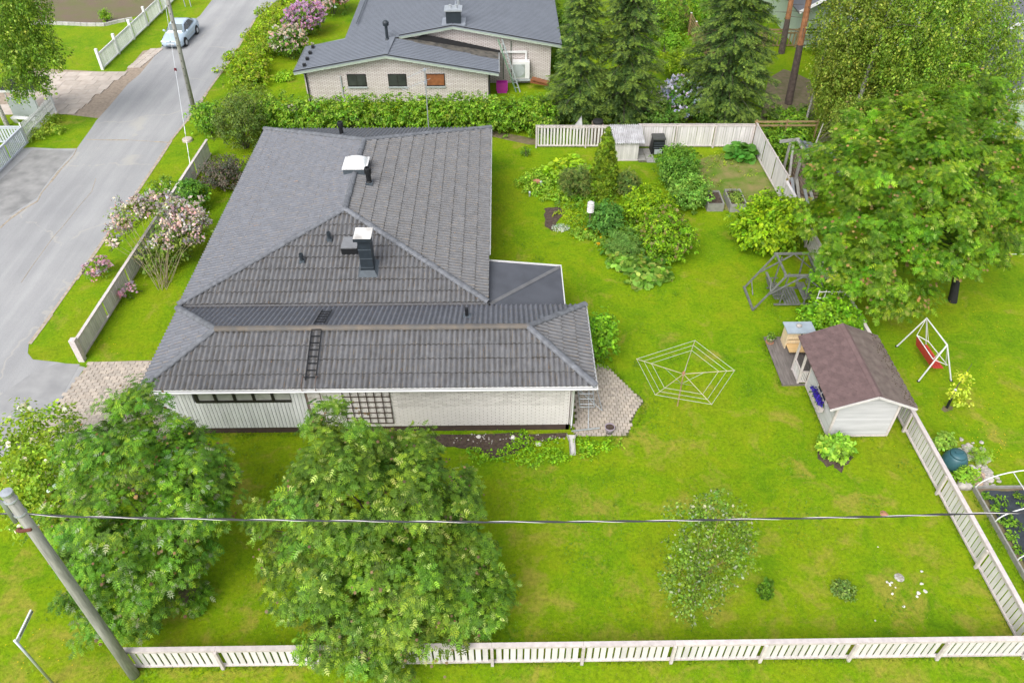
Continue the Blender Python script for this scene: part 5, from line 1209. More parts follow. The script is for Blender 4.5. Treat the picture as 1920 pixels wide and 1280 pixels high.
# bundled aerial cable: two strands twisted together
pts = [atY(x, y, 10.9) for x, y in ((-60,962),(40,963),(140,968),(400,973),(640,976),(900,978),(1160,977),(1400,973),(1650,968),(1800,963),(1930,960),(2050,956))]
def catm(P_, n_):
    out = []
    for i in range(len(P_)-1):
        p0, p1, p2, p3 = P_[max(i-1, 0)], P_[i], P_[i+1], P_[min(i+2, len(P_)-1)]
        for k in range(n_):
            t_ = k/n_; out.append(.5*((2*p1)+(p2-p0)*t_+(2*p0-5*p1+4*p2-p3)*t_*t_+(3*p1-p0-3*p2+p3)*t_**3))
    return out+[P_[-1]]
line = catm(pts, 26); CW = thing('overhead_cable', 'twisted overhead power cable crossing the near garden', 'cable', pts[0])
for ph, mk, rr in ((0, 'cable', .017), (PI, 'cable_l', .009), (PI*.6, 'cable', .014)):
    hs_ = []; s = 0
    for i, p in enumerate(line):
        if i: s += (p-line[i-1]).length
        a = s*2*PI/1.9+ph; hs_.append(p+Vector((0, math.cos(a)*.015, math.sin(a)*.015)))
    part('strand', MB().tube(hs_, rr, 5, False), M[mk], CW)
P2 = thing('utility_pole', 'slim leaning grey wooden utility pole across the street verge', 'utility pole', (-21.1, 50.9, 0))
pb = Vector((-20.9, 49.6, 0)); ptop = atY(300, -60, 49.4)
part('pole', MB().tube([pb, pb.lerp(ptop, .5), ptop], [.15, .13, .11], 12), M['pole'], P2, True)
stp = MB()
for k in range(16):
    p = pb.lerp(ptop, .1+k*.055); stp.box(p.x-.02, p.x+.02, p.y-.16, p.y-.11, p.z-.03, p.z+.03)
part('step_holes', stp, M['rubber'], P2)
GY = thing('guy_wire', 'thin guy wire with small red marker and white striped sleeve by the verge', 'guy wire', at(356, 310))
g0 = at(357, 312); g1 = atY(318, 60, 47)
part('wire', MB().tube([g0, g1, g1+(g1-g0)*.5], .011, 5), M['galv'], GY)
for t_ in ((.0, .12), (.17, .30), (.40, .50)): part('sleeve', MB().tube([g0.lerp(g1, t_[0]*.6), g0.lerp(g1, t_[1]*.6)], .026, 6), M['white'], GY)
mk_ = g0.lerp(g1, .72); part('marker', MB().box(mk_.x-.06, mk_.x+.06, mk_.y-.04, mk_.y+.04, mk_.z-.08, mk_.z+.08), mat('dark_red', (.12, .01, .02), .5), GY)
SP = thing('street_sign', 'street name sign on a grey steel post in the near left corner', 'sign', (-13.85, 10.5, 0))
spx, spy = -13.62, 10.52; st0 = at(28, 1200, 2.75); spx, spy = st0.x, st0.y
part('post', MB().tube([(spx, spy, 0), (spx, spy, 2.74)], .038, 12), M['galv'], SP, True); part('post_cap', MB().lathe((spx, spy, 2.74), [(.042, 0), (.042, .02), (.02, .03)], 12), M['white'], SP)
e1 = at(57.5, 1142, 2.72); dv = Vector((e1.x-spx, e1.y-spy, 0)); Ls = dv.length; dv.normalize(); an = math.atan2(dv.y, dv.x)
MS = Matrix.Translation((spx, spy, 0)) @ Matrix.Rotation(an, 4, 'Z')
put('sign_board', MB().box(.03, Ls, -.022, .022, 2.58, 2.72).mesh('sign_board', M['white']), SP, MS)
cu = text_mesh('lettering', 'Ahomansikantie', .12, .0015)
MT_ = MS @ Matrix.Translation((.16, -.026, 2.612)) @ Matrix.Rotation(PI/2, 4, 'X'); put('lettering', cu, SP, MT_)
q = at(353, 14); SB = thing('notice_board', 'white notice board on two grey posts beside the street', 'notice board', q)
part('board', MB().box(q.x-.45, q.x+.25, q.y, q.y+.05, .75, 1.7), M['white'], SB)
for dx in (-.3, .2): part('post', MB().box(q.x+dx, q.x+dx+.06, q.y+.05, q.y+.11, 0, 1.7), M['greengrey'], SB)
q = at(352, 264); solo('well_cover', MB().lathe((q.x, q.y, 0), [(.32, 0), (.32, .12), (.28, .16), (.05, .18)], 16), M['paver_b'], 'round brown concrete cover beside the verge bushes', 'cover')

# ================================================================= CAR
CAR = thing('car', 'light blue sedan parked at the edge of the street', 'car', (-25.65, 62.3, 0))
CM = Matrix.Translation((-25.62, 60.05, 0)) @ Matrix.Rotation(R(-2), 4, 'Z')
def loft(secs, m, name, parent, smooth=True):
    mb = MB(); n_ = len(secs[0]); vs = [p for s in secs for p in s]
    fs = [(i*n_+k, i*n_+(k+1) % n_, (i+1)*n_+(k+1) % n_, (i+1)*n_+k) for i in range(len(secs)-1) for k in range(n_)]
    fs += [tuple(range(n_))[::-1], tuple((len(secs)-1)*n_+k for k in range(n_))]
    mb.add(vs, fs); me = mb.mesh(name, m, smooth); return put(name, me, parent, CM)
def sec(y, w, zb, zm, zt, wt):   # body section
    return [(-w*.92, y, zb), (-w, y, zb+.12), (-w, y, zm), (-wt, y, zt), (-wt*.5, y, zt+.025), (wt*.5, y, zt+.025), (wt, y, zt), (w, y, zm), (w, y, zb+.12), (w*.92, y, zb)]
S = [sec(.0, .62, .32, .46, .56, .52), sec(.08, .74, .22, .50, .64, .62), sec(.35, .83, .2, .58, .74, .70), sec(.9, .85, .2, .66, .84, .74), sec(1.25, .855, .2, .72, .90, .76), sec(2.2, .86, .2, .74, .92, .78), sec(3.4, .86, .2, .76, .94, .78), sec(3.9, .84, .22, .76, .96, .72), sec(4.3, .80, .26, .72, .95, .66), sec(4.42, .70, .34, .6, .86, .6)]
loft(S, M['car'], 'body', CAR)
def gsec(y, z0, w0, z1, w1): return [(-w0, y, z0), (-w1, y, z1-.05), (-w1*.82, y, z1), (w1*.82, y, z1), (w1, y, z1-.05), (w0, y, z0)]
loft([gsec(1.15, .88, .72, .90, .70), gsec(1.85, .90, .76, 1.38, .56), gsec(2.3, .9, .77, 1.455, .58), gsec(3.0, .92, .77, 1.44, .57), gsec(3.45, .93, .74, 1.28, .54), gsec(3.95, .94, .68, .97, .62)], M['car'], 'roof', CAR)
def cquad(name, q, m, off=0): me = MB().add(q, [tuple(range(len(q)))]).mesh(name, M[m]); return put(name, me, CAR, CM)
cquad('windscreen', [(-.66, 1.24, .955), (.66, 1.24, .955), (.50, 1.80, 1.375), (-.50, 1.80, 1.375)], 'car_glass')
cquad('rear_window', [(-.52, 3.50, 1.28), (.52, 3.50, 1.28), (.6, 3.88, 1.03), (-.6, 3.88, 1.03)], 'car_glass')
for s_x in (-1, 1):
    cquad('side_window', [(s_x*.775, 1.45, .96), (s_x*.60, 1.86, 1.31), (s_x*.612, 2.3, 1.385), (s_x*.785, 2.35, .965)], 'car_glass_dark')
    cquad('side_window', [(s_x*.785, 2.41, .965), (s_x*.612, 2.38, 1.385), (s_x*.60, 2.98, 1.37), (s_x*.73, 3.50, 1.02)], 'car_glass_dark')
    for y in (.85, 3.45):
        wb = MB().tube([(s_x*.70, y, .31), (s_x*.90, y, .31)], .31, 20); w_ = put('wheel', wb.mesh('wheel', M['rubber']), CAR, CM)
        put('rim', MB().tube([(s_x*.895, y, .31), (s_x*.908, y, .31)], .19, 10).mesh('rim', M['galv']), w_, CM)
        put('arch', MB().tube([(s_x*.60, y, .34), (s_x*.872, y, .34)], .36, 20).mesh('arch', M['rubber']), CAR, CM)
    put('mirror', MB().rock((s_x*.92, 1.5, .98), .12, .07, .08, 3).mesh('mirror', M['car'], True), CAR, CM)
    put('headlight', MB().rock((s_x*.60, .14, .63), .17, .12, .075, 5).mesh('headlight', M['lens'], True), CAR, CM)
    put('fog_intake', MB().box(s_x*.62-.1, s_x*.62+.1, .02, .06, .33, .40).mesh('fog_intake', M['rubber']), CAR, CM)
put('number_plate', MB().box(-.24, .24, -.025, .0, .40, .50).mesh('number_plate', M['white']), CAR, CM)
cu = text_mesh('plate_lettering', 'XHR-413', .1, .001); put('plate_lettering', cu, CAR, CM @ Matrix.Translation((-.2, -.028, .415)) @ Matrix.Rotation(PI/2, 4, 'X'))
put('grille', MB().box(-.34, .34, .0, .04, .56, .60).mesh('grille', M['chim_grey']), CAR, CM); put('badge', MB().rock((0, .02, .66), .07, .02, .035, 1).mesh('badge', M['chim_grey']), CAR, CM)
put('bumper_intake', MB().box(-.42, .42, -.005, .05, .28, .36).mesh('bumper_intake', M['chim_grey']), CAR, CM)
put('trim_line', MB().box(.857, .872, 1.2, 3.1, .50, .54).box(-.872, -.857, 1.2, 3.1, .50, .54).mesh('trim_line', M['greengrey']), CAR, CM)

# ================================================================= FAR BUILDINGS ON THE RIGHT
FH = thing('house', 'mint green house with grey roof partly hidden behind the birches at the right edge', 'house', (33, 50, 0))
part('wall', MB().box(30.2, 40, 44.5, 52, 0, 3.0), M['mint'], FH)
part('gable', MB().add([(30.2, 44.45, 3.0), (36.2, 44.45, 3.0), (33.2, 44.45, 4.6), (30.2, 44.55, 3.0), (36.2, 44.55, 3.0), (33.2, 44.55, 4.6)], [(0,1,2),(3,5,4),(0,2,5,3),(1,4,5,2)]), M['mint'], FH)
part('roof', MB().slab([(29.7, 44.1, 2.75), (33.2, 44.1, 4.7), (33.2, 56, 4.7), (29.7, 56, 2.75)], .12).slab([(33.2, 44.1, 4.7), (36.7, 44.1, 2.75), (36.7, 56, 2.75), (33.2, 56, 4.7)], .12), M['farroof'], FH)
part('bargeboard', MB().bar((29.65, 44.02, 2.72), (33.2, 44.02, 4.68), .05, .2).bar((33.2, 44.02, 4.68), (36.7, 44.02, 2.72), .05, .2), M['white'], FH)
for k in range(20): part('board', MB().box(30.2, 40, 44.40, 44.45, .1+k*.145, .1+k*.145+.13), M['mint'], FH)
FH2 = thing('house', 'large grey-roofed house glimpsed between pine trunk and birches at the back', 'house', (27, 62, 0))
part('wall', MB().box(23, 33, 60, 72, 0, 3.2), M['mint'], FH2)
part('roof', MB().slab([(22.3, 59, 3.0), (28, 59, 6.2), (28, 73, 6.2), (22.3, 73, 3.0)], .12).slab([(28, 59, 6.2), (33.7, 59, 3.0), (33.7, 73, 3.0), (28, 73, 6.2)], .12), M['farroof'], FH2)
part('bargeboard', MB().bar((22.3, 58.95, 3.0), (28, 58.95, 6.2), .05, .22).bar((28, 58.95, 6.2), (33.7, 58.95, 3.0), .05, .22), M['white'], FH2)
FH3 = thing('house', 'grey-roofed house with white bargeboards at the top right corner', 'house', (40, 60, 0))
part('wall', MB().box(36.5, 48, 55.5, 66, 0, 3.4), M['mint'], FH3)
part('roof', MB().slab([(35.8, 54.8, 3.2), (41.5, 54.8, 6.4), (41.5, 67, 6.4), (35.8, 67, 3.2)], .12).slab([(41.5, 54.8, 6.4), (47, 54.8, 3.2), (47, 67, 3.2), (41.5, 67, 6.4)], .12), M['farroof'], FH3)
part('bargeboard', MB().bar((35.8, 54.75, 3.2), (41.5, 54.75, 6.4), .05, .25), M['white'], FH3)

# wooden fences further back
BF = thing('timber_fence', 'brown timber fence with tall posts running up the back garden', 'fence', (15, 55, 0))
a0, a1 = at(1354, 128, 0), at(1300, 40, 0)
a0 = Vector((15.3, 53.0, 0)); a1 = Vector((15.0, 66.5, 0))
for k in range(8):
    p = a0.lerp(a1, k/7); part('post', MB().box(p.x-.06, p.x+.06, p.y-.06, p.y+.06, 0, 1.75), M['brown_wood'], BF); part('post_cap', MB().box(p.x-.07, p.x+.07, p.y-.07, p.y+.07, 1.75, 1.79), M['white'], BF)
for z in (.35, .6, .85, 1.1, 1.35, 1.6): part('rail', MB().bar(a0+Vector((.07, 0, z)), a1+Vector((.07, 0, z)), .03, .13), M['brown_wood'], BF)
BF2 = thing('timber_fence', 'brown timber fence with open slats crossing the back garden behind the spruce', 'fence', (18, 60, 0))
for z in (1.3, 1.05): part('rail', MB().box(15.4, 25.5, 60.0, 60.04, z, z+.12), M['brown_wood'], BF2)
part('rail', MB().box(15.4, 25.5, 60.0, 60.04, .1, .2), M['brown_wood'], BF2)
for k in range(34): part('slat', MB().box(15.5+k*.3, 15.6+k*.3, 60.05, 60.08, .1, 1.2), M['brown_wood'], BF2)
for k in range(5): part('post', MB().box(15.4+k*2.5, 15.52+k*2.5, 59.9, 60.0, 0, 1.5), M['brown_wood'], BF2)
RF_ = thing('rail_fence', 'two-rail brown timber fence joining the corner of the tall white fence', 'fence', (17, 44.5, 0))
for z in (1.15, 1.4): part('rail', MB().box(15.6, 19.6, 44.2, 44.25, z, z+.11), M['brown_wood'], RF_)
for x in (15.7, 17.6, 19.5): part('post', MB().box(x, x+.1, 44.25, 44.35, 0, 1.55), M['brown_wood'], RF_)

# ================================================================= VEGETATION
G_ROWAN = [(.070, .142, .022), (.096, .178, .024), (.042, .092, .015), (.15, .24, .03), (.26, .33, .15)]
def tree(name, label, base, lobes, ncl, per, cr, size, kind, pal, wts, trunk, fork, bark='bark', nl=14, droop=.35, flowers=None, lean=(0, 0), rnd=.55, up=.75, shell=.3, cat='tree', group=None):
    t = thing(name, label, cat, base, group); b = Vector(base)
    if kind == 'rowan': cr_o, Cc = rosettes('crown', t, lobes, ncl, per, cr, 7, size, kind, pal, wts)
    else: cr_o, Cc = leaves('crown', t, lobes, ncl, per, cr, size, kind, pal, wts, droop, up, rnd=rnd, shell=shell)
    mb = MB(); top = b+Vector((lean[0], lean[1], fork))
    L = np.array(lobes); topz = max(l_[2] for l_ in lobes); cxy = L[:, :2].mean(0)
    e = Vector((cxy[0], cxy[1], topz)); mb.tube([b-Vector((0,0,.1)), b.lerp(top, .5)+Vector((.05, 0, 0)), top, top.lerp(e, .5), e], [trunk*1.25, trunk, trunk*.8, trunk*.45, trunk*.12], 10, False)
    limbs(mb, top-Vector((0, 0, fork*.35)), Cc, nl, trunk*.38, fork*.5, random.Random(len(label)))
    part('trunk', mb, M[bark], t, True)
    if flowers: 
        P_, out, rep, n, _ = cloud(lobes, flowers[0], 1, .15, .12); m_ = len(P_)
        me = leafmesh('flower_clusters', P_+out*.12, out*.5+np.array([0, -.2, 1.]), rng.normal(size=(m_, 3)), np.full(m_, flowers[2])*rng.uniform(.7, 1.3, m_), tints(rep, n, m_, flowers[1]), 'umbel', M['petal']); put('flower_clusters', me, t)['kind'] = 'stuff'
    return t
W_R = [.34, .29, .19, .13, .05]
lob = [pxl(*a) for a in ((640,800,5.6,48),(590,880,4.7,46),(685,825,5.2,50),(765,865,4.3,46),(835,900,3.7,34),(545,960,3.6,52),(640,930,5.0,95),(760,930,4.6,90),(850,950,3.2,46),(530,1010,2.9,60),(620,1030,3.7,80),(740,1040,3.6,90),(850,1040,2.7,70),(560,1100,2.0,65),(650,1130,2.2,70),(770,1130,2.2,80),(870,1130,1.7,72),(610,1195,1.4,48),(700,1200,1.4,60),(810,1190,1.4,60),(905,1120,1.5,50),(660,1235,1.2,34),(735,1235,1.2,36),(500,960,3.0,30),(880,915,3.0,26),(610,775,5.4,26),(785,815,4.6,22))]
tree('rowan_tree', 'broad rowan tree overhanging the near fence in front of the house wing', (-4.0, 13.9, 0), lob, 640, 9, .40, .20, 'rowan', G_ROWAN, W_R, .13, 1.6, flowers=(330, [(.20, .14, .07), (.16, .11, .055)], .085))
lob = [pxl(*a) for a in ((265,755,5.2,38),(220,800,4.9,44),(310,810,4.6,40),(365,805,4.0,26),(170,860,4.0,60),(260,870,4.6,80),(350,870,4.0,65),(405,880,3.4,35),(145,940,3.2,60),(240,960,3.8,85),(340,960,3.4,75),(400,950,3.0,42),(160,1020,2.4,55),(240,1050,2.6,70),(320,1040,2.4,55),(200,1110,1.7,55),(260,1130,1.5,48),(115,985,2.4,35),(350,1120,.7,28),(175,1170,1.2,26))]
G2 = [(.070, .165, .022), (.098, .205, .025), (.045, .108, .018), (.165, .265, .03), (.30, .36, .2)]
tree('rowan_tree', 'bright green rowan tree growing beside the near utility pole', (-10.6, 13.9, 0), lob, 480, 9, .40, .20, 'rowan', G2, W_R, .12, 1.5, flowers=(170, [(.22, .13, .05), (.18, .11, .05)], .095))
lob = [pxl(*a) for a in ((1635,225,6.6,60),(1700,235,7.2,60),(1770,205,7.6,60),(1840,180,7.8,50),(1890,230,7.2,50),(1560,310,5.4,62),(1640,320,6.4,90),(1740,310,6.8,95),(1850,300,6.4,80),(1560,390,4.4,62),(1640,410,5.0,90),(1750,410,5.2,100),(1860,400,5.0,75),(1600,480,3.4,62),(1680,500,3.6,75),(1760,470,4.2,60),(1850,450,4.4,50),(1650,545,2.4,42),(1715,555,2.4,38),(1910,330,5.6,60),(1925,440,4.4,50))]
G3 = [(.072, .160, .012), (.098, .195, .014), (.042, .100, .010), (.165, .25, .022), (.22, .28, .10)]
tree('rowan_tree', 'largest rowan tree with orange flower heads overhanging the right fence', (21.4, 28.3, 0), lob, 860, 9, .46, .23, 'rowan', G3, W_R, .17, 2.2, bark='rubber', flowers=(700, [(.27, .185, .055), (.23, .16, .06)], .125), lean=(-.4, .5))
# young birch
lob = [pxl(*a, fl=1.2) for a in ((1350,935,4.3,22),(1320,960,4.0,30),(1375,960,4.0,26),(1300,1000,3.2,38),(1350,1010,3.2,40),(1385,1040,2.6,30),(1290,1060,2.3,38),(1345,1070,2.2,40),(1270,1090,1.7,34),(1320,1110,1.5,36),(1290,1130,1.0,30),(1265,960,3.4,18),(1385,990,3.2,20),(1410,1010,2.8,18))]
tree('birch_tree', 'young slender birch standing alone on the near lawn', (6.0, 12.9, 0), lob, 620, 11, .20, .09, 'small', [(.09, .165, .03), (.13, .21, .04), (.06, .11, .02), (.36, .40, .26)], [.4, .3, .2, .1], .045, 1.0, bark='brown_wood', nl=16, rnd=.9)
# tall birches, right
G_B = [(.085, .155, .02), (.12, .19, .028), (.055, .105, .018), (.20, .26, .07)]
lob = [pxY(*a, 43.5, r_, 1.2, 1.2) for *a, r_ in ((1740,-20,70),(1820,-10,60),(1700,50,70),(1780,60,75),(1850,50,55),(1690,120,60),(1760,140,70),(1840,130,60),(1720,190,55),(1800,190,60),(1870,120,40),(1650,80,50),(1840,200,40))]
tree('birch_tree', 'tall drooping birch with white trunk rising behind the largest rowan', (20.8, 43.5, 0), lob, 2300, 22, .42, .13, 'small', G_B, [.36, .3, .22, .12], .16, 4.0, bark='bark_birch', nl=26, droop=1.3, flat=1.3) if False else None
def birch(label, base, lobes, ncl, per, trunk, fork, cr=.42, size=.13, pal=G_B, bark='bark_birch', name='birch_tree'):
    t = thing(name, label, 'tree', base); b = Vector(base)
    o, Cc = leaves('crown', t, lobes, int(ncl*1.35), per*.75, cr*.55, size*.95, 'small', [tuple(1.15*v for v in c) for c in pal], [.36, .3, .22, .12], 1.4, .35, flat=2.6, rnd=.7, shell=.25)
    mb = MB(); tz = max(l_[2] for l_ in lobes)
    mb.tube([b, b+Vector((0, 0, tz*.5)), b+Vector((.1, 0, tz))], [trunk, trunk*.75, trunk*.3], 10, False); part('trunk', mb, M[bark], t, True)
    m2 = MB(); limbs(m2, b+Vector((0, 0, fork*.4)), Cc, 22, trunk*.16, fork, random.Random(5)); part('limbs', m2, M['bark'], t); return t
lob += [(a[0], a[1]-1.8, a[2]-.9, a[3]*.9, a[4], a[5]) for a in lob[::2]]
birch('tall drooping birch with white trunk rising behind the largest rowan', (21.2, 43.3, 0), lob, 3800, 24, .17, 4)
lob = [pxY(*a, 45.5, r_, 1.2, 1.1) for *a, r_ in ((1600,-20,50),(1650,-30,50),(1580,50,45),(1630,60,50),(1560,110,40),(1600,130,50),(1570,180,42),(1610,190,45),(1640,130,40),(1545,150,22))]
lob += [(a[0], a[1]-1.6, a[2]-.8, a[3], a[4], a[5]) for a in lob]
birch('olive green birch with hanging twigs left of the white-trunked birch', (19.6, 46.2, 0), lob, 2500, 24, .09, 3, pal=[(.085, .13, .02), (.125, .175, .035), (.055, .085, .018), (.19, .22, .07)])
lob = [pxY(*a, 42.0, r_, 1.2, 1.) for *a, r_ in ((1585,225,32),(1600,255,34),(1585,275,26),(1610,225,34),(1640,240,34))]
birch('small pale birch beside the tiled woodshed', (18.6, 41.6, 0), lob, 700, 22, .07, 1.0, .3, .11, [(.10, .16, .03), (.15, .21, .05), (.06, .1, .02), (.28, .33, .14)])
lob = [pxY(*a, 46.2, r_, 1.2, 1.) for *a, r_ in ((-10,-20,70),(40,-10,45),(0,60,60),(50,40,38),(45,90,40),(85,95,30),(20,125,38),(70,140,24),(100,110,18),(30,165,22),(85,165,15))]
BL_ = birch('drooping birch with two white trunks at the left edge', (-32.3, 47.2, 0), lob, 1100, 26, .15, 3, .36, .14, [(.075, .145, .022), (.105, .18, .03), (.045, .09, .018), (.2, .28, .09)])
part('trunk', MB().tube([(-32.9, 47.0, 0), (-33.5, 47.0, 2.2), (-33.6, 47.2, 5)], [.13, .11, .07], 10), M['bark_birch'], BL_, True)

# conifers: drooping fronded branches
def spruce(label, base, H, rad, nbr, pal, seed, trunk=.2, z0=1.0, name='spruce_tree'):
    t = thing(name, label, 'tree', base); b = np.array([base[0], base[1], 0.]); g = np.random.default_rng(seed)
    P_, N_, D_, S_, C_ = [], [], [], [], []; bmk = MB(); pal = np.array(pal)
    for i in range(nbr):
        f_ = (i+.5)/nbr; z = z0+(H-z0)*f_**1.0*1.0; L = rad*(1-f_)**.8*g.uniform(.75, 1.15)+.25; az_ = i*2.399+g.normal()*.25
        az_d = np.array([math.cos(az_), math.sin(az_), 0]); side = np.array([-az_d[1], az_d[0], 0])
        n_ = int(22+L*46)
        s = g.random(n_)**.7; dr = -.18*L*s**2*1.2 + .05*L*s
        w = (.12+.38*L*.45*(1-s)*s*2.2)
        off = g.normal(size=n_)*w*.75
        pos = b + np.array([0, 0, z]) + az_d*(s*L)[:, None] + side*off[:, None] + np.array([0, 0, 1])*(dr-np.abs(off)*.35-g.random(n_)*.12)[:, None]
        P_.append(pos); sg = np.sign(off)[:, None]
        D_.append(az_d*.8 + side*sg*.55 + g.normal(size=(n_, 3))*.2 + np.array([0, 0, -.55])); N_.append(np.array([0, 0, 1.]) + az_d*.35 + g.normal(size=(n_, 3))*.35)
        S_.append(g.uniform(.22, .38, n_)); bv = g.uniform(.75, 1.25); tip = (s > .72)[:, None]
        col = pal[g.integers(0, len(pal)-1, n_)]*bv; col = np.where(tip & (g.random((n_, 1)) < .55), pal[-1]*bv, col); C_.append(col*g.uniform(.8, 1.2, (n_, 1)))
        if L > .8: bmk.tube([b+np.array([0,0,z]), b+np.array([0,0,z])+az_d*L*.5+np.array([0,0,-.0]), b+np.array([0,0,z])+az_d*L*.9+np.array([0,0,-.14*L])], [.03, .018, .006], 4, False)
    put('crown', leafmesh('crown', np.concatenate(P_), np.concatenate(N_), np.concatenate(D_), np.concatenate(S_), np.concatenate(C_), 'needle', M['needle']), t)
    bmk.tube([b, b+np.array([0, 0, H*.5]), b+np.array([0, 0, H])], [trunk, trunk*.6, .02], 9, False); part('trunk', bmk, M['bark'], t, True); return t
SPAL = [(.050, .105, .022), (.075, .140, .028), (.032, .07, .016), (.10, .165, .03), (.18, .27, .04)]
spruce('dark spruce nearest the brick gable of the neighbouring house', (4.9, 46.9, 0), 11.5, 1.95, 150, SPAL, 1, .16, .9)
spruce('tall broad spruce second from the neighbouring house', (7.85, 47.3, 0), 13.5, 2.3, 185, SPAL, 2, .2, .9)
spruce('largest dark green spruce beside the leaning pine', (14.4, 47.6, 0), 14.5, 3.0, 230, SPAL, 3, .24, 1.1)
spruce('small spruce hidden beyond the back lawn', (11.2, 67, 0), 8, 2.6, 90, SPAL, 4, .16, .5)
def pine(label, b, e, r_):
    t = thing('pine_tree', label, 'tree', b); b = Vector(b); e = Vector(e); m_ = b.lerp(e, .42)
    part('trunk', MB().tube([b, m_], [r_*1.25, r_], 14, False), M['bark_pine'], t, True); part('trunk', MB().tube([m_, e], [r_, r_*.75], 14, False), M['bark_pine_o'], t, True)
    br = MB()
    for k in range(12):
        p = b.lerp(e, .45+k*.045); a = k*2.2; q = p+Vector((math.cos(a)*1.2, math.sin(a)*1.2, random.uniform(-.3, .3))); br.tube([p, q], [.03, .01], 4, False)
    part('dead_branches', br, M['bark'], t)
    leaves('crown', t, [(e.x+random.uniform(-1.5, 1.5), e.y+random.uniform(-1.5, 1.5), e.z+random.uniform(-.5, 1.5), 1.5, 1.5, 1) for _ in range(5)], 160, 12, .4, .3, 'needle', [(.04, .08, .02), (.06, .11, .03)], m=M['needle']); return t
pb = at(1478, 195); pine('leaning pine with orange upper bark beside the largest spruce', (pb.x, pb.y, 0), tuple(atY(1535, -90, pb.y+.3)), .21)
pb = at(1465, 100); pine('second pine trunk further back by the timber fence', (pb.x, pb.y, 0), tuple(atY(1495, -60, pb.y+.3)), .2)

# shrubs
def shrub(name, label, lobes, ncl, per, cr, size, kind, pal, cat='shrub', wts=None, droop=.2, up=.7, m=None, stems=6, shell=.3, flowers=None, fkind='panicle', rnd=.55, flat=.8, group=None, stem_mat='bark', zmin=.08):
    L = np.array(lobes); base = (L[:, 0].mean(), L[:, 1].mean(), 0); t = thing(name, label, cat, base, group)
    o, Cc = leaves('foliage', t, lobes, ncl, per, cr, size, kind, pal, wts, droop, up, m, shell=shell, rnd=rnd, flat=flat, zmin=zmin)
    if stems:
        mb = MB(); rr = random.Random(len(label))
        for k in range(stems):
            c = Vector(Cc[rr.randrange(len(Cc))]); bs_ = Vector((base[0]+rr.uniform(-.15, .15), base[1]+rr.uniform(-.15, .15), 0)); mb.tube([bs_, bs_.lerp(c, .5)+Vector((0, 0, .1)), c], [.025, .015, .005], 4, False)
        part('stems', mb, M[stem_mat], t)
    if flowers:
        nf, fp, fs, zb = flowers; P_, out, rep, n, _ = cloud(lobes, nf, 1.6, .08, .10); k = P_[:, 2] > zb; P_, out, rep = P_[k], out[k], rep[k]; m_ = len(P_)
        me = leafmesh('blossoms', P_+out*.07, rng.normal(size=(m_, 3)), out*.6+np.array([0, 0, .8])+rng.normal(size=(m_, 3))*.4, np.full(m_, fs)*rng.uniform(.7, 1.3, m_), tints(rep, n, m_, fp, clump_var=.05, leaf_var=.08), fkind, M['petal']); put('blossoms', me, t)['kind'] = 'stuff'
    return t
def L1(X, Y, zc, r_, rz, k=1.): return [(X, Y, zc, r_*k, r_*k, rz*k)]
def lumpy(X, Y, zc, r_, rz, n_=7, seed=0, s=.55):
    g = random.Random(seed); out = [(X, Y, zc, r_*.82, r_*.82, rz*.86)]
    for i in range(n_):
        a = i*2*PI/n_+g.uniform(-.3, .3); el = g.uniform(-.1, 1.1); q = g.uniform(.42, .58)
        out.append((X+math.cos(a)*math.cos(el)*r_*q, Y+math.sin(a)*math.cos(el)*r_*q, zc+math.sin(el)*rz*q, r_*s, r_*s, rz*s))
    return out
YG = [(.150, .265, .010), (.120, .225, .010), (.195, .30, .014), (.085, .17, .010)]
shrub('bush', 'bright yellow-green bush at the right fence beside the garden swing', lumpy(13.7, 33.01, 1.25, 1.9, 1.55, 9, 1), 820, 14, .2, .17, 'broad', YG)
shrub('bush', 'fresh green shrub against the right-hand corner of the house wing', lumpy(3.99, 24.63, 1.1, 1.0, 1.3, 7, 2), 300, 13, .15, .12, 'broad', [(.10, .23, .015), (.14, .28, .02), (.065, .15, .012)])
shrub('bush', 'vivid yellow-green spirea in the middle of the island bed', lumpy(7.77, 35.43, .9, 1.45, 1.02, 8, 3), 640, 14, .15, .11, 'broad', YG)
shrub('bush', 'green spirea with brown faded flower heads on the right side of the island bed', lumpy(8.15, 32.2, 1.15, 1.5, 1.35, 9, 4), 700, 13, .16, .12, 'broad', [(.13, .25, .012), (.10, .21, .012), (.17, .29, .02), (.07, .14, .012)], flowers=(330, [(.23, .22, .07), (.19, .17, .06)], .14, .9), fkind='umbel')
shrub('bush', 'soft blue-green rounded perennial beside the garden lamp', lumpy(5.45, 34.5, .7, .98, .85, 6, 5), 480, 14, .14, .10, 'broad', [(.06, .16, .04), (.08, .19, .05), (.045, .12, .03)])
shrub('bush', 'feathery grey-green plants between the lamp shrub and the broad-leaved edge', lumpy(6.25, 32.4, .6, 1.05, .85, 6, 6), 420, 12, .16, .11, 'needle', [(.09, .19, .06), (.12, .22, .08), (.07, .15, .04)])
shrub('perennials', 'broad round-leaved bergenia clump at the near tip of the island bed', [(*at(x, y).xy, .25, r_, r_*.8, .3) for x, y, r_ in ((1165,495,.6),(1185,505,.6),(1215,520,.65),(1235,520,.45),(1200,530,.5),(1150,475,.45),(1228,500,.5))], 190, 8, .2, .24, 'round', [(.09, .19, .03), (.12, .22, .05), (.06, .14, .025), (.20, .26, .09)], 'plants', stems=0, up=1.2)
shrub('perennials', 'low light green perennials with yellow flowers edging the island bed', [(*at(x, y).xy, .18, .5, .35, .22) for x, y in ((1090,442),(1105,445),(1120,452),(1135,460),(1148,470))], 150, 10, .12, .12, 'broad', [(.11, .21, .03), (.15, .25, .04)], 'plants', stems=0, flowers=(30, [(.7, .42, .01)], .1, .1), fkind='umbel')
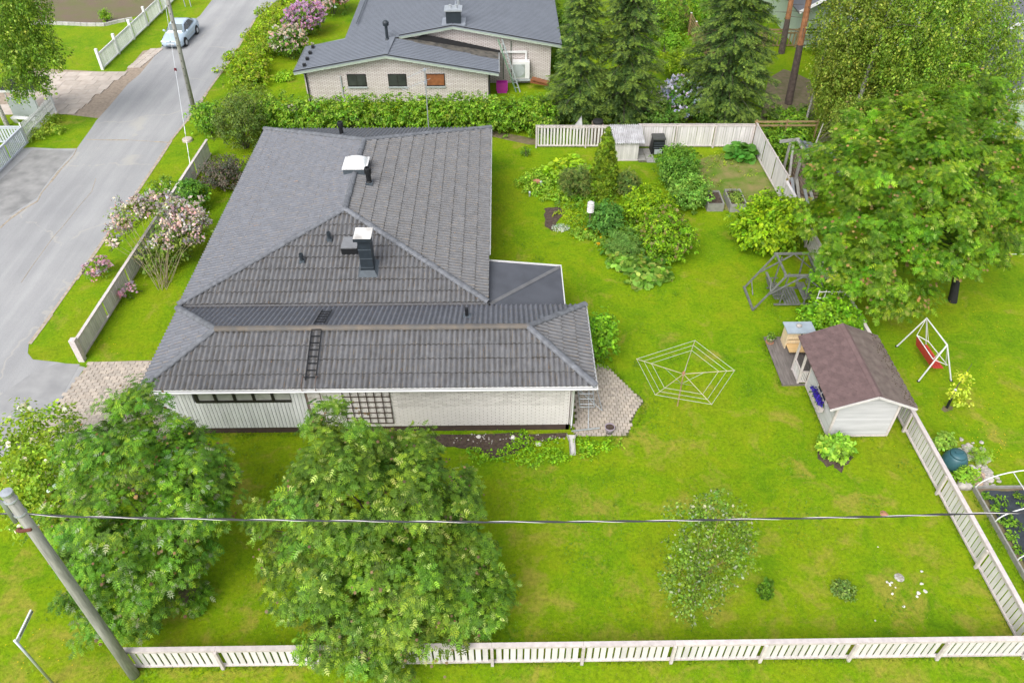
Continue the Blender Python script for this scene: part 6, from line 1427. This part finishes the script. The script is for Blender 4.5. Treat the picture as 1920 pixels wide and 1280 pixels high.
shrub('ground_cover', 'lime green ground cover with terracotta pot at the left end of the island bed', [(*at(x, y).xy, .2, r_, r_*.8, .3) for x, y, r_ in ((1000,340,.8),(1020,350,.8),(1045,355,.8),(1000,360,.6),(1030,372,.6),(1052,375,.5),(985,350,.5),(1015,330,.6))], 460, 11, .13, .11, 'broad', [(.14, .27, .03), (.18, .31, .035), (.10, .20, .025), (.22, .33, .06)], 'plants', stems=0)
shrub('perennials', 'tall golden-green hosta leaves behind the dwarf pines', [(*at(x, y, .4).xy, .4, .55, .5, .4) for x, y in ((1050,315),(1066,308),(1082,312),(1095,318),(1040,330))], 90, 7, .18, .32, 'broad', [(.20, .33, .02), (.26, .38, .03), (.14, .25, .02)], 'plants', stems=0)
MU = [(.05, .095, .025), (.07, .12, .03), (.038, .07, .02), (.115, .135, .05)]
shrub('dwarf_pine', 'dark dwarf mountain pine left of the conical thuja', lumpy(4.1, 38.3, .8, 1.0, .95, 7, 7), 330, 12, .17, .17, 'needle', MU, m=M['needle'])
shrub('dwarf_pine', 'dark dwarf mountain pine tucked behind the right side of the conical thuja', lumpy(7.0, 38.1, .75, .85, .95, 6, 8), 230, 12, .17, .17, 'needle', MU, m=M['needle'])
th = [(5.68, 38.25, .25+k*.42, .82*(1-(k/9.2)**1.5)+.04, .82*(1-(k/9.2)**1.5)+.04, .45) for k in range(9)]
PROT[0] = 0
shrub('thuja', 'tall conical golden-green thuja in the island bed', th, 1700, 11, .10, .12, 'spray', [(.075, .135, .010), (.105, .17, .012), (.05, .095, .008), (.13, .19, .018)], 'tree', up=.1, droop=-.9, m=M['needle'], shell=.12)
shrub('thuja', 'tiny rounded thuja with brown tip on the near lawn', [(8.44, 13.14, .2+.1*k, .24*(1-k*.12), .24*(1-k*.12), .2) for k in range(6)], 110, 12, .05, .07, 'spray', [(.05, .13, .012), (.08, .17, .015), (.04, .09, .01)], 'tree', up=.1, droop=-.9, m=M['needle'], shell=.12)
PROT[0] = .08
shrub('bush', 'small grey-green bush alone on the near lawn', lumpy(11.06, 13.2, .2, .37, .26, 5, 9), 110, 10, .08, .07, 'broad', [(.10, .18, .05), (.15, .23, .08), (.07, .12, .04)])
shrub('peony', 'light green peony clump in front of the playhouse gable', lumpy(12.72, 19.15, .3, .62, .34, 6, 10), 170, 10, .12, .17, 'small', [(.16, .30, .04), (.20, .34, .06), (.11, .22, .03)], 'plant', droop=-.2)
shrub('bush', 'upper dark green currant bush by the vegetable patch', lumpy(10.2, 40.2, .85, 1.35, 1.05, 7, 11), 560, 12, .16, .11, 'broad', [(.07, .165, .025), (.095, .20, .03), (.055, .125, .018)])
shrub('bush', 'middle bluish currant bush of the row by the vegetable patch', lumpy(10.1, 38.9, .85, 1.25, 1.05, 7, 12), 500, 12, .16, .11, 'broad', [(.065, .155, .03), (.09, .19, .035), (.05, .115, .02)])
shrub('bush', 'lighter green currant bush beside the bare raised box', lumpy(10.3, 37.1, .75, 1.3, .92, 7, 13), 540, 12, .16, .13, 'broad', [(.11, .22, .05), (.15, .27, .07), (.08, .17, .035)])
shrub('rhubarb', 'big-leaved rhubarb plant in the corner of the tall fence', [(14.65, 42.4, .4, .7, .55, .35)], 42, 6, .2, .36, 'round', [(.05, .15, .03), (.07, .19, .045)], 'plant', stems=0, up=1.2)
shrub('flower_patch', 'low silvery white flowering ground cover at the tip of the small soil bed', [(*at(1050, 430).xy, .08, .5, .28, .12)], 120, 10, .1, .07, 'small', [(.5, .56, .5), (.62, .66, .62), (.28, .38, .28)], 'flowers', stems=0)
shrub('ground_cover', 'chartreuse stonecrop spreading beside the small dark soil bed', [(*at(x, y).xy, .08, .55, .4, .14) for x, y in ((1055,405),(1070,400),(1085,412),(1072,418))], 260, 10, .1, .07, 'small', [(.20, .29, .015), (.24, .33, .02), (.15, .24, .02)], 'plants', stems=0)
shrub('perennials', 'mixed low greens filling the middle of the island bed under the thuja', [(*at(x, y).xy, .2, .8, .8, .3) for x, y in ((1200,430),(1230,420),(1250,400),(1170,420),(1190,450),(1215,465),(1120,375),(1150,385),(1240,470),(1260,440),(1150,455),(1080,365),(1110,395))]+[(*at(x, y).xy, .15, .7, .6, .25) for x, y in ((1090,380),(1065,385),(1140,400),(1180,395),(1215,380),(1160,440),(1130,420),(1095,400),(1200,470),(1180,460),(1090,425))], 900, 8, .16, .13, 'small', [(.09, .19, .02), (.13, .24, .02), (.06, .13, .02)], 'plants', stems=0)
shrub('bush', 'golden green round bush on the back lawn between the spruces', lumpy(12.97, 54.23, 1.0, 1.5, 1.2, 8, 14), 420, 12, .2, .16, 'broad', [(.20, .29, .02), (.15, .24, .02), (.10, .18, .015)])
shrub('lilac', 'lilac bush with pale blue blossoms behind the tall white fence', lumpy(11.86, 48.2, 1.1, 1.7, 1.3, 8, 15), 420, 11, .2, .15, 'broad', [(.06, .14, .03), (.08, .17, .035), (.045, .10, .02)], flowers=(260, [(.50, .50, .74), (.62, .62, .80)], .24, .4))
LG = [(.07, .15, .025), (.10, .19, .03), (.05, .11, .02)]
shrub('lilac', 'rounded white-flowered lilac left of the neighbouring roof', lumpy(-15.95, 58.3, 1.2, 1.4, 1.4, 8, 16), 360, 11, .2, .15, 'broad', LG, flowers=(330, [(.66, .60, .58), (.6, .5, .55)], .22, .9))
shrub('lilac', 'purple-flowered lilac behind the white-flowered one', lumpy(-15.6, 63.2, 1.2, 1.7, 1.2, 8, 17), 360, 11, .2, .15, 'broad', LG, flowers=(520, [(.52, .33, .60), (.6, .42, .66)], .28, .8))
shrub('lilac', 'pale pink lilac furthest up the street beside the neighbouring roof', lumpy(-14.4, 68.0, 1.2, 1.7, 1.2, 8, 18), 340, 11, .2, .15, 'broad', LG, flowers=(420, [(.66, .52, .60), (.7, .62, .62)], .26, .8))
shrub('bush', 'fresh green bush between street verge and the end of the beige fence', lumpy(-18.7, 45.9, 1.1, 1.1, 1.3, 7, 19), 340, 12, .18, .13, 'broad', [(.09, .20, .02), (.13, .25, .025), (.06, .13, .02)], flowers=(20, [(.6, .4, .5)], .12, .8))
shrub('bush', 'large dull olive bush with many thin stems at the house corner', lumpy(-16.0, 44.0, 1.6, 1.75, 1.8, 9, 20), 560, 13, .22, .13, 'small', [(.075, .12, .035), (.10, .15, .045), (.055, .09, .03)], stems=26, rnd=.8)
shrub('bush', 'greyish purple barberry bush beside the roof corner', lumpy(-16.1, 39.6, .75, 1.6, .9, 8, 21), 420, 12, .2, .12, 'small', [(.13, .11, .09), (.10, .11, .075), (.17, .13, .11), (.08, .10, .06)], stems=12)
shrub('bush', 'small fresh green bush with white flowers between barberry and lilac', lumpy(-16.98, 36.97, .9, .9, 1.0, 6, 22), 260, 12, .17, .13, 'broad', [(.07, .17, .03), (.10, .21, .035), (.05, .12, .02)], flowers=(16, [(.75, .75, .72)], .12, .8))
shrub('bush', 'thin green sapling bush on the verge side of the beige fence', [(*at(312, 345, .7).xy, .7, .3, .3, .5), (*at(285, 350, .6).xy, .5, .4, .4, .4)], 70, 10, .15, .12, 'broad', [(.11, .20, .04), (.08, .16, .03)], flowers=(10, [(.7, .7, .68)], .12, .4))
# the lilac leaning over the street fence: blossoms on long bare stems
LB = thing('lilac', 'big sprawling pink lilac with bare stems leaning over the beige street fence', 'shrub', (-16.9, 31.3, 0))
ll = [(245,400,2.2,30),(275,385,2.4,28),(310,385,2.4,30),(345,400,2.2,32),(370,415,2.0,24),(225,425,1.9,24),(330,430,1.9,32),(360,440,1.7,26),(310,455,1.5,24),(215,455,1.6,16)]
lob = [pxl(*a, fl=.6) for a in ll]
leaves('foliage', LB, lob+[pxl(305, 490, .5, 26), pxl(285, 500, .4, 20), pxl(330, 470, .8, 24), pxl(300, 475, .9, 26), pxl(345, 455, 1.1, 24), pxl(320, 440, 1.5, 34), pxl(350, 435, 1.4, 28), pxl(280, 470, .9, 22)], 720, 9, .2, .13, 'broad', [(.10, .16, .035), (.13, .19, .05), (.07, .12, .03)])
petals('blossoms', [(*l_[:2], l_[2]+.1, *l_[3:]) for l_ in lob], 470, 6, .24, .14, [(.56, .49, .57), (.64, .57, .62), (.50, .42, .53), (.70, .66, .67)], LB, 'panicle', up=.2, droop=-.8)
mb = MB()
for k in range(24):
    l_ = lob[k % len(lob)]; b_0 = Vector((-16.6+random.uniform(-.25, .25), 30.0+random.uniform(-.4, .4), 0)); e = Vector((l_[0]+random.uniform(-.5, .5), l_[1]+random.uniform(-.4, .4), l_[2])); m_ = b_0.lerp(e, .5)+Vector((0, 0, .35)); mb.tube([b_0, m_, e], [.014, .010, .006], 4, False)
part('stems', mb, mat('pale_twig', (.24, .20, .12), .85, .2), LB)
def cluster(label, x, y, z, rp, n_):
    l_ = [pxl(x, y, z, rp), pxl(x+rp*.5, y-rp*.6, z+.1, rp*.6)]; t = thing('lilac', label, 'shrub', at(x, y, z)); t.location.z = 0
    leaves('foliage', t, l_, int(n_*.8), 7, .12, .1, 'broad', LG); petals('blossoms', l_, n_, 5, .12, .13, [(.52, .36, .52), (.6, .46, .58)], t, 'panicle', up=.2, droop=-.8)
    part('stems', MB().tube([(l_[0][0]+.4, l_[0][1]+.6, 0), l_[0][:3]], .015, 4, False).tube([(l_[0][0]+.2, l_[0][1], 0), l_[0][:3]], .015, 4, False), M['bark'], t)
cluster('low purple-flowered lilac shoots on the street verge below the big lilac', 180, 505, .5, 22, 60)
cluster('tiny lilac sprig poking over the inner side of the street fence', 237, 545, .5, 12, 24)
# white-flowered bush near left
lob = [pxl(*a) for a in ((40,800,2.6,45),(100,800,2.6,45),(20,860,2.2,50),(90,860,2.4,55),(150,850,2.4,30),(30,920,1.5,50),(85,930,1.5,45),(60,970,1.0,40),(110,980,1.2,35))]
shrub('bush', 'white-flowered bright green bush behind the near utility pole', lob, 620, 12, .24, .12, 'broad', [(.14, .23, .025), (.18, .28, .03), (.10, .18, .02)], flowers=(150, [(.74, .74, .68), (.62, .64, .55)], .15, .8), fkind='umbel', stems=14)
# long clipped hedge
hl = []
for k in range(38):
    x = -15.6+k*.50; hl.append((x, 46.1+random.uniform(-.12, .12), 1.25, .5, 1.15, 1.15+random.uniform(-.1, .1)))
shrub('hedge', 'long trimmed green hedge between the two houses', hl, 2700, 14, .2, .15, 'broad', [(.085, .185, .014), (.12, .23, .02), (.055, .125, .012), (.17, .26, .05)], 'hedge', stems=60)
# wild hedge strip along the street
vl = []
for x, y, r_, z in ((560,0,.9,1.2),(530,20,1.1,1.1),(505,40,1.1,1.1),(500,75,1.2,1.2),(478,90,1.2,1.1),(462,112,1.2,1.1),(485,118,1.1,1.0),(455,135,1.1,.9),(540,-20,1.1,1.2),(500,8,1.,.8),(470,55,.8,.6),(440,90,.8,.5),(425,120,.8,.5),(480,140,.9,.8),(600,-25,1.2,1.2),(515,60,1,1.1)):
    p = at(x, y+12, z*.5); vl.append((p.x, p.y, z*.55, r_, r_*1.25, z*.6))
shrub('wild_hedge', 'unclipped yellow-green hedge along the far street verge', vl, 1300, 13, .22, .16, 'broad', [(.15, .25, .012), (.19, .28, .015), (.10, .18, .012), (.16, .19, .04)], 'hedge', stems=20)
shrub('bush', 'dull green bush where the wild hedge meets the clipped hedge', lumpy(-16.8, 49.2, .8, 1.7, 1.0, 8, 31), 380, 12, .2, .13, 'small', [(.11, .17, .03), (.14, .2, .04), (.08, .13, .03)])
# vines on the trellis by the swing
lob = [pxl(*a) for a in ((1545,540,1.1,24),(1560,560,1.1,30),(1575,585,1.0,34),(1540,580,.8,26),(1535,600,.6,18),(1595,600,1.0,22),(1520,585,.6,20),(1600,620,1.2,16))]
shrub('climbing_vine', 'bright green climbing vine covering the white trellis behind the playhouse', lob, 420, 12, .2, .15, 'broad', [(.11, .24, .015), (.15, .29, .02), (.07, .16, .012)], 'plant', stems=10)
TV = thing('trellis', 'white square trellis overgrown with vine next to the garden swing', 'trellis', (14.3, 27, 0))
for k in range(5): part('upright', MB().box(14.15+k*.3, 14.18+k*.3, 27.0, 27.03, 0, 1.75), M['white_old'], TV)
for k in range(5): part('crossbar', MB().box(14.12, 15.4, 26.97, 27.0, .3+k*.34, .34+k*.34), M['white_old'], TV)
# saplings
YT = thing('sapling', 'thin young tree with yellow-green leaves and black trunk guard on the right lawn', 'tree', (18.08, 21.4, 0))
part('trunk', MB().tube([(18.08, 21.4, 0), (18.12, 21.5, 1.2), (18.3, 21.6, 2.3)], [.03, .018, .006], 6), M['bark'], YT); part('trunk_guard', MB().tube([(18.08, 21.4, 0), (18.1, 21.45, .5)], .055, 8), M['black'], YT)
leaves('crown', YT, [pxl(*a) for a in ((1805,708,2.0,13),(1790,735,1.4,11),(1808,728,1.6,10),(1803,748,1.0,12),(1778,735,1.3,8),(1812,752,.9,8))], 46, 7, .12, .11, 'broad', [(.26, .34, .04), (.32, .38, .08)])
solo('tree_tie', MB().tube([(18.1, 21.46, .95), (18.13, 21.5, 1.0)], .07, 8), M['white'], 'white tie on the trunk of the thin young tree', 'tie')
shrub('seedling', 'tiny seedling with a few leaves on the lawn near the hedge corner', [(*at(985, 283, .3).xy, .35, .3, .3, .3)], 22, 7, .12, .1, 'broad', LG, 'plant')
shrub('bush', 'small round conifer seedling in the bare bed beyond the white fence', lumpy(-33.0, 66.2, .5, .5, .6, 5, 24), 90, 10, .14, .12, 'broad', [(.14, .25, .02), (.1, .2, .02)])
shrub('weeds', 'weedy shoots at the foot of the white picket fence', [(*at(x, y).xy, .25, .6, .5, .3) for x, y in ((95,235),(80,255),(70,262),(105,250),(98,228))], 170, 8, .18, .13, 'broad', [(.13, .21, .03), (.17, .24, .04)], 'plants', stems=0)
shrub('weeds', 'green creeping weeds spreading from the bed beside the concrete rain channel', [(*at(x, y).xy, .06, r_, r_*.7, .14) for x, y, r_ in ((982,822,.45),(975,842,.55),(1010,845,.6),(1040,838,.5),(950,860,.6),(910,858,.5),(1095,835,.5),(1120,842,.5),(1150,835,.4),(1000,862,.6),(1100,855,.5),(890,850,.35),(1045,860,.5))], 620, 9, .14, .09, 'broad', [(.13, .27, .015), (.17, .31, .02), (.10, .21, .015)], 'plants', stems=0)
shrub('bush', 'light green bush tucked against the back of the dome composter', lumpy(16.9, 19.3, .35, .4, .4, 5, 25), 90, 10, .1, .1, 'broad', [(.13, .24, .05), (.17, .28, .07)])
shrub('bush', 'light green leafy plant right in front of the dome composter', lumpy(17.15, 17.75, .3, .4, .35, 5, 26), 90, 10, .1, .1, 'broad', [(.12, .24, .03), (.16, .29, .04)])
shrub('bush', 'feathery pale plant on the lawn side of the dome composter', lumpy(18.0, 18.6, .3, .4, .3, 5, 27), 80, 10, .1, .1, 'needle', [(.15, .27, .04), (.18, .3, .05)])
# woodland greens behind the fences
def mass(name, label, pts, ncl, pal, cat='shrub', size=.16, kind='broad', per=12, zr=.6):
    return shrub(name, label, [(*at(x, y, z*.5).xy, z*.55, r_, r_, z*zr) for x, y, z, r_ in pts], ncl, per, .24, size, kind, pal, cat, stems=8)
def mass0(name, label, pts, ncl, pal, cat, size, kind, per):
    return shrub(name, label, [(*at(x, y).xy, z*.5, r_, r_, z*.7) for x, y, z, r_ in pts], ncl, per, .16, size, kind, pal, cat, stems=0)
FG = [(.075, .16, .02), (.10, .20, .022), (.05, .11, .016), (.13, .23, .025)]
mass('undergrowth', 'dense fern-like greenery behind the two-rail timber fence', ((1440,262,1.,.8),(1470,262,1.,.9),(1500,262,1.,.8),(1460,215,.7,.9),(1500,215,.7,.9),(1430,250,.9,.7),(1475,300,.9,.6),(1490,240,.9,1.),(1455,285,.8,.6)), 620, FG, 'plants')
mass('bush', 'dark shrub at the foot of the blue-flowered lilac', ((1230,225,1.2,.9),(1255,230,1.,.9),(1330,215,1.4,1.),(1340,180,1.4,1.)), 380, [(.06, .13, .03), (.085, .17, .035), (.045, .095, .02)])
mass('bush', 'loose green shrub behind the golden bush by the timber fence', ((1340,120,1.2,.9),(1330,90,1.2,1.),(1345,150,1.2,.8)), 300, [(.07, .15, .045), (.09, .18, .05), (.05, .11, .03)])
mass('bush', 'tall leafy shrub at the top centre beyond the spruces', ((1245,40,3.,1.6),(1230,5,3.,1.6),(1270,20,3.,1.4),(1200,30,2.5,1.)), 620, FG)
mass('bush', 'bright leafy bush at the top behind the timber fence', ((1330,20,2.6,1.5),(1355,40,2.2,1.3),(1345,-10,3.,1.6),(1370,60,2.,1.)), 560, [(.08, .19, .015), (.11, .24, .02), (.055, .13, .015)])
mass('bush', 'low bush between golden bush and the top leafy shrub', ((1270,85,1.2,.9),(1255,75,1.2,.8),(1215,95,1.,.7)), 220, [(.10, .21, .02), (.13, .25, .03)])
mass('bush', 'dark green shrub behind the right-hand corner of the neighbouring house', ((1062,60,2.0,1.),(1065,100,1.6,.8),(1040,110,2.,.8),(1060,20,2.,1.)), 300, [(.06, .13, .025), (.09, .18, .03)])
mass('undergrowth', 'shaded greenery beneath the two nearer spruces', ((1055,215,.8,.9),(1120,215,.9,.9),(1190,215,.8,.9),(1210,200,.9,.8),(1140,195,.8,.8)), 380, [(.05, .10, .02), (.075, .14, .025), (.035, .075, .015)], 'plants')
mass('bush', 'leafy thicket closing the view between the pine trunks and the birches', ((1545,60,3.2,1.3),(1530,20,3.4,1.3),(1560,100,2.4,1.1),(1500,30,2.6,1.1),(1590,20,3.4,1.4)), 620, [(.09, .16, .02), (.13, .21, .03), (.06, .11, .016)], 'shrub', .16, 'small')
mass('undergrowth', 'mixed greenery under the birches beyond the woodshed', ((1620,300,1.2,1.2),(1620,260,1.6,1.6),(1700,230,1.8,1.8),(1800,240,1.8,1.8),(1880,200,1.8,1.6)), 620, FG, 'plants')
mass('bush', 'small low bush on the lawn near the neighbouring house corner', ((537,143,.5,.5),(525,146,.4,.4)), 60, [(.15, .26, .02), (.18, .3, .03)])
mass0('weeds', 'sparse seedlings in the vegetable patch', ((1340,310,.12,.7),(1370,305,.12,.7),(1400,325,.12,.6),(1420,345,.1,.6),(1350,350,.1,.7),(1390,370,.1,.6),(1330,335,.1,.5),(1350,295,.15,.6)), 320, [(.13, .22, .02), (.17, .27, .03), (.2, .22, .08)], 'plants', .08, 'small', 8)
# clothes line at the right edge
solo('clothes_line', MB().tube([atY(1840, 477, 31.5), atY(1960, 476, 31.5)], .015, 5), M['white'], 'thin white line stretched beside the dark wrapped trunk at the right edge', 'line')

# grass blades: real tufts over every lawn in view
def inside_any(x, y):
    bad = (x > -13.1) & (x < 2.6) & (y > 20.4) & (y < 24.7) | (x > -13.1) & (x < -1) & (y > 24.6) & (y < 40.6) | (x > 12.7) & (x < 15) & (y > 19.9) & (y < 22.8) | (x > 11.6) & (x < 14) & (y > 22.7) & (y < 25.8) | (x > 2.5) & (x < 5.5) & (y > 20.1) & (y < 24.2) | (x < -18.2) & (y > 18) & (y < 24.8) | (x < -13) & (y > 19.8) & (y < 24.7) | (x > 17.2) & (x < 21.3) & (y > 11.5) & (y < 17.4)
    return bad
def in_poly(px_, py_, pl):
    c = np.zeros(len(px_), bool); j = len(pl)-1
    for i in range(len(pl)):
        xi, yi = pl[i]; xj, yj = pl[j]
        if yi != yj: c ^= ((yi > py_) != (yj > py_)) & (px_ < (xj-xi)*(py_-yi)/(yj-yi)+xi)
        j = i
    return c
N = 260000
gx = rng.uniform(0, 1, N); gy = 9+rng.random(N)**1.25*40; hw = 6+gy*.62; gx = -hw+gx*2*hw
k = ~inside_any(gx, gy) & ~in_poly(gx, gy, poly) & ~in_poly(gx, gy, [(p.x, p.y) for p in pat]); gx, gy = gx[k], gy[k]; n = len(gx)
P_ = np.stack([gx, gy, np.zeros(n)], 1); pat_ = np.sin(gx*.9+np.sin(gy*.7)*1.5)*np.sin(gy*.8+np.cos(gx*.5)*1.7)
ca = np.array([(.10, .20, .003)]); cb2 = np.array([(.25, .29, .008)]); t_ = np.clip(.5+.3*pat_+rng.normal(size=n)*.3, 0, 1)[:, None]
C_ = ca*(1-t_)+cb2*t_; dry = (rng.random(n) < .07+.07*(gy < 17)); C_[dry] = (.30, .27, .10)
D_ = rng.normal(size=(n, 3))*.5+np.array([0, 0, .9]); N_ = rng.normal(size=(n, 3))
o = put('grass', leafmesh('grass', P_, N_, D_, rng.uniform(.04, .095, n), C_, 'blade', leaf_mat('grass_blade', .3, .8))); tag(o, 'short bright green grass covering the garden lawns', 'grass', kind='stuff')
# longer tufts where the mower does not reach: along fences, walls, poles and bed edges
def edge_tufts(segs, dens, w):
    pts = []
    for (x0, y0), (x1, y1) in segs:
        L_ = math.hypot(x1-x0, y1-y0); k_ = int(L_*dens); t_ = rng.random(k_); g_ = .5+.5*np.sin(t_*L_*2.1+x0)*np.sin(t_*L_*.7+y0)
        ok = rng.random(k_) < .25+.75*g_; t_ = t_[ok]; pts.append(np.stack([x0+(x1-x0)*t_+rng.normal(size=len(t_))*w, y0+(y1-y0)*t_+rng.normal(size=len(t_))*w, np.zeros(len(t_))], 1))
    return np.concatenate(pts)
E_ = edge_tufts([((-11.6, 10.98), (15.9, 10.98)), ((15.93, 11), (15.85, 24)), ((15.85, 24), (15.6, 43.6)), ((2.1, 43.9), (15.5, 43.8)), ((-18.4, 25), (-17.95, 43)), ((12.65, 19.88), (15.05, 19.88)), ((12.64, 19.9), (12.64, 22.6)), ((11.62, 22.7), (11.62, 25.8)), ((-13.2, 20.3), (-3.5, 20.3)), ((-.9, 28.2), (-.9, 40.4)), ((5.0, 20.1), (5.8, 21.7)), ((5.8, 21.7), (4.6, 23.9)), ((2.6, 20.05), (5, 20.05)), ((17.15, 11.5), (17.15, 17.4)), ((-29.5, 56.4), (-28.9, 74)), ((-29.85, 45), (-29.85, 49)), ((12.4, 26.0), (13.9, 26.0))], 190, .09)
n = len(E_); col_ = np.array([(.10, .20, .006), (.14, .25, .01), (.22, .26, .03), (.07, .15, .005)])[rng.integers(0, 4, n)]
o = put('grass_tufts', leafmesh('grass_tufts', E_, rng.normal(size=(n, 3)), rng.normal(size=(n, 3))*.5+np.array([0, 0, .8]), rng.uniform(.07, .2, n), col_, 'blade', M['leaf'])); tag(o, 'longer grass tufts along the fence bottoms and wall edges', 'grass', kind='stuff')
# clover and weed leaves in loose drifts through the lawn
cc = np.stack([rng.uniform(-16, 24, 260), rng.uniform(8, 40, 260)], 1); ix = rng.integers(0, 260, 15000); wx = cc[ix]+rng.normal(size=(15000, 2))*(rng.uniform(.15, .75, 260)[ix])[:, None]
k = ~inside_any(wx[:, 0], wx[:, 1]) & ~in_poly(wx[:, 0], wx[:, 1], poly) & ~in_poly(wx[:, 0], wx[:, 1], [(p.x, p.y) for p in pat]); wx = wx[k]; n = len(wx)
hue = rng.random(260)[ix][k][:, None]; W_ = np.array([(.17, .30, .01)])*(1-hue)+np.array([(.10, .21, .015)])*hue
o = put('clover', leafmesh('clover', np.concatenate([wx, rng.uniform(.03, .07, (n, 1))], 1), np.tile([0, 0, 1.], (n, 1))+rng.normal(size=(n, 3))*.3, rng.normal(size=(n, 3)), rng.uniform(.035, .085, n), W_*rng.uniform(.75, 1.3, (n, 1)), 'small', M['leaf'])); tag(o, 'clover and small weeds drifting through the lawn', 'clover', kind='stuff')
# dandelions and clover specks
fl = []
for cx_, cy_, n_, s_x in ((1840,800,40,60),(1890,840,20,20),(1800,700,14,50),(60,1220,16,50),(660,610,0,1),(1850,600,20,60),(220,640,8,20)):
    for _ in range(n_):
        p = at(random.gauss(cx_, s_x), random.gauss(cy_, s_x*.6)); fl.append((p.x, p.y, .07))
fl = np.array(fl); n = len(fl)
o = put('dandelions', leafmesh('dandelions', fl, np.tile([0, 0, 1.], (n, 1)), rng.normal(size=(n, 3)), np.full(n, .04), np.tile([.6, .45, .01], (n, 1)), 'umbel', M['petal'])); tag(o, 'yellow dandelions dotted over the right and left lawns', 'flowers', kind='stuff')
